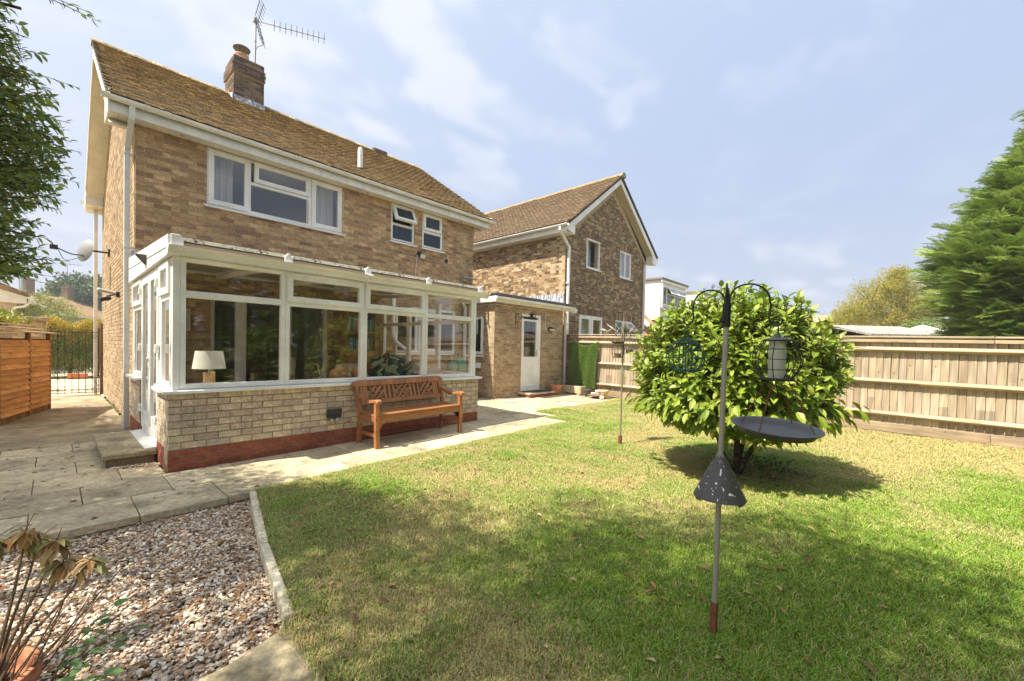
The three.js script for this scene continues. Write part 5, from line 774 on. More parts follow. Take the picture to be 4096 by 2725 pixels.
// ---------------------------------------------------------------- bird feeding station in the foreground
const wireG = mat([.022, .095, .068], { roughness: .5 });
{
  const B = V3(1.35, .06, 4.79), Tp = V3(1.395, 1.50, 4.79); const L = t => B.clone().lerp(Tp, t);
  const st = thing('feeding_pole', 'grey bird feeding pole with four hooks and a squirrel cone on the lawn', 'feeding pole');
  add('socket', [rb(1.338, .02, 4.775, 1.366, .18, 4.803, .003)], M.rust, st); add('pole', [rod(B.toArray(), Tp.toArray(), .0118, .0118, 14), rod(L(.555).toArray(), L(.57).toArray(), .0145, .0145, 14)], mat([.36, .34, .30], { roughness: .6, metalness: .1, map: rep(T.dirt, 9) }), st);
  add('collar', [rod(L(.985).toArray(), [1.398, 1.59, 4.79], .018, .018, 16), rod([1.398, 1.585, 4.79], [1.398, 1.61, 4.79], .014, .006, 12), rod([1.375, 1.50, 4.785], [1.352, 1.505, 4.775], .005)], M.black, st);
  const R = V3(.259, 0, .966), Fd = V3(.966, 0, -.259); const C = V3(1.398, 1.54, 4.79);   // the hooks stand square to one another
  const hook = (dir, s) => [[.012, -.02], [.013, .08], [.04, .115], [.10, .125], [.15, .09], [.165, .03], [.162, -.03], [.175, -.055], [.195, -.06], [.208, -.045], [.21, -.03]].map(([a, b]) => C.clone().addScaledVector(dir, a * s).add(V3(0, b * s + .005, 0)));
  const dl = R.clone().multiplyScalar(-1), dr = R.clone();
  for (const [d, s] of [[dl, .88], [dr, 1.05], [Fd.clone().addScaledVector(R, .05).normalize(), 1.0], [Fd.clone().multiplyScalar(-1).addScaledVector(R, -.03).normalize(), 1.0]]) add('hook', tube(hook(d, s), .0042, 7, false, 4), M.black, st);
  // squirrel cone: a rolled plastic sheet with a notched rim
  const apex = L(.565); const n = 56, ra = .016, rb_ = .112, hh = .20; const pt = (a, f) => { const k = Math.pow(Math.abs(Math.cos(a) * R.x + Math.sin(a) * R.z), 6); const r = lerp(ra, rb_, Math.pow(Math.min(f, 1), .92)) - (f > 1 ? k * (f - 1) * .16 : 0), y = -hh * Math.min(f, 1) - (f > 1 ? k * .034 * Math.sin((f - 1) * 7.8) : 0); return [apex.x + Math.cos(a) * r, apex.y + y, apex.z + Math.sin(a) * r]; };
  const P = [], U = []; const rows = 12; for (let i = 0; i < n; i++) for (let j = 0; j < rows; j++) { const a0 = i / n * 6.2832, a1 = (i + 1) / n * 6.2832, f0 = j / rows * 1.2, f1 = (j + 1) / rows * 1.2; const q = [[a0, f0], [a0, f1], [a1, f1], [a0, f0], [a1, f1], [a1, f0]]; for (const [a, f] of q) { P.push(...pt(a, f)); U.push(a / 6.2832 * 2, f * .7); } }
  const g = new THREE.BufferGeometry(); g.setAttribute('position', new THREE.Float32BufferAttribute(P, 3)); g.setAttribute('uv', new THREE.Float32BufferAttribute(U, 2)); g.computeVertexNormals(); add('squirrel_cone', g, mat([.12, .118, .118], { map: rep(T.splat, 1.8), roughness: .6, side: THREE.DoubleSide }), st);
  // what hangs from it
  const hangL = C.clone().addScaledVector(dl, .195 * .88).add(V3(0, -.05, 0)), hangR = C.clone().addScaledVector(dr, .195 * 1.05).add(V3(0, -.060, 0));
  const bf = thing('ball_feeder', 'round green wire cage feeder hanging from the left hook', 'bird feeder', hangL.toArray()); const yb = -.155, rB = .088;
  add('hanger', [tube([[0, .0, 0], [-.015, -.012, .0], [-.03, -.05, 0], [-.03, -.075, 0]], .0022, 5), tube([[0, .0, 0], [.015, -.012, .0], [.03, -.05, 0], [.03, -.075, 0]], .0022, 5)], wireG, bf);
  const wires = []; for (let i = 0; i < 18; i++) { const a = i / 18 * 6.2832; const pts = []; for (let k = 0; k <= 10; k++) { const t = .28 + (Math.PI - .75) * k / 10; pts.push([Math.cos(a) * Math.sin(t) * rB, yb + Math.cos(t) * rB, Math.sin(a) * Math.sin(t) * rB]); } wires.push(tube(pts, .0020, 4, false, 1)); } for (const t of [.30, .75, 1.2, 1.65, 2.1, 2.45]) { const g2 = new THREE.TorusGeometry(Math.sin(t) * rB, .0018, 4, 36); g2.rotateX(Math.PI / 2); g2.translate(0, yb + Math.cos(t) * rB, 0); wires.push(plain(g2)); }
  add('cage', wires, wireG, bf); add('inner_cage', [.0, 1, 2, 3, 4, 5, 6, 7].map(i => { const a = i / 8 * 6.28; return rod([Math.cos(a) * .03, yb - .065, Math.sin(a) * .03], [Math.cos(a) * .03, yb + .07, Math.sin(a) * .03], .0016, .0016, 4); }).concat([cyl(.05, .012, 0, yb - .075, 0, 20), cyl(.02, .012, 0, yb + .08, 0, 14)]), wireG, bf);
  const sf = thing('seed_feeder', 'caged tube seed feeder hanging from the right hook', 'bird feeder', hangR.toArray()); add('hanger', tube([[0, 0, 0], [-.008, -.01, 0], [-.006, -.045, 0], [.006, -.045, 0], [.008, -.01, 0], [0, 0, 0]], .002, 5), M.iron, sf);
  add('lid', lathe([[0, -.035], [.012, -.036], [.014, -.048], [.03, -.05], [.056, -.058], [.058, -.066], [.0, -.064]], 28), mat([.09, .09, .095], { roughness: .5 }), sf); add('tube', plain(new THREE.CylinderGeometry(.034, .034, .165, 24, 1, true).translate(0, -.15, 0)), new THREE.MeshPhysicalMaterial({ color: C3(.80, .82, .76), roughness: .35, transmission: .55, thickness: 0, side: THREE.DoubleSide }), sf); add('seed', cyl(.029, .11, 0, -.228, 0, 18), mat([.46, .45, .36], { map: rep(T.grit, 20) }), sf); add('base', lathe([[0, -.245], [.066, -.243], [.068, -.232], [.06, -.234], [0, -.236]], 28), mat([.05, .05, .05]), sf);
  const cw = []; for (let i = 0; i < 10; i++) { const a = i / 10 * 6.28; const pts = []; for (let k = 0; k <= 8; k++) { const t = k / 8; const r = .055 + .042 * Math.sin(Math.PI * (t * .95 + .02)); pts.push([Math.cos(a) * r, -.065 - t * .17, Math.sin(a) * r]); } cw.push(tube(pts, .0020, 4, false, 1)); } for (const t of [.22, .48, .75]) { const r = .055 + .042 * Math.sin(Math.PI * (t * .95 + .02)); const g2 = new THREE.TorusGeometry(r, .0016, 4, 36); g2.rotateX(Math.PI / 2); g2.translate(0, -.065 - t * .17, 0); cw.push(plain(g2)); } add('cage', cw, M.iron, sf);
  const ty = -.455, tr = thing('feeding_tray', 'black plastic seed tray hung on rusty chains below the tube feeder', 'feeding tray', hangR.toArray()); tr.position.x += .004; tr.position.z += .004;
  add('tray', lathe([[0, ty - .028], [.145, ty - .028], [.16, ty - .005], [.176, ty + .002], [.176, ty + .006], [.155, ty + .002], [.14, ty - .02], [0, ty - .021]], 44).translate(0, -ty, 0).applyMatrix4(new THREE.Matrix4().makeRotationAxis(R, .085).premultiply(new THREE.Matrix4().makeRotationAxis(Fd, .05))).translate(0, ty, 0), mat([.11, .112, .118], { roughness: .6, map: rep(T.dirt, 4) }), tr);
  for (let i = 0; i < 4; i++) { const a = i * Math.PI / 2 + .25, A = V3(Math.cos(a) * .045, -.245, Math.sin(a) * .045), E = V3(Math.cos(a) * .15, ty - .004 + .012 * Math.cos(a), Math.sin(a) * .15); const links = []; const m = 17; for (let k = 0; k < m; k++) { const g2 = new THREE.TorusGeometry(.0052, .0017, 4, 8); g2.scale(.75, 1.35, 1); if (k % 2) g2.rotateY(Math.PI / 2); g2.applyQuaternion(new THREE.Quaternion().setFromUnitVectors(V3(0, -1, 0), E.clone().sub(A).normalize())); const q = A.clone().lerp(E, (k + .5) / m); g2.translate(q.x, q.y, q.z); links.push(plain(g2)); } add('chain', links, M.rust, tr); }
}
// ---------------------------------------------------------------- second, leafy feeding pole farther down the lawn
{
  const p0 = [4.57, gy(4.57), 2.67]; const t = thing('leafy_feeding_pole', 'tall bronze feeding pole with metal leaves standing before the fence', 'feeding pole', p0); const m = mat([.33, .28, .20], { roughness: .5, metalness: .3 }), ml = mat([.50, .48, .42], { roughness: .5, metalness: .2 });
  add('socket', rb(-.02, -.02, -.02, .02, .13, .02, .003), M.rust, t); add('pole', [rod([0, .1, 0], [.02, 1.66, 0], .013, .012, 10)], m, t);
  const R = V3(.695, 0, .719), Fd = V3(.719, 0, -.695); const lf = (p, d, L) => { const g = tri([0, 0, 0], [L * .5, L * .14, .003], [L, 0, 0], [L * .5, -L * .14, -.003]); g.applyMatrix4(new THREE.Matrix4().makeBasis(d, V3(0, 0, 1).cross(d).normalize(), V3(0, 0, 1))); g.translate(p.x, p.y, p.z); return g; };
  for (const s of [-1, 1, .5, -.5]) { const d = R.clone().multiplyScalar(s).addScaledVector(Fd, Math.abs(s) < 1 ? .3 * Math.sign(s) : .05); const P = q => d.clone().multiplyScalar(q[0]).add(V3(.02, 1.46 + q[1], 0)); add('arm', tube([[0, -.06], [.05, .06], [.15, .12], [.22, .08], [.25, .02], [.27, .05]].map(P), .006, 6, false, 4), m, t); const ls = []; for (const [a, b, dy] of [[.12, .12, .5], [.16, .13, .9], [.22, .10, .2], [.05, .10, 1.4]]) ls.push(lf(P([a, b]), d.clone().normalize().add(V3(0, dy, 0)).normalize(), .11)); add('leaf', ls, Object.assign(ml, { side: THREE.DoubleSide }), t); }
  for (let i = 0; i < 7; i++) { const a = i * .9; add('leaf', lf(V3(.02, 1.52 + (i % 3) * .03, 0), V3(Math.cos(a) * .35, 1, Math.sin(a) * .35).normalize(), .14), ml, t); } add('finial', rod([.02, 1.64, 0], [.02, 1.80, 0], .010, .002), m, t);
  const at = q => R.clone().multiplyScalar(q).add(V3(p0[0] + .02, 0, p0[2]));
  const dsh = thing('water_dish', 'small dark dish carried on the leafy feeding pole', 'dish', [at(-.08).x, p0[1] + 1.40, at(-.08).z]); add('bowl', lathe([[0, -.02], [.06, -.015], [.09, .01], [.086, .012], [.05, -.005], [0, -.01]], 24), mat([.14, .10, .07]), dsh);
  const cage = (label, q, y, sq) => { const o = at(q), c = thing('caged_feeder', label, 'bird feeder', [o.x, p0[1] + y, o.z], 0, 'feeders on the leafy pole'); const w = []; const r = .085, hgt = .17; for (let i = 0; i < 12; i++) { const a = i / 12 * 6.28; w.push(tube(sq ? [[Math.cos(a) * r, -hgt, Math.sin(a) * r], [Math.cos(a) * r, -.02, Math.sin(a) * r], [Math.cos(a) * r * .6, .03, Math.sin(a) * r * .6], [0, .05, 0]] : [[Math.cos(a) * r * .65, -hgt, Math.sin(a) * r * .65], [Math.cos(a) * r, -hgt * .6, Math.sin(a) * r], [Math.cos(a) * r * .95, -.03, Math.sin(a) * r * .95], [0, .06, 0]], .0022, 4, false, 2)); } for (const f of [0, .33, .66, 1]) { const g = new THREE.TorusGeometry(sq ? r : r * (f > .9 ? .65 : 1), .0024, 4, 28); g.rotateX(Math.PI / 2); g.translate(0, -hgt * f, 0); w.push(plain(g)); } add('cage', w, sq ? wireG : mat([.04, .05, .035]), c); add('seed', cyl(.045, .05, 0, -hgt + .005, 0, 14), mat([.16, .10, .06]), c); };
  cage('round caged feeder under the dish on the leafy pole', -.075, 1.36, false); cage('square-shouldered green caged feeder right of the leafy pole', .085, 1.42, true);
  const bt = thing('plastic_bottle', 'clear cut plastic bottle pushed over the leafy pole as a baffle', 'bottle', [p0[0] + .012, p0[1] + .80, p0[2]]); add('bottle', lathe([[.045, 0], [.047, .06], [.044, .07], [.047, .08], [.047, .14], [.044, .15], [.047, .16], [.045, .2], [.02, .26], [.016, .29]], 24), new THREE.MeshPhysicalMaterial({ color: C3(.85, .85, .72), roughness: .12, transmission: .9, thickness: 0, side: THREE.DoubleSide }), bt);
}

// ---------------------------------------------------------------- left: lapped timber store, iron gate, what lies beyond
{
  const t = thing('timber_store', 'orange-brown overlap timber store with wavy-edged plank roof by the side path', 'store');
  const a = V3(-.88, 0, -6.5), b = V3(-1.42, 0, -4.55), d = b.clone().sub(a), L = d.length(); d.normalize(); const n = V3(-d.z, 0, d.x).negate(); if (n.x < 0) n.negate();
  const m = wallFrame([b.x, 0, b.z], [-d.x, 0, -d.z]); const om = [[.56, .31, .13], [.52, .28, .115], [.60, .345, .15], [.48, .255, .10]].map(c => mat(c, { map: rep(T.wood, 2, 1), roughness: .85 }));
  const mid = L - .92;
  for (const [u0, u1] of [[.03, mid - .03], [mid + .03, L - .03]]) for (let i = 0; i < 14; i++) { const y = .1 + i * .094; if (y > 1.26) break; const g = extrude([[0, 0], [.034, 0], [.034, .012], [.008, .105], [0, .105]], u1 - u0 - .004); g.applyMatrix4(new THREE.Matrix4().makeBasis(V3(0, 0, 1), V3(0, 1, 0), V3(-1, 0, 0))); g.translate(u1 - .002, y, .0); const U = g.attributes.uv, p = g.attributes.position; for (let k = 0; k < U.count; k++) U.setXY(k, p.getY(k) * 1.3 + i * .13, p.getX(k) * .7 + i * .37); g.rotateX(0); addOn(m, 'lap_board', g.translate(0, rr(-.003, .003), rr(0, .003)), pick(om), t); }
  for (const u of [.0, mid, L]) addOn(m, 'post', rb(u - .03, .0, -.03, u + .03, 1.46, .028, .004), mat([.30, .155, .06], { map: rep(T.wood, 3, 1) }), t);
  addOn(m, 'plinth', bx(.03, 0, -.02, L - .03, .1, .008), mat([.20, .12, .05], { map: rep(T.wood, 3, 1) }), t); addOn(m, 'back_wall', bx(0, 0, -1.1, L, 1.6, -1.06), om[1], t); addOn(m, 'side_wall', bx(L - .03, 0, -1.05, L - .005, 1.36, -.04), om[0], t); addOn(m, 'side_wall', bx(.005, 0, -1.05, .03, 1.5, -.04), om[0], t);
  for (const y of [.62, .78]) addOn(m, 'latch', [rb(mid - .045, y, .028, mid + .05, y + .02, .04, .003)], M.iron, t);
  for (let i = 0; i < 7; i++) { const y = 1.47 + i * .05, z1 = .12 - i * .17; const P = []; for (let k = 0; k <= 20; k++) P.push([lerp(-.15, L + .09, k / 20), z1 + Math.sin(k * 1.3 + i * 2) * .012 + (rnd() - .5) * .012]); P.push([L + .09, z1 - .24], [-.15, z1 - .24]); const g = extrude(P.map(([x, z]) => [x, -z]), .016, .003); g.rotateX(-Math.PI / 2); g.rotateX(.10); g.translate(0, y, 0); addOn(m, 'roof_plank', g, mat([.42 + rr(-.05, .05), .33, .20], { map: rep(T.wood, 2, .7), roughness: .95 }), t); }
}
{
  const t = thing('iron_gate', 'black wrought iron gate with scrolls closing the side path', 'gate'); const A = V3(-.86, 0, -9.05), B = V3(-.02, 0, -9.05); const X = f => lerp(A.x, B.x, f), z = A.z;
  for (let i = 0; i < 8; i++) add('bar', rod([X(i / 7), .04, z], [X(i / 7), i === 0 || i === 7 ? 1.66 : 1.56, z], i === 0 || i === 7 ? .012 : .0085, undefined, 6), M.iron, t);
  for (const y of [.06, .42, 1.54]) add('rail', rod([A.x, y, z], [B.x, y, z], .010, undefined, 6), M.iron, t);
  for (const [cx, s] of [[X(.5 / 7), 1], [X(1.5 / 7), -1], [X(5.5 / 7), 1], [X(6.5 / 7), -1]]) { const pts = []; for (let k = 0; k <= 16; k++) { const a = k / 16 * 8, r = .01 + .045 * k / 16; pts.push([cx + s * Math.cos(a) * r, .13 + Math.sin(a) * r, z]); } add('scroll', [tube(pts, .005, 5, false, 1), tube(pts.map(p => [p[0], 1.58 - (p[1]), z]), .004, 5, false, 1), rod([cx - .05 * s, .2, z], [cx + .05 * s, .41, z], .005, undefined, 5)], M.iron, t); }
  add('hinge', [rod([B.x, .8, z], [.06, .8, z], .01), sph(.02, -.02, .8, z, 8, 6)], M.iron, t);
  tag(add('gate_post', rb(.0, 0, -9.12, .048, 1.78, -8.98, .005), mat([.20, .115, .06], { map: rep(T.wood, 2, 1) })), 'brown timber gate post fixed to the corner of the house', 'post');
}
{ // low brick wall with stone coping behind the store
  const t = thing('garden_wall', 'weathered brick garden wall with stone coping behind the timber store', 'wall'); brickWall(t, 'brick_face', { O: [-3.4, 0, -12.0], U: [1, 0, 0], W: 2.45, H: 1.87, pal: 'tan', thick: .22, own: k => k.v0 > 1.2 }); add('coping', [rb(-3.45, 1.872, -12.28, -.90, 1.97, -11.93, .015)], mat([.30, .26, .20], { map: rep(T.conc, 1) }), t);
}
{ // corner of a pale brick bungalow at the left edge
  const t = thing('pale_bungalow', 'corner of a pale brick bungalow with white boxed eaves at the left edge', 'house', [0, -.1, 0]); brickWall(t, 'wall', { O: [-6, 0, -21.9], U: [1, 0, 0], W: 3.95, H: 3.1, pal: 'buff', thick: .25, own: k => k.v0 > 2 && k.p > 2.5 }); add('side_wall', bx(-2.25, 0, -27, -2.06, 3.1, -22.2), mat([.5, .42, .3]), t); add('box_end', [rb(-2.6, 2.98, -22.1, -1.60, 3.02, -21.5, .004), extrude([[-2.75, 3.02], [-1.6, 3.02], [-1.6, 3.25], [-2.75, 3.62]], .03).translate(0, 0, -21.52)], M.pvcOld, t); add('roof', extrude([[-7.5, 6.2], [-1.52, 3.28], [-1.52, 3.34], [-7.5, 6.32]], 6).translate(0, 0, -27), mat([.24, .16, .10], { map: rep(T.tile, 1) }), t); add('gutter', [rb(-1.6, 3.16, -27, -1.42, 3.27, -21.5, .03), tube([[-1.52, 3.15, -21.7], [-1.54, 3.0, -21.7], [-1.7, 2.84, -21.75], [-1.95, 2.78, -21.8], [-2.0, 2.7, -21.8], [-2.0, .2, -21.8]], .05, 8, false, 5)], M.pvc, t);
}
// a gabled house shell used for the far houses: ridge along local x
function farHouse(name, label, pos, turn, s) {
  const { W, D, eave, ridge, wall, roof, wins = [], chim = [], barge = M.pvc, over = .3 } = s; const t = thing(name, label, 'house', pos, turn);
  const rise = ridge - eave, sl = rise / (D / 2);
  const end = extrude([[-D / 2, 0], [D / 2, 0], [D / 2, eave], [0, ridge - .08], [-D / 2, eave]], W); end.applyMatrix4(new THREE.Matrix4().makeBasis(V3(0, 0, -1), V3(0, 1, 0), V3(1, 0, 0))); add('wall', end, wall, t);
  const rf = add('roof', [1, -1].map(k => extrude([[0, ridge], [D / 2 + over, eave - over * sl], [D / 2 + over, eave - over * sl + .09], [0, ridge + .1]].map(([z, y]) => [-z * k, y]), W + 2 * over).applyMatrix4(new THREE.Matrix4().makeBasis(V3(0, 0, -1), V3(0, 1, 0), V3(1, 0, 0))).translate(-over, 0, 0)), roof, t);
  for (const x of [-over, W + over - .03]) add('bargeboard', [1, -1].map(k => plank([x, eave - over * sl - .06, k * (D / 2 + over)], [x, ridge - .06, 0], .03, .22, [0, 1, 0])), barge, t);
  add('gutter', [rb(-over, eave - over * sl - .08, D / 2 + over, W + over, eave - over * sl + .03, D / 2 + over + .12, .02), rb(-over, eave - over * sl - .14, D / 2 + over - .03, W + over, eave - over * sl - .0, D / 2 + over - .002, .004)], barge, t);
  for (const [x, y, w, h] of wins) { const f = add('window', frameG(x, y, x + w, y + h, .07, D / 2 + .005, D / 2 + .07), M.pvc, t); add('mullion', rb(x + w / 2 - .03, y + .06, D / 2 + .008, x + w / 2 + .03, y + h - .06, D / 2 + .065), M.pvc, f); add('pane', bx(x + .06, y + .06, D / 2 + .01, x + w - .06, y + h - .06, D / 2 + .025), mat([.05, .06, .07], { roughness: .08 }), f); }
  for (const [x, z, w, h] of chim) { const y = ridge - Math.abs(z) * sl - .3; const c = add('chimney', [bx(x, y, z - .3, x + w, y + h, z + .3), bx(x - .05, y + h - .2, z - .35, x + w + .05, y + h - .08, z + .35)], mat([.22, .155, .10], { map: rep(T.grit, 2) }), t); add('pot', cyl(.12, .25, x + w / 2, y + h, z, 10), M.terra, c); }
  return t;
}
const farRoof = mat([.27, .18, .105], { map: rep(T.tile, .9), roughness: .95 }), farBrick = mat([.30, .22, .15], { map: rep(T.grit, 1.2) });
farHouse('brown_bungalow', 'brown-roofed bungalow with two chimneys seen past the side of the house', [-4.0, 1.0, -59.5], 1.08, { W: 17, D: 9.2, eave: 3.05, ridge: 5.25, wall: farBrick, roof: farRoof, wins: [[2.2, 1.3, 1.3, 1.25], [5.2, 1.3, 2.2, 1.25], [9.5, 1.3, 2.2, 1.25], [13, 1.3, 1.6, 1.25]], chim: [[2.0, 0, 1.3, 1.9], [8.8, 0, 1.4, 1.8]] });
farHouse('distant_gabled_house', 'far white-trimmed gable behind the brown bungalow', [6.5, -.2, -70], .9, { W: 9, D: 7, eave: 3.4, ridge: 6.6, wall: farBrick, roof: farRoof });
{ // dormer bungalows beyond the neighbour's house
  const orange = mat([.50, .26, .11], { map: rep(T.grit, 2) });
  for (const [nm, lab, x, z, y0, dl, far] of [['dormer_bungalow', 'orange brick bungalow with a white clad dormer next to the neighbour house', 22.4, -8.4, 0, 'white', 0], ['dormer_bungalow', 'farther bungalow showing only its white dormer above the bush', 32.6, -9.8, .5, 'white', 1]]) {
    const t = farHouse(nm, lab, [x, y0, z], 0, { W: 11, D: 9, eave: 2.2, ridge: 6.4, wall: orange, roof: mat([.33, .24, .15], { map: rep(T.tile, .9) }), over: .35 });
    const zf = 4.02, x0 = .5, x1 = 4.33, yb = 3.95, yt = 5.44; const d = add('dormer', bx(x0, 3.2, -.5, x1, yt, zf), mat([.84, .84, .85]), t);
    for (let i = 0; i < 12; i++) { const y = yb + i * .125 - .4; add('cladding_board', plank([x0 - .008, y + .06, 0], [x0 - .008, y + .06, zf - .08], .018, .122, [0, 1, 0], .002), mat([.85, .85, .86]), d); }
    add('dormer_roof', rb(x0 - .12, yt, -.6, x1 + .12, yt + .11, zf + .16, .01), mat([.20, .17, .13]), d); add('fascia', rb(x0 - .08, yt - .14, zf + .05, x1 + .1, yt - .002, zf + .12, .01), M.pvcOld, d); add('downpipe', [rb(x0 - .02, yb - .1, zf + .05, x0 + .07, yt - .1, zf + .13, .02)], M.pvc, d);
    add('lead_apron', plank([x0, yb - .12, zf + .12], [x1, yb - .12, zf + .12], .3, .02, [0, 1, 1]), M.lead, d);
    const w = add('window', [frameG(x0 + .2, yb + .08, x1 - .06, yt - .32, .07, zf + .002, zf + .07), [.75, 1.95, 3.0].map(k => rb(x0 + k, yb + .14, zf + .004, x0 + k + .07, yt - .38, zf + .066)), rb(x0 + .8, yb + .72, zf + .004, x0 + 3.0, yb + .79, zf + .064)], M.pvc, d);
    for (const [a, b] of [[.27, .74], [.83, 1.94], [2.03, 2.99], [3.08, 3.7]]) add('pane', bx(x0 + a, yb + .15, zf + .015, x0 + b, yt - .39, zf + .03), mat([.10, .12, .10], { roughness: .06 }), w);
    if (!far) for (const [a, b] of [[.83, 1.9], [2.03, 2.95]]) { const mt = new THREE.Matrix4().makeTranslation(0, yt - .38, zf + .07).multiply(new THREE.Matrix4().makeRotationX(-.6)); add('top_light', frameG(x0 + a, -.45, x0 + b, 0, .06, 0, .04).applyMatrix4(mt), M.pvc, w); add('pane', bx(x0 + a + .05, -.4, .012, x0 + b - .05, -.05, .024).applyMatrix4(mt), mat([.28, .34, .36], { roughness: .1 }), w); }
  }
}
farHouse('tiled_house', 'far pale-tiled roof showing between the bush and the yellow tree', [34.5, 0, -1.6], -.5, { W: 9, D: 8, eave: 2.6, ridge: 4.3, wall: farBrick, roof: mat([.42, .34, .26], { map: rep(T.tile, .5) }) });
{ // roofs and garden buildings just behind the fence
  const sh = thing('garden_shed', 'low felt-roofed shed just behind the right-hand fence', 'shed', [15.9, 0, 4.0], -.78); add('wall', bx(-.25, 0, -1, 1.8, 1.95, 1.2), mat([.34, .24, .14], { map: rep(T.wood, 1) }), sh); add('roof', [extrude([[-1.35, 1.9], [0, 2.24], [1.5, 1.92], [1.5, 1.98], [0, 2.30], [-1.35, 1.96]], 2.3).applyMatrix4(new THREE.Matrix4().makeBasis(V3(0, 0, 1), V3(0, 1, 0), V3(-1, 0, 0))).translate(1.95, 0, 0)], mat([.34, .31, .28], { map: rep(T.felt, 1) }), sh);
  const gz = thing('greenhouse', 'glazed hipped summerhouse roof showing over the fence', 'summerhouse', [19.15, 0, 5.9]); const cap = [0, 2.42, 0]; const ring = []; for (let i = 0; i < 8; i++) ring.push([Math.cos(i * .785) * 1.0, 2.02, Math.sin(i * .785) * 1.0]); add('roof', ring.map((p, i) => tri(cap, ring[(i + 1) % 8], p)), mat([.30, .28, .25], { side: THREE.DoubleSide }), gz); for (let i = 0; i < 8; i++) { add('rib', rod(ring[i], cap, .025), M.pvcOld, gz); add('post', rod([ring[i][0], 0, ring[i][2]], ring[i], .04), M.pvcOld, gz); }
  const bh = thing('bird_house', 'red-roofed dovecote with a spike finial behind the fence', 'dovecote', [16.85, 0, 6.4]); add('post', cyl(.06, 1.75, 0, 0, 0, 10), M.fence, bh); add('house', bx(-.2, 1.7, -.2, .2, 1.98, .2), M.pvcOld, bh); add('roof', plain(new THREE.ConeGeometry(.36, .22, 6).translate(0, 2.06, 0)), mat([.46, .10, .04]), bh); add('finial', [rod([0, 2.1, 0], [0, 2.45, 0], .02, .008), rb(-.04, 2.32, -.04, .04, 2.36, .04, .01)], M.black, bh);
}
{ // street lamp, far aerials and overhead wires
  const t = thing('street_lamp', 'pale blue street lamp column behind the left tree', 'street lamp', [-2.38, 0, -39.5]); add('column', rod([0, 0, 0], [0, 6.6, 0], .11, .08, 10), mat([.32, .42, .46]), t); add('head', [rod([0, 6.55, 0], [.7, 6.66, 0], .05), rb(.2, 6.55, -.12, 1.2, 6.68, .12, .05)], mat([.40, .42, .42]), t);
  const aer = (label, p, h, d) => { const a = thing('roof_aerial', label, 'aerial', p, 0, 'far television aerials'); add('mast', rod([0, 0, 0], [0, h, 0], .025, .02, 6), M.iron, a); add('boom', rod([-.5 * d, h - .05, 0], [.8 * d, h - .02, 0], .02, undefined, 5), M.iron, a); for (let i = 0; i < 5; i++) add('element', rod([(-.3 + i * .22) * d, h - .25, -.1], [(-.3 + i * .22) * d, h + .2, .1], .012, undefined, 4), M.iron, a); };
  aer('tall far aerial on the left chimney of the brown bungalow', [-2.7, 7.2, -61.8], 3.4, 1); aer('low far aerial on the right chimney of the brown bungalow', [.4, 7.2, -67.8], 3.4, 1.6); aer('pair aerial standing above the far white dormer', [42.5, 5.4, -7.5], 2.3, .8); aer('thin far aerial right of the dormer aerial', [43.2, 5.4, -6.9], 1.6, -1.2);
  for (const [lab, p, q, r] of [['upper overhead wire crossing the sky beyond the side path', [-2.4, 6.5, -39], [6, 4.9, -34], 0], ['middle overhead wire crossing the sky beyond the side path', [-2.4, 6.1, -39], [8, 6.4, -52], 0], ['lower overhead wire crossing the sky beyond the side path', [-2.4, 5.6, -39], [6, 4.2, -34], 0]]) tag(add('overhead_wire', tube([p, p.map((v, i) => (v + q[i]) / 2 - (i === 1 ? .15 : 0)), q], .014, 4, false, 6), M.iron), lab, 'wire', 'overhead wires');
}

// ---------------------------------------------------------------- leaves and foliage
function leafGeo(L, W, fold = .25, bend = .25, n = 3) { // folded, curved leaf along +y, face up +z
  const P = [], U = []; const row = t => { const w = W / 2 * Math.pow(Math.sin(Math.PI * Math.pow(t, .82)), .8), y = L * t, z = -bend * L * t * t; return [[-w, y, z + w * fold * 2], [0, y, z], [w, y, z + w * fold * 2]]; };
  for (let i = 0; i < n; i++) { const a = row(i / n), b = row((i + 1) / n); for (const k of [0, 1]) { if (i > 0) { P.push(...a[k], ...a[k + 1], ...b[k + 1]); } if (i < n - 1 || k >= 0) { P.push(...a[k], ...b[k + 1], ...b[k]); } } }
  const g = new THREE.BufferGeometry(); g.setAttribute('position', new THREE.Float32BufferAttribute(P, 3)); g.computeVertexNormals(); return g;
}
const leafMat = (c, tr = .3, rough = .55) => new THREE.MeshPhysicalMaterial({ color: C3(...c), roughness: rough, transmission: tr, thickness: 0, side: THREE.DoubleSide, specularIntensity: .6 });
// list: {p, q, s}; the best-seen ones become leaves of their own
function foliage(parent, geos, cols, list, { cap = 300, tr = .3, rough = .6, name = 'leaf' } = {}) {
  const mats = cols.map(c => leafMat(c, tr, rough)); list.forEach(l => { l.v = shows(l.p); l.i = Math.floor(rnd() * cols.length); l.g = Math.floor(rnd() * geos.length); });
  const best = cap ? [...list].filter(l => l.v > 0).sort((a, b) => b.v * b.s - a.v * a.s).slice(0, cap) : []; best.forEach(l => l.one = true);
  for (const l of best) { const o = new THREE.Mesh(geos[l.g], mats[l.i]); o.name = name; o.position.copy(l.p); o.quaternion.copy(l.q); o.scale.setScalar(l.s); parent.add(o); }
  const base = leafMat([1, 1, 1], tr, rough), m = new THREE.Matrix4();
  geos.forEach((g, gi) => { const part = list.filter(l => !l.one && l.g === gi); if (!part.length) return; const im = new THREE.InstancedMesh(g, base, part.length); part.forEach((l, k) => { im.setMatrixAt(k, m.compose(l.p, l.q, V3(l.s, l.s, l.s))); const f = rr(.85, 1.15); im.setColorAt(k, C3(...(l.c || cols[l.i])).multiplyScalar(f)); }); im.name = 'crown'; stuff(im); parent.add(im); });
}
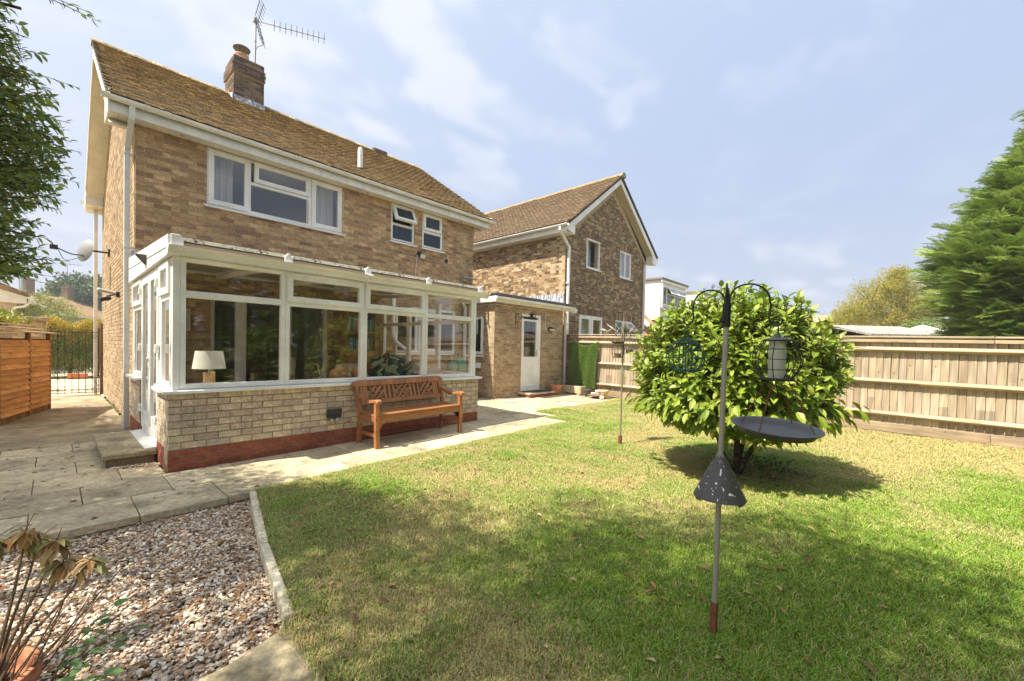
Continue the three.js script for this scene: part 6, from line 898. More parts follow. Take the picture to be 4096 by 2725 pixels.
const lookQ = (y, z) => { const Y = y.clone().normalize(); const X = Y.clone().cross(z).normalize(); if (X.lengthSq() < .1) X.set(1, 0, 0); const Z = X.clone().cross(Y).normalize(); return new THREE.Quaternion().setFromRotationMatrix(new THREE.Matrix4().makeBasis(X, Y, Z)); };
const rdir = () => { const a = rr(0, 6.2832), c = rr(-1, 1), s = Math.sqrt(1 - c * c); return V3(Math.cos(a) * s, c, Math.sin(a) * s); };
function limb(pts, r0, r1, seg = 7) { // tapered branch through points
  const c = new THREE.CatmullRomCurve3(pts.map(p => V3(...p))); const n = pts.length * 4, g = new THREE.TubeGeometry(c, n, 1, seg, false); const p = g.attributes.position; for (let i = 0; i <= n; i++) { const ce = c.getPointAt(i / n), r = lerp(r0, r1, i / n); for (let j = 0; j <= seg; j++) { const k = i * (seg + 1) + j; _v.fromBufferAttribute(p, k).sub(ce).multiplyScalar(r).add(ce); p.setXYZ(k, _v.x, _v.y, _v.z); } } g.computeVertexNormals(); return plain(g);
}
function clusterGeo(n, R, L, W, flat = 1) { const gs = []; for (let i = 0; i < n; i++) { const g = new THREE.BufferGeometry(); g.setAttribute('position', new THREE.Float32BufferAttribute([0, 0, 0, W / 2, L * .5, .1 * W, 0, L, 0, 0, 0, 0, 0, L, 0, -W / 2, L * .5, .1 * W], 3)); g.computeVertexNormals(); g.setAttribute('uv', new THREE.Float32BufferAttribute(new Array(12).fill(0), 2)); const d = rdir(); g.applyQuaternion(lookQ(d, rdir())); const o = rdir().multiplyScalar(R * Math.cbrt(rnd())); g.translate(o.x, o.y * flat, o.z); gs.push(g); } return mergeGeometries(gs); }

{ // round evergreen bush on a short trunk in the lawn
  rnd = mulberry(301); const c = V3(4.26, 1.17, 4.11); const t = thing('evergreen_bush', 'large round glossy-leaved bush standing on the lawn behind the feeding pole', 'bush', [0, 0, 0]);
  add('trunk', [limb([[4.30, .02, 4.15], [4.29, .3, 4.16], [4.26, .6, 4.15], [4.2, 1.0, 4.1]], .036, .024), limb([[4.30, .05, 4.15], [4.36, .4, 4.2], [4.48, .75, 4.3], [4.6, 1.1, 4.4]], .026, .016), limb([[4.28, .04, 4.13], [4.18, .3, 4.05], [4.02, .7, 3.95], [3.9, 1.0, 3.8]], .024, .014), limb([[4.3, .03, 4.17], [4.24, .35, 4.3], [4.1, .7, 4.5]], .03, .018)], M.barkDark, t);
  const list = [], twigs = []; const lob = d => .92 + .11 * (fbm(d.x * 2.2 + 7, d.y * 2.2 + d.z * 1.7 + 3, 0, 303, 3) - .5) * 2;
  for (let i = 0; i < 1550; i++) {
    const d = rdir(); if (d.y < -.8) continue; const k = lob(d); const rx = 1.05 * k, ry = (d.y > 0 ? .99 : .84) * k; const f = i < 1200 ? rr(.82, 1.04) : rr(.5, .85);
    const e = V3(c.x + d.x * rx * f, c.y + d.y * ry * f, c.z + d.z * rx * f); const ax = d.clone().multiplyScalar(.8).add(V3(0, .55, 0)).add(rdir().multiplyScalar(.35)).normalize(); const s0 = e.clone().addScaledVector(ax, -.24);
    twigs.push(rod(s0.toArray(), e.toArray(), .005, .003, 4)); const n = 9 + Math.floor(rnd() * 4); let a = rr(0, 6.28); const sx = V3(ax.z, .2, -ax.x).cross(ax).normalize(), sy = ax.clone().cross(sx);
    for (let j = 0; j < n; j++) { a += 2.4; const h = lerp(.02, .26, j / n), out = sx.clone().multiplyScalar(Math.cos(a)).addScaledVector(sy, Math.sin(a)); const dir = out.clone().multiplyScalar(lerp(1.1, .45, j / n)).addScaledVector(ax, lerp(.25, .9, j / n)).add(V3(0, -.12, 0)).normalize(); list.push({ p: s0.clone().addScaledVector(ax, h), q: lookQ(dir, ax.clone().add(V3(0, .7, 0)).add(rdir().multiplyScalar(.35)).normalize()), s: rr(.55, 1.1) * lerp(1.05, .8, j / n) }); }
  }
  for (let i = 0; i < 900; i++) { const d = rdir(); d.y = -Math.abs(d.y) * .5; const f = rr(.55, 1); list.push({ p: V3(c.x + d.x * 1.05 * f, c.y - .25 + d.y * .75 * f, c.z + d.z * 1.05 * f), q: lookQ(d.clone().add(V3(0, -.7, 0)).normalize(), V3(0, 1, 0).add(rdir().multiplyScalar(.5))), s: rr(.8, 1.2) }); }
  stuff(add('twigs', twigs, M.bark, t)); const geos = [leafGeo(.118, .060, .16, .26, 4), leafGeo(.108, .056, .22, .16, 4), leafGeo(.122, .058, .12, .36, 4)];
  foliage(t, geos, [[.30, .40, .04], [.25, .35, .034], [.36, .45, .055], [.19, .28, .03], [.40, .46, .065], [.27, .37, .035]], list, { tr: .38, rough: .42 });
  const gp = thing('ground_plant', 'low leafy plant and dry litter round the foot of the bush', 'plant', [4.45, gy(4.4), 4.3]); const gl = []; for (let i = 0; i < 160; i++) { const a = rr(0, 6.28), r = .42 * Math.sqrt(rnd()); gl.push({ p: V3(Math.cos(a) * r, rr(.02, .2), Math.sin(a) * r), q: lookQ(rdir().add(V3(0, .3, 0)).normalize(), V3(0, 1, 0).add(rdir().multiplyScalar(.4))), s: rr(.35, .6) }); } foliage(gp, geos, [[.12, .19, .04], [.09, .15, .04]], gl, { cap: 0, tr: .2 });
  const lit = []; for (let i = 0; i < 120; i++) { const a = rr(0, 6.28), r = .55 * Math.sqrt(rnd()); const g = tri([0, 0, 0], [.02, 0, .03], [0, .004, .07], [-.02, 0, .03]); g.rotateX(rr(-.3, .3)); g.rotateY(rr(0, 6.28)); g.translate(Math.cos(a) * r, rr(.012, .03), Math.sin(a) * r); lit.push(g); } stuff(add('leaf_litter', lit, mat([.14, .09, .055], { side: THREE.DoubleSide }), gp));
}
{ // left: willowy tree whose boughs come into the frame, trunk just outside it
  rnd = mulberry(401); const t = thing('leafy_tree', 'small-leaved deciduous tree overhanging the left edge of the garden', 'tree', [0, 0, 0]);
  add('trunk', [limb([[-2.7, -.1, 1.5], [-2.65, .8, 1.5], [-2.45, 1.7, 1.5], [-2.2, 2.6, 1.55]], .12, .05), limb([[-2.5, 1.5, 1.5], [-2.1, 2.1, 1.3], [-1.5, 2.5, 1.3], [-1.0, 2.75, 1.35]], .05, .012), limb([[-2.55, 1.3, 1.5], [-2.2, 1.6, 1.7], [-1.6, 1.85, 1.7], [-1.05, 2.0, 1.6]], .04, .01), limb([[-2.3, 2.3, 1.5], [-1.9, 2.9, 1.6], [-1.4, 3.2, 1.6], [-.95, 3.3, 1.6]], .04, .008)], M.bark, t);
  const lim = y => { const k = [[1.72, -1.0], [1.84, -.83], [1.9, -.80], [1.98, -.93], [2.1, -.86], [2.25, -.80], [2.35, -.74], [2.6, -.72], [2.75, -.78], [2.85, -.86], [2.97, -.93], [3.03, -.78], [3.08, -.90], [3.2, -.93], [3.5, -.93], [4.4, -1.2]]; for (let i = 1; i < k.length; i++) if (y < k[i][0]) return lerp(k[i - 1][1], k[i][1], (y - k[i - 1][0]) / (k[i][0] - k[i - 1][0])); return -1.4; };
  const list = [], tw = []; const twig = (e, L, n, dy) => { const ax = V3(1, dy, rr(-.5, .5)).normalize(); const s = e.clone().addScaledVector(ax, -L).add(V3(0, -.02, 0)); tw.push(rod(s.toArray(), e.toArray(), .0035, .0015, 4)); for (let j = 0; j < n; j++) { const f = (j + .3) / n, side = j % 2 ? 1 : -1; const p = s.clone().lerp(e, f); const d = ax.clone().multiplyScalar(.8).add(V3(0, side * rr(.2, 1.1), side * rr(-.9, .9))).add(V3(0, -.15, 0)).normalize(); list.push({ p, q: lookQ(d, V3(rr(-.9, .9), 1, rr(-.4, 1.0))), s: rr(.7, 1.25) }); } };
  for (let i = 0; i < 1250; i++) { const y = lerp(1.74, 4.3, Math.pow(rnd(), 1.15)), l = lim(y); const x = l - Math.pow(rnd(), 1.6) * .75 - rr(0, .07); if (y > 3.4 && x > -1.0) continue; twig(V3(x, y, rr(.75, 2.15)), rr(.18, .42), 9 + Math.floor(rnd() * 7), rr(-.35, .3)); }
  twig(V3(-.70, 2.99, 1.5), .45, 13, .06); twig(V3(-.74, 1.88, 1.35), .3, 10, .05); twig(V3(-.69, 2.58, 1.5), .3, 9, .12); twig(V3(-.70, 2.35, 1.6), .28, 9, -.1); twig(V3(-.60, 3.44, 1.55), .4, 14, -.35); twig(V3(-.66, 3.5, 1.5), .35, 10, -.2);
  for (let i = 0; i < 260; i++) { const d = rdir(); twig(V3(-2.15 + d.x * 1.15, 3.1 + d.y * 1.3, 1.5 + d.z * 1.1), .3, 7, rr(-.4, .4)); }
  stuff(add('twigs', tw, M.barkDark, t)); foliage(t, [leafGeo(.048, .024, .15, .2, 3), leafGeo(.042, .022, .12, .3, 3), leafGeo(.052, .024, .2, .1, 3)], [[.17, .25, .05], [.22, .31, .06], [.14, .21, .05], [.28, .36, .075], [.19, .27, .07], [.34, .38, .08]], list, { tr: .42, rough: .5 });
}
// ---- the trees beside and behind the camera that shade the lawn and the side path
function shadeTree(name, label, base, lobes, seed, n, cols) {
  rnd = mulberry(seed); const t = thing(name, label, 'tree', [0, 0, 0]); const top = lobes[0];
  add('trunk', [limb([[base[0], -.1, base[1]], [base[0] + .05, 1.5, base[1]], [lerp(base[0], top[0], .6), top[1] * .6, lerp(base[1], top[2], .6)], [top[0], top[1], top[2]]], .18, .05), ...lobes.slice(1).map(l => limb([[lerp(base[0], top[0], .4), top[1] * .42, lerp(base[1], top[2], .4)], [lerp(base[0], l[0], .6), l[1] * .75, lerp(base[1], l[2], .6)], [l[0], l[1], l[2]]], .08, .025))], M.bark, t);
  const g = [clusterGeo(26, .26, .085, .035), clusterGeo(26, .26, .085, .035)]; const list = []; const vol = lobes.map(l => l[3] * l[3] * l[4]); const tot = vol.reduce((a, b) => a + b);
  lobes.forEach((l, i) => { for (let k = 0; k < n * vol[i] / tot; k++) { const d = rdir(), f = Math.pow(rnd(), .45); list.push({ p: V3(l[0] + d.x * l[3] * f, l[1] + d.y * l[4] * f, l[2] + d.z * l[3] * f), q: new THREE.Quaternion().setFromEuler(new THREE.Euler(rr(0, 6), rr(0, 6), rr(0, 6))), s: rr(.8, 1.3) }); } });
  foliage(t, g, cols, list, { cap: 0, tr: .3 });
}
const broad = [[.12, .19, .04], [.15, .22, .05], [.10, .16, .035]];
shadeTree('shade_tree', 'broad-leaved tree left of the gravel bed, outside the picture', [-3.4, 2.9], [[-2.75, 3.9, 2.1, 1.1, .8], [-2.1, 4.7, 1.5, .7, .5], [-3.1, 4.9, 2.9, .9, .6], [-2.4, 4.2, 3.0, .8, .5]], 501, 60, broad);
shadeTree('shade_tree', 'tall tree left of the camera casting shade over the lawn, outside the picture', [-4.6, 4.0], [[-3.1, 6.5, 2.9, 1.1, .8], [-3.2, 6.5, 1.6, .95, .7], [-2.0, 6.6, 3.7, 1.0, .7], [-1.0, 6.5, 3.95, .75, .5], [-2.7, 6.4, 4.6, 1.25, .8], [-1.5, 6.6, 4.8, .9, .6], [-2.4, 7.3, 2.6, .7, .5], [-3.6, 7.4, 4.0, 1.3, .9]], 502, 1250, broad);
shadeTree('shade_tree', 'tree over the left boundary shading the side path, outside the picture', [-5.2, -3.0], [[-4.0, 4.6, -2.6, 1.5, 1.1], [-3.7, 4.4, -4.6, 1.3, 1.0], [-3.9, 4.5, -.6, 1.3, 1.0], [-4.6, 6.2, -3.2, 1.6, 1.0], [-3.2, 4.7, .35, .8, .5], [-3.5, 4.4, -1.6, 1.0, .7], [-2.75, 4.6, -.35, .8, .5], [-2.6, 5.0, .25, .6, .4]], 503, 2700, broad);

// ---- conifers: flat feathery sprays
function sprayGeo(seed) { rnd = mulberry(seed); const gs = []; const lens = (a, b, w) => { const A = V3(...a), B = V3(...b), d = B.clone().sub(A), s = V3(-d.y, d.x, 0).normalize().multiplyScalar(w); const m = A.clone().lerp(B, .45); const g = new THREE.BufferGeometry(); const up = V3(0, 0, .004); g.setAttribute('position', new THREE.Float32BufferAttribute([A, m.clone().add(s).add(up), B, A, B, m.clone().sub(s).add(up)].flatMap(q => q.toArray()), 3)); g.computeVertexNormals(); gs.push(g); };
  lens([0, 0, 0], [0, .50, -.06], .006); for (let i = 0; i < 15; i++) { const f = .06 + i * .06, y = .50 * f, z = -.06 * f * f; for (const s of [-1, 1]) { const L = (.19 * (1 - f) + .05) * rr(.65, 1.25), a = rr(.5, .85); const e = [s * Math.sin(a) * L, y + Math.cos(a) * L, z + rr(-.03, .015)]; lens([0, y, z], e, .0055); for (const k of [.3, .5, .7, .88]) { const p = [e[0] * k, lerp(y, e[1], k), lerp(z, e[2], k)], l = rr(.025, .06) * (1.15 - k * .5); lens(p, [p[0] + s * l * .25, p[1] + l, p[2] + rr(-.01, .01)], .0048); lens(p, [p[0] + s * l, p[1] + l * .25, p[2] + rr(-.01, .01)], .0048); } } } return mergeGeometries(gs); }
const SPRAY = [sprayGeo(11), sprayGeo(12), sprayGeo(13)];
function conifer(name, label, base, H, R, n, seed, cols, cap = 0, facing) {
  rnd = mulberry(seed); const t = thing(name, label, 'conifer', [0, 0, 0]); add('trunk', limb([[base[0], -.1, base[2]], [base[0] + .05, H * .5, base[2]], [base[0], H * .97, base[2]]], .16, .02), M.bark, t); const list = [], tw = [];
  const nb = Math.floor(n / 9); for (let i = 0; i < nb; i++) { const h = H * Math.pow(rnd(), .85), a = rr(0, 6.2832); const r = R(h / H, a) * (.86 + .28 * fbm(a * 2 + 9, h * 1.3, 0, seed, 3)) * rr(.72, 1.04); if (r < .05) continue; const o = V3(Math.cos(a), 0, Math.sin(a)); const tip = V3(base[0], h + r * .10, base[2]).addScaledVector(o, r);
    for (let j = 0; j < 9; j++) { const back = rr(0, .55), p = tip.clone().addScaledVector(o, -back - .22).add(V3(rr(-.22, .22) * (.4 + back), rr(-.2, .2) - back * .05, rr(-.22, .22) * (.4 + back))); const d = o.clone().add(V3(rr(-.5, .5), rr(-.1, .75), rr(-.5, .5))).normalize(); list.push({ p, q: lookQ(d, V3(rr(-.8, .8), 1, rr(-.8, .8))), s: rr(.6, 1.15) }); } }
  foliage(t, SPRAY, cols, list, { cap, tr: .38, rough: .75, name: 'spray' });
  // dark dead twigs deep inside
  const core = []; for (let i = 0; i < 60; i++) { const h = H * rr(.05, .9), a = rr(0, 6.28), r = R(h / H, a) * .75; core.push(rod([base[0], h - .1, base[2]], [base[0] + Math.cos(a) * r, h + r * .08, base[2] + Math.sin(a) * r], .02, .006, 4)); } stuff(add('branches', core, M.bark, t));
}
const conCols = [[.29, .40, .075], [.36, .47, .10], [.22, .32, .065], [.44, .54, .14], [.33, .44, .09]];
conifer('cypress_tree', 'big feathery cypress rising behind the right end of the fence', [13.25, 0, 7.7], 6.4, (f, a) => { const k = [[0, 1.35], [.3, 1.6], [.42, 1.95], [.50, 2.15], [.57, 1.75], [.67, 1.35], [.84, .8], [1, .1]]; for (let i = 1; i < k.length; i++) if (f <= k[i][0]) return lerp(k[i - 1][1], k[i][1], (f - k[i - 1][0]) / (k[i][0] - k[i - 1][0])); return .1; }, 20000, 601, conCols, 300);
// hedge of conifers behind the camera, mirrored in the conservatory glass
rnd = mulberry(5);
for (let i = 0; i < 10; i++) conifer('hedge_conifer', 'cypress of the tall hedge behind the camera, ' + ['first', 'second', 'third', 'fourth', 'fifth', 'sixth', 'seventh', 'eighth', 'ninth', 'tenth'][i] + ' from the left', [-4.4 + i * 1.55, 0, 8.9 + (i % 2) * .3], 4.6 + (i % 3) * .5, (f, a) => 1.15 * (f < .7 ? 1 : Math.sqrt((1 - f) / .3)), 1700, 620 + i, conCols, 0);
{ // yellow-green tree far behind the fence
  rnd = mulberry(701); const t = thing('yellow_tree', 'yellow-green feathery tree far behind the fence', 'tree', [0, 0, 0]); const B = [24.9, 0, 4.7]; const R = V3(.695, 0, .719);
  const lobes = [[-1.75, 2.95, .62], [-1.2, 3.35, .7], [-.45, 4.0, .85], [.45, 4.55, .8], [1.2, 4.2, .95], [.2, 3.3, 1.0], [1.5, 3.1, 1.0], [-.75, 2.8, .75], [2.1, 3.8, .75], [.75, 5.05, .4], [.9, 2.5, .8]]; const list = [], br = [];
  for (const [u, y, r] of lobes) { const c = V3(B[0], y, B[2]).addScaledVector(R, u); br.push(limb([[B[0] + .6 * R.x, .5, B[2] + .6 * R.z], [lerp(B[0] + .5, c.x, .4), lerp(1.2, y, .45), lerp(B[2] + .5, c.z, .4)], [c.x, c.y - r * .3, c.z]], .09, .02, 5)); for (let k = 0; k < 330 * r * r + 45; k++) { const d = rdir(), f = Math.pow(rnd(), .5); list.push({ p: c.clone().add(d.multiplyScalar(r * f * (.8 + .4 * rnd()))), q: new THREE.Quaternion().setFromEuler(new THREE.Euler(rr(0, 6), rr(0, 6), rr(0, 6))), s: rr(.55, 1.1) }); } for (let k = 0; k < 5; k++) { const d = rdir(); br.push(rod([c.x, c.y - r * .3, c.z], [c.x + d.x * r * .9, c.y + d.y * r * .8, c.z + d.z * r * .9], .02, .006, 4)); } }
  add('trunk', limb([[B[0] + .5, 0, B[2] + .5], [B[0] + .45, 1, B[2] + .45], [B[0] + .4, 2.2, B[2] + .4]], .22, .1), M.bark, t); stuff(add('branches', br, M.bark, t)); foliage(t, [clusterGeo(30, .2, .085, .022), clusterGeo(30, .2, .085, .022)], [[.46, .40, .05], [.40, .37, .06], [.52, .44, .07], [.33, .33, .06]], list, { cap: 0, tr: .35 });
  rnd = mulberry(711); const s2 = thing('green_shrub', 'small bright green shrub between the yellow tree and the cypress', 'shrub', [0, 0, 0]); const l2 = []; for (let k = 0; k < 160; k++) { const d = rdir(); l2.push({ p: V3(20.6 + d.x * 1.0, 2.1 + d.y * .55, 6.2 + d.z * 1.0), q: new THREE.Quaternion().setFromEuler(new THREE.Euler(rr(0, 6), rr(0, 6), rr(0, 6))), s: rr(.7, 1.1) }); } add('stem', limb([[20.6, 0, 6.2], [20.6, 1, 6.2], [20.6, 2, 6.2]], .05, .02, 5), M.bark, s2); foliage(s2, [clusterGeo(24, .2, .09, .05)], [[.14, .22, .035], [.18, .27, .05]], l2, { cap: 0 });
}
function blobFoliage(name, label, cat, c, r, n, seed, colF, geo, stem = true) { rnd = mulberry(seed); const t = thing(name, label, cat, [0, 0, 0]); const list = []; for (let k = 0; k < n; k++) { const d = rdir(), f = Math.pow(rnd(), .4) * (.85 + .3 * fbm(d.x * 3 + 5, d.y * 3 + d.z * 2 + 8, 0, seed, 3)); const p = V3(c[0] + d.x * r[0] * f, c[1] + d.y * r[1] * f, c[2] + d.z * r[2] * f); list.push({ p, q: new THREE.Quaternion().setFromEuler(new THREE.Euler(rr(0, 6), rr(0, 6), rr(0, 6))), s: rr(.7, 1.2), c: colF(d, p) }); } if (stem) add('stem', limb([[c[0], -.1, c[2]], [c[0], c[1] * .5, c[2]], [c[0], c[1], c[2]]], .1, .04, 5), M.bark, t); foliage(t, geo, [[1, 1, 1]], list, { cap: 0, tr: .25 }); return t; }
rnd = mulberry(9); const CL = [clusterGeo(26, .17, .07, .03), clusterGeo(26, .17, .07, .03)], CB = [clusterGeo(30, 1.0, .5, .3)];
{ // clipped hedge beyond the gate, golden on top
  rnd = mulberry(801); const t = thing('golden_hedge', 'hedge with golden young growth on top, beyond the iron gate', 'hedge', [0, 0, 0]); const list = []; for (let k = 0; k < 4200; k++) { const x = rr(-1.9, 1.5), y = Math.pow(rnd(), .7) * 2.0 * (1 + .06 * Math.sin(x * 5)), f = rnd(); const z = -17.2 - f * f * 1.3 + (y < .5 ? -.2 : 0); const top = y > 1.45 + rr(-.3, .3); if (y < .25 && rnd() < .7) continue; list.push({ p: V3(x, y, z), q: new THREE.Quaternion().setFromEuler(new THREE.Euler(rr(0, 6), rr(0, 6), rr(0, 6))), s: rr(.7, 1.1), c: top ? [rr(.45, .6), rr(.36, .46), .05] : rnd() < .3 ? [.34, .34, .06] : [rr(.12, .2), rr(.18, .26), .04] }); } add('stem', [-1.2, -.4, .4, 1.1].map(x => limb([[x, -.1, -17.9], [x + .1, .6, -17.8], [x, 1.4, -17.8]], .05, .02, 5)), M.bark, t); foliage(t, CL, [[1, 1, 1]], list, { cap: 0, tr: .25 });
  const pt = thing('terracotta_trough', 'low terracotta trough at the foot of the golden hedge', 'trough', [-.18, -.1, -16.6]); add('body', [bx(-.28, 0, -.12, .28, .2, .12)], mat([.50, .17, .07], { map: rep(T.grit, 3) }), pt);
}
blobFoliage('pale_shrub', 'pale green feathery shrub behind the garden wall', 'shrub', [-1.5, 2.6, -27], [1.9, 1.2, 1.5], 420, 811, () => [rr(.28, .38), rr(.32, .4), .10], [clusterGeo(26, .25, .11, .04)]);
blobFoliage('climber', 'trailing yellow-green climber over the timber store roof', 'climber', [-1.75, 1.72, -6.4], [.65, .12, .9], 70, 815, () => [rr(.25, .36), rr(.32, .42), .05], [clusterGeo(14, .12, .07, .045)], false);
blobFoliage('far_oak', 'dark rounded oak crown far behind the brown bungalow', 'tree', [2.2, 6.2, -72], [4.6, 3.4, 4.5], 420, 821, () => [rr(.09, .14), rr(.14, .2), .045], [clusterGeo(40, .8, .42, .26), clusterGeo(40, .8, .42, .26)]);

{ // withered shrub, seedlings and terracotta pot in the near left corner
  rnd = mulberry(901); const t = thing('withered_shrub', 'half-withered shrub with yellowing leaves at the lower left corner', 'shrub', [-.98, -.1, 2.92]); const st = []; const list = []; const heads = [[.09, .74, .12], [.17, .69, .17], [.26, .62, .27], [.0, .70, .05], [-.06, .62, .1], [.19, .62, .20], [.12, .66, .02]];
  for (const h of heads) { st.push(limb([[rr(-.04, .04), 0, rr(-.04, .04)], [h[0] * .25, h[1] * .4, h[2] * .2], [h[0] * .8, h[1] * .8, h[2] * .8], h], .009, .003, 5)); for (let i = 0; i < 26; i++) { const a = i * 2.4, d = V3(Math.cos(a), rr(-1.1, .25), Math.sin(a)).normalize(); list.push({ p: V3(h[0], h[1] - rr(0, .03), h[2]).addScaledVector(d, .006), q: lookQ(d, V3(0, 1, 0).addScaledVector(d, .3)), s: rr(.7, 1.2) }); } st.push(rod(h, [h[0] + rr(-.05, .08), h[1] + rr(.03, .06), h[2] + rr(-.03, .05)], .002, .001, 4)); }
  for (let i = 0; i < 18; i++) { const a = rr(-.6, 1.5), r = rr(.1, .5); st.push(limb([[0, rr(0, .1), 0], [Math.cos(a) * r * .4, rr(.1, .25), Math.sin(a) * r * .4], [Math.cos(a) * r, rr(.2, .6), Math.sin(a) * r]], .005, .0015, 4)); }
  add('stems', st, mat([.17, .12, .075]), t); foliage(t, [leafGeo(.07, .027, .25, .4), leafGeo(.062, .025, .3, .5)], [[.40, .30, .10], [.30, .28, .09], [.48, .34, .13], [.26, .25, .10], [.22, .14, .06], [.38, .20, .07]], list, { cap: 182, tr: .25 });
  const s = thing('seedling_plant', 'sprawling seedling with small bright green leaves over the gravel', 'plant', [-.88, -.1, 3.0]); const st2 = [], l2 = [];
  for (const e of [[.28, .42, .16], [.24, .34, .1], [.34, .33, .28], [.18, .30, .2], [.12, .24, .28], [.22, .22, .33], [.04, .2, .3], [.3, .24, .05]]) { const b = [e[0] * .1, .02, e[2] * .1]; st2.push(limb([b, [e[0] * .45, e[1] * .65, e[2] * .45], e], .0035, .0015, 4)); for (let i = 0; i < 6; i++) { const f = .45 + i * .1; const p = V3(e[0] * f, e[1] * Math.pow(f, .7), e[2] * f); const d = rdir(); d.y = Math.abs(d.y) * .3; l2.push({ p, q: lookQ(d.normalize(), V3(0, 1, 0).add(rdir().multiplyScalar(.3))), s: rr(.5, .95) }); } }
  add('stems', st2, mat([.16, .14, .07]), s); foliage(s, [leafGeo(.055, .038, .12, .15)], [[.16, .30, .09], [.20, .34, .10], [.14, .26, .10]], l2, { cap: 48, tr: .35 });
  const p = thing('terracotta_planter', 'terracotta planter with dark compost at the lower left edge of the gravel', 'planter', [-1.03, -.1, 2.97]); add('body', lathe([[0, 0], [.13, 0], [.16, .14], [.18, .14], [.185, .195], [.16, .198], [.15, .15], [.12, .10], [0, .10]], 36), mat([.46, .19, .10], { map: rep(T.grit, 4), roughness: .9 }), p); add('compost', cyl(.13, .02, 0, .105, 0, 24), M.soilDark, p);
}

// ---------------------------------------------------------------- gravel
{
  rnd = mulberry(1001); const peb = i => { const g = new THREE.IcosahedronGeometry(1, 1); const p = g.attributes.position; const s = 50 + i * 9; for (let k = 0; k < p.count; k++) { const x = p.getX(k), y = p.getY(k), z = p.getZ(k); const f = 1 + .5 * (vnoise(x * 1.3 + s, y * 1.3 + z * 1.1 + s, 0, s) - .5); p.setXYZ(k, x * f * [1.3, 1.05, 1.5, 1.15][i], y * f * [.42, .55, .34, .40][i], z * f); } g.computeVertexNormals(); return g; };
  const G = [0, 1, 2, 3].map(peb); const cols = [[.78, .69, .57], [.74, .61, .47], [.64, .48, .33], [.50, .34, .22], [.82, .75, .66], [.46, .26, .16], [.30, .26, .23], [.70, .54, .39], [.77, .68, .55], [.60, .43, .29], [.42, .29, .20], [.80, .72, .61]];
  const inBed = (x, z) => { const k = .44 + (z - 1.2) * -.212; return x < k - .03 && z > 1.20 && !(x > -.76 && z > 3.40 - (x + .74) * .16) && z < 3.75; };
  const pts = []; let tries = 0; while (pts.length < 30000 && tries++ < 120000) { const x = rr(-1.55, .42), z = rr(1.2, 3.7); if (inBed(x, z)) pts.push([x, z, rr(-.092, -.062) + (rnd() < .2 ? .012 : 0)]); }
  for (let i = 0; i < 260; i++) { const x = rr(-.40, .0), z = -.56 + rr(0, .42) * (x + .45); pts.push([x, z, rr(.0, .012)]); } for (let i = 0; i < 420; i++) { const a = rnd(); pts.push([lerp(6.95, 7.85, a), XZ + rr(.01, .09), gy(7) + rr(-.004, .012)]); } for (let i = 0; i < 120; i++) pts.push([XX0 - rr(.01, .09), lerp(-2.9, XZ + .05, rnd()), gy(7) + rr(-.004, .012)]);
  G.forEach((g, gi) => { const part = pts.filter((_, i) => i % 4 === gi); const im = new THREE.InstancedMesh(g, mat([1, 1, 1], { roughness: .8 }), part.length), d = new THREE.Object3D(); part.forEach(([x, z, y], k) => { d.position.set(x, y, z); d.rotation.set(rr(-.5, .5), rr(0, 6.28), rr(-.5, .5)); d.scale.setScalar(rr(.0048, .0112)); d.updateMatrix(); im.setMatrixAt(k, d.matrix); im.setColorAt(k, C3(...pick(cols)).multiplyScalar(rr(.85, 1.1))); }); im.name = numbered('gravel'); stuff(im); im.userData.label = 'mixed pale and brown gravel stones'; im.userData.category = 'gravel'; scene.add(im); });
}
{ // fallen leaves
  rnd = mulberry(1101); const g = leafGeo(.055, .022, .3, .35, 3); const list = []; for (let i = 0; i < 1100; i++) { const k = i % 4; let x, z, y; if (k < 2) { x = rr(-1.3, .35); z = rr(1.25, 3.4); if (x > .40 - (z - 1.2) * .212) continue; y = -.055; } else if (k === 2) { x = rr(.0, 3.2); z = rr(1.4, 5.4); y = gy(x) + .03; if (!inLawn(x, z)) continue; } else { x = rr(-1.4, .6); z = rr(-2.5, 1.1); if (x > -.02 && z < .0) continue; y = gy(x) + .004; if (rnd() < .5) continue; } list.push([x, y, z]); }
  const im = new THREE.InstancedMesh(g, mat([1, 1, 1], { side: THREE.DoubleSide, roughness: .8 }), list.length), d = new THREE.Object3D(); list.forEach((p, i) => { d.position.set(...p); d.rotation.set(-Math.PI / 2 + rr(-.4, .4), 0, rr(0, 6.28)); d.rotation.order = 'YXZ'; d.rotation.y = rr(0, 6.28); d.scale.setScalar(rr(.5, 1.3)); d.updateMatrix(); im.setMatrixAt(i, d.matrix); im.setColorAt(i, C3(...pick([[.34, .17, .07], [.26, .12, .05], [.42, .26, .12], [.18, .10, .05], [.48, .36, .22], [.36, .21, .10]]))); }); im.name = 'fallen_leaves'; stuff(im); im.userData.label = 'dry brown fallen leaves on gravel, paving and lawn'; im.userData.category = 'leaves'; scene.add(im);
}
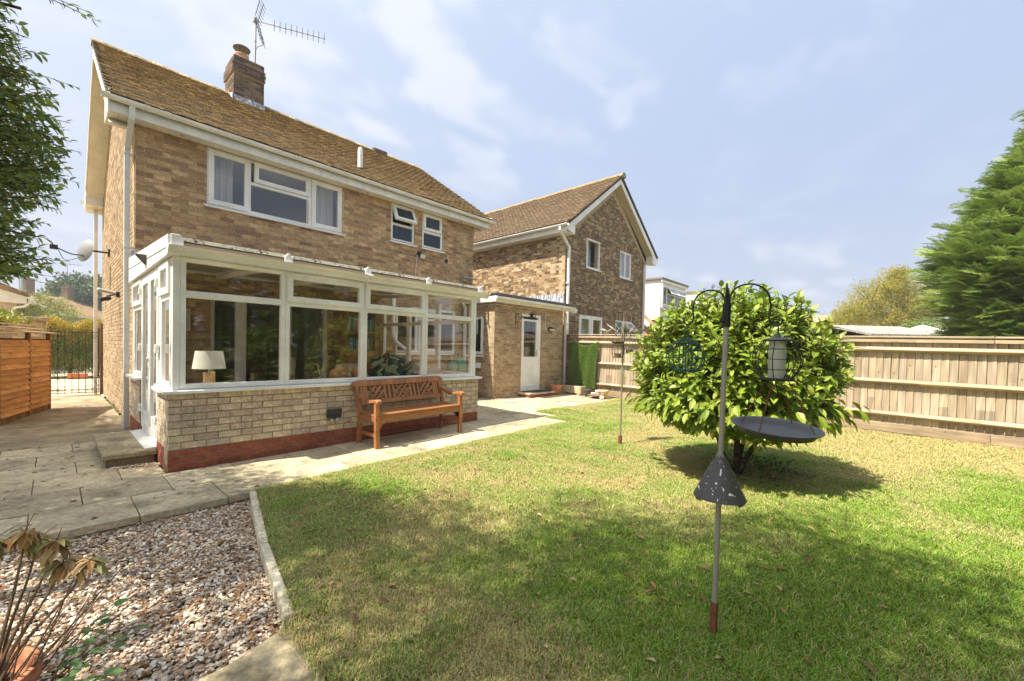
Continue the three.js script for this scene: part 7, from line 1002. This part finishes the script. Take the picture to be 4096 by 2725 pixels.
// ---------------------------------------------------------------- grass: tufts of single blades
{
  rnd = mulberry(1201);
  const tuft = (n, R, straw, h0, h1) => { const P = [], C = []; for (let i = 0; i < n; i++) { const a = rr(0, 6.28), r = R * Math.sqrt(rnd()), x = Math.cos(a) * r, z = Math.sin(a) * r, h = rr(h0, h1), w = rr(.0011, .0019), b = rr(0, 6.28), lean = rr(.15, 1.1) * h, bx_ = Math.cos(b) * lean, bz = Math.sin(b) * lean, tx = -Math.sin(b), tz = Math.cos(b); const c = rnd() < straw ? [rr(.50, .64), rr(.42, .53), rr(.18, .25)] : [rr(.17, .27), rr(.29, .39), rr(.018, .04)];
      const A = [x - tx * w, -.004, z - tz * w], B = [x + tx * w, -.004, z + tz * w], m = [x + bx_ * .35, h * .62, z + bz * .35], D = [m[0] - tx * w * .8, m[1], m[2] - tz * w * .8], E = [m[0] + tx * w * .8, m[1], m[2] + tz * w * .8], T_ = [x + bx_, h * .92, z + bz]; P.push(...A, ...B, ...E, ...A, ...E, ...D, ...D, ...E, ...T_); for (let k = 0; k < 9; k++) C.push(...c); } const g = new THREE.BufferGeometry(); g.setAttribute('position', new THREE.Float32BufferAttribute(P, 3)); g.setAttribute('color', new THREE.Float32BufferAttribute(C, 3)); g.computeVertexNormals(); return g; };
  const V = [[.10, .018, .040], [.10, .016, .036], [.42, .014, .034], [.42, .014, .030], [.82, .009, .025], [.85, .008, .022]].map(([s, a, b]) => tuft(90, .075, s, a, b)); const sets = V.map(() => []);
  const dry = (x, z) => { let d = (fbm(x * .75 + 11, z * .75 + 4, 0, 1203, 4) - .5) * 2.4 + (fbm(x * 3.1 + 5, z * 3.1 + 9, 0, 1207, 3) - .5) * 1.1; d += 1.15 * sstep(4.2, 1.2, FX(z) - x) * sstep(.8, 3.2, z) + .35 * sstep(.5, .1, z - 1.2) * (x < 5.7 ? 1 : 0) + .30 * sstep(6.3, 7.6, x) + .06; d += .55 * Math.exp(-(Math.pow((x - .45) / .55, 2) + Math.pow((z - 3.7) / 1.2, 2))); d -= .42 * Math.exp(-(Math.pow((x - 1.9) / 1.4, 2) + Math.pow((z - 3.9) / 1.5, 2))); d += .5 * Math.exp(-(Math.pow(x - 4.4, 2) + Math.pow(z - 4.25, 2)) / .35); return d; };
  let n = 0; for (let k = 0; k < 60000; k++) { const x = rr(-.3, 10.3), z = rr(.05, 8.2); if (!inLawn(x, z)) continue; const dist = Math.hypot(x + .82, z - 5.38); if (z > 6.4 && x < 2) { } if (rnd() > clamp(1.25 - dist * .085, .38, 1)) continue; const d = dry(x, z) + rr(-.22, .22); const i = (d < .0 ? 0 : d < .42 ? 2 : 4) + (rnd() < .5 ? 1 : 0); if (d > .75 && rnd() < .35) continue; sets[i].push([x, z, d]); n++; }
  // ragged fringe along the kerb and the paving
  for (let k = 0; k < 260; k++) { const z = rr(1.25, 3.3), x = kerbX(z) + rr(.075, .11); sets[2 + (k % 4)].push([x, z, .3]); } for (let k = 0; k < 600; k++) { const x = rr(.5, 5.6); sets[2 + (k % 4)].push([x, 1.215 + rr(-.02, .03), .5]); }
  const m = mat([1, 1, 1], { vertexColors: true, side: THREE.DoubleSide, roughness: .75 }), d = new THREE.Object3D(); V.forEach((g, i) => { const s = sets[i], im = new THREE.InstancedMesh(g, m, s.length); s.forEach(([x, z, q], k) => { d.position.set(x, gy(x) - .004 + (fbm(x * .9 + 5, z * .9 + 3, 0, 141, 3) - .5) * .03, z); d.rotation.set(0, rr(0, 6.28), 0); const dist = Math.hypot(x + .82, z - 5.38); const sc = rr(.8, 1.25); d.scale.set(sc * clamp(.9 + dist * .05, 1, 1.35), sc, sc * clamp(.9 + dist * .05, 1, 1.35)); d.updateMatrix(); im.setMatrixAt(k, d.matrix); const f = rr(.86, 1.14); im.setColorAt(k, C3(f * rr(.94, 1.06), f, f)); }); im.name = numbered('grass'); stuff(im); im.userData.label = i < 2 ? 'short green lawn grass' : i < 4 ? 'mixed green and dry lawn grass' : 'straw-coloured dry lawn grass'; im.userData.category = 'grass'; scene.add(im); });
  console.log('grass tufts', n);
}

// ---------------------------------------------------------------- draw
scene.traverse(o => { if (o.isMesh) { o.castShadow = true; o.receiveShadow = true; } });
const renderer = new THREE.WebGLRenderer({ antialias: true });
renderer.setSize(1024, 681);
renderer.shadowMap.enabled = true;
renderer.toneMapping = THREE.LinearToneMapping;
renderer.toneMappingExposure = EXPOSURE;
renderer.render(scene, camera);
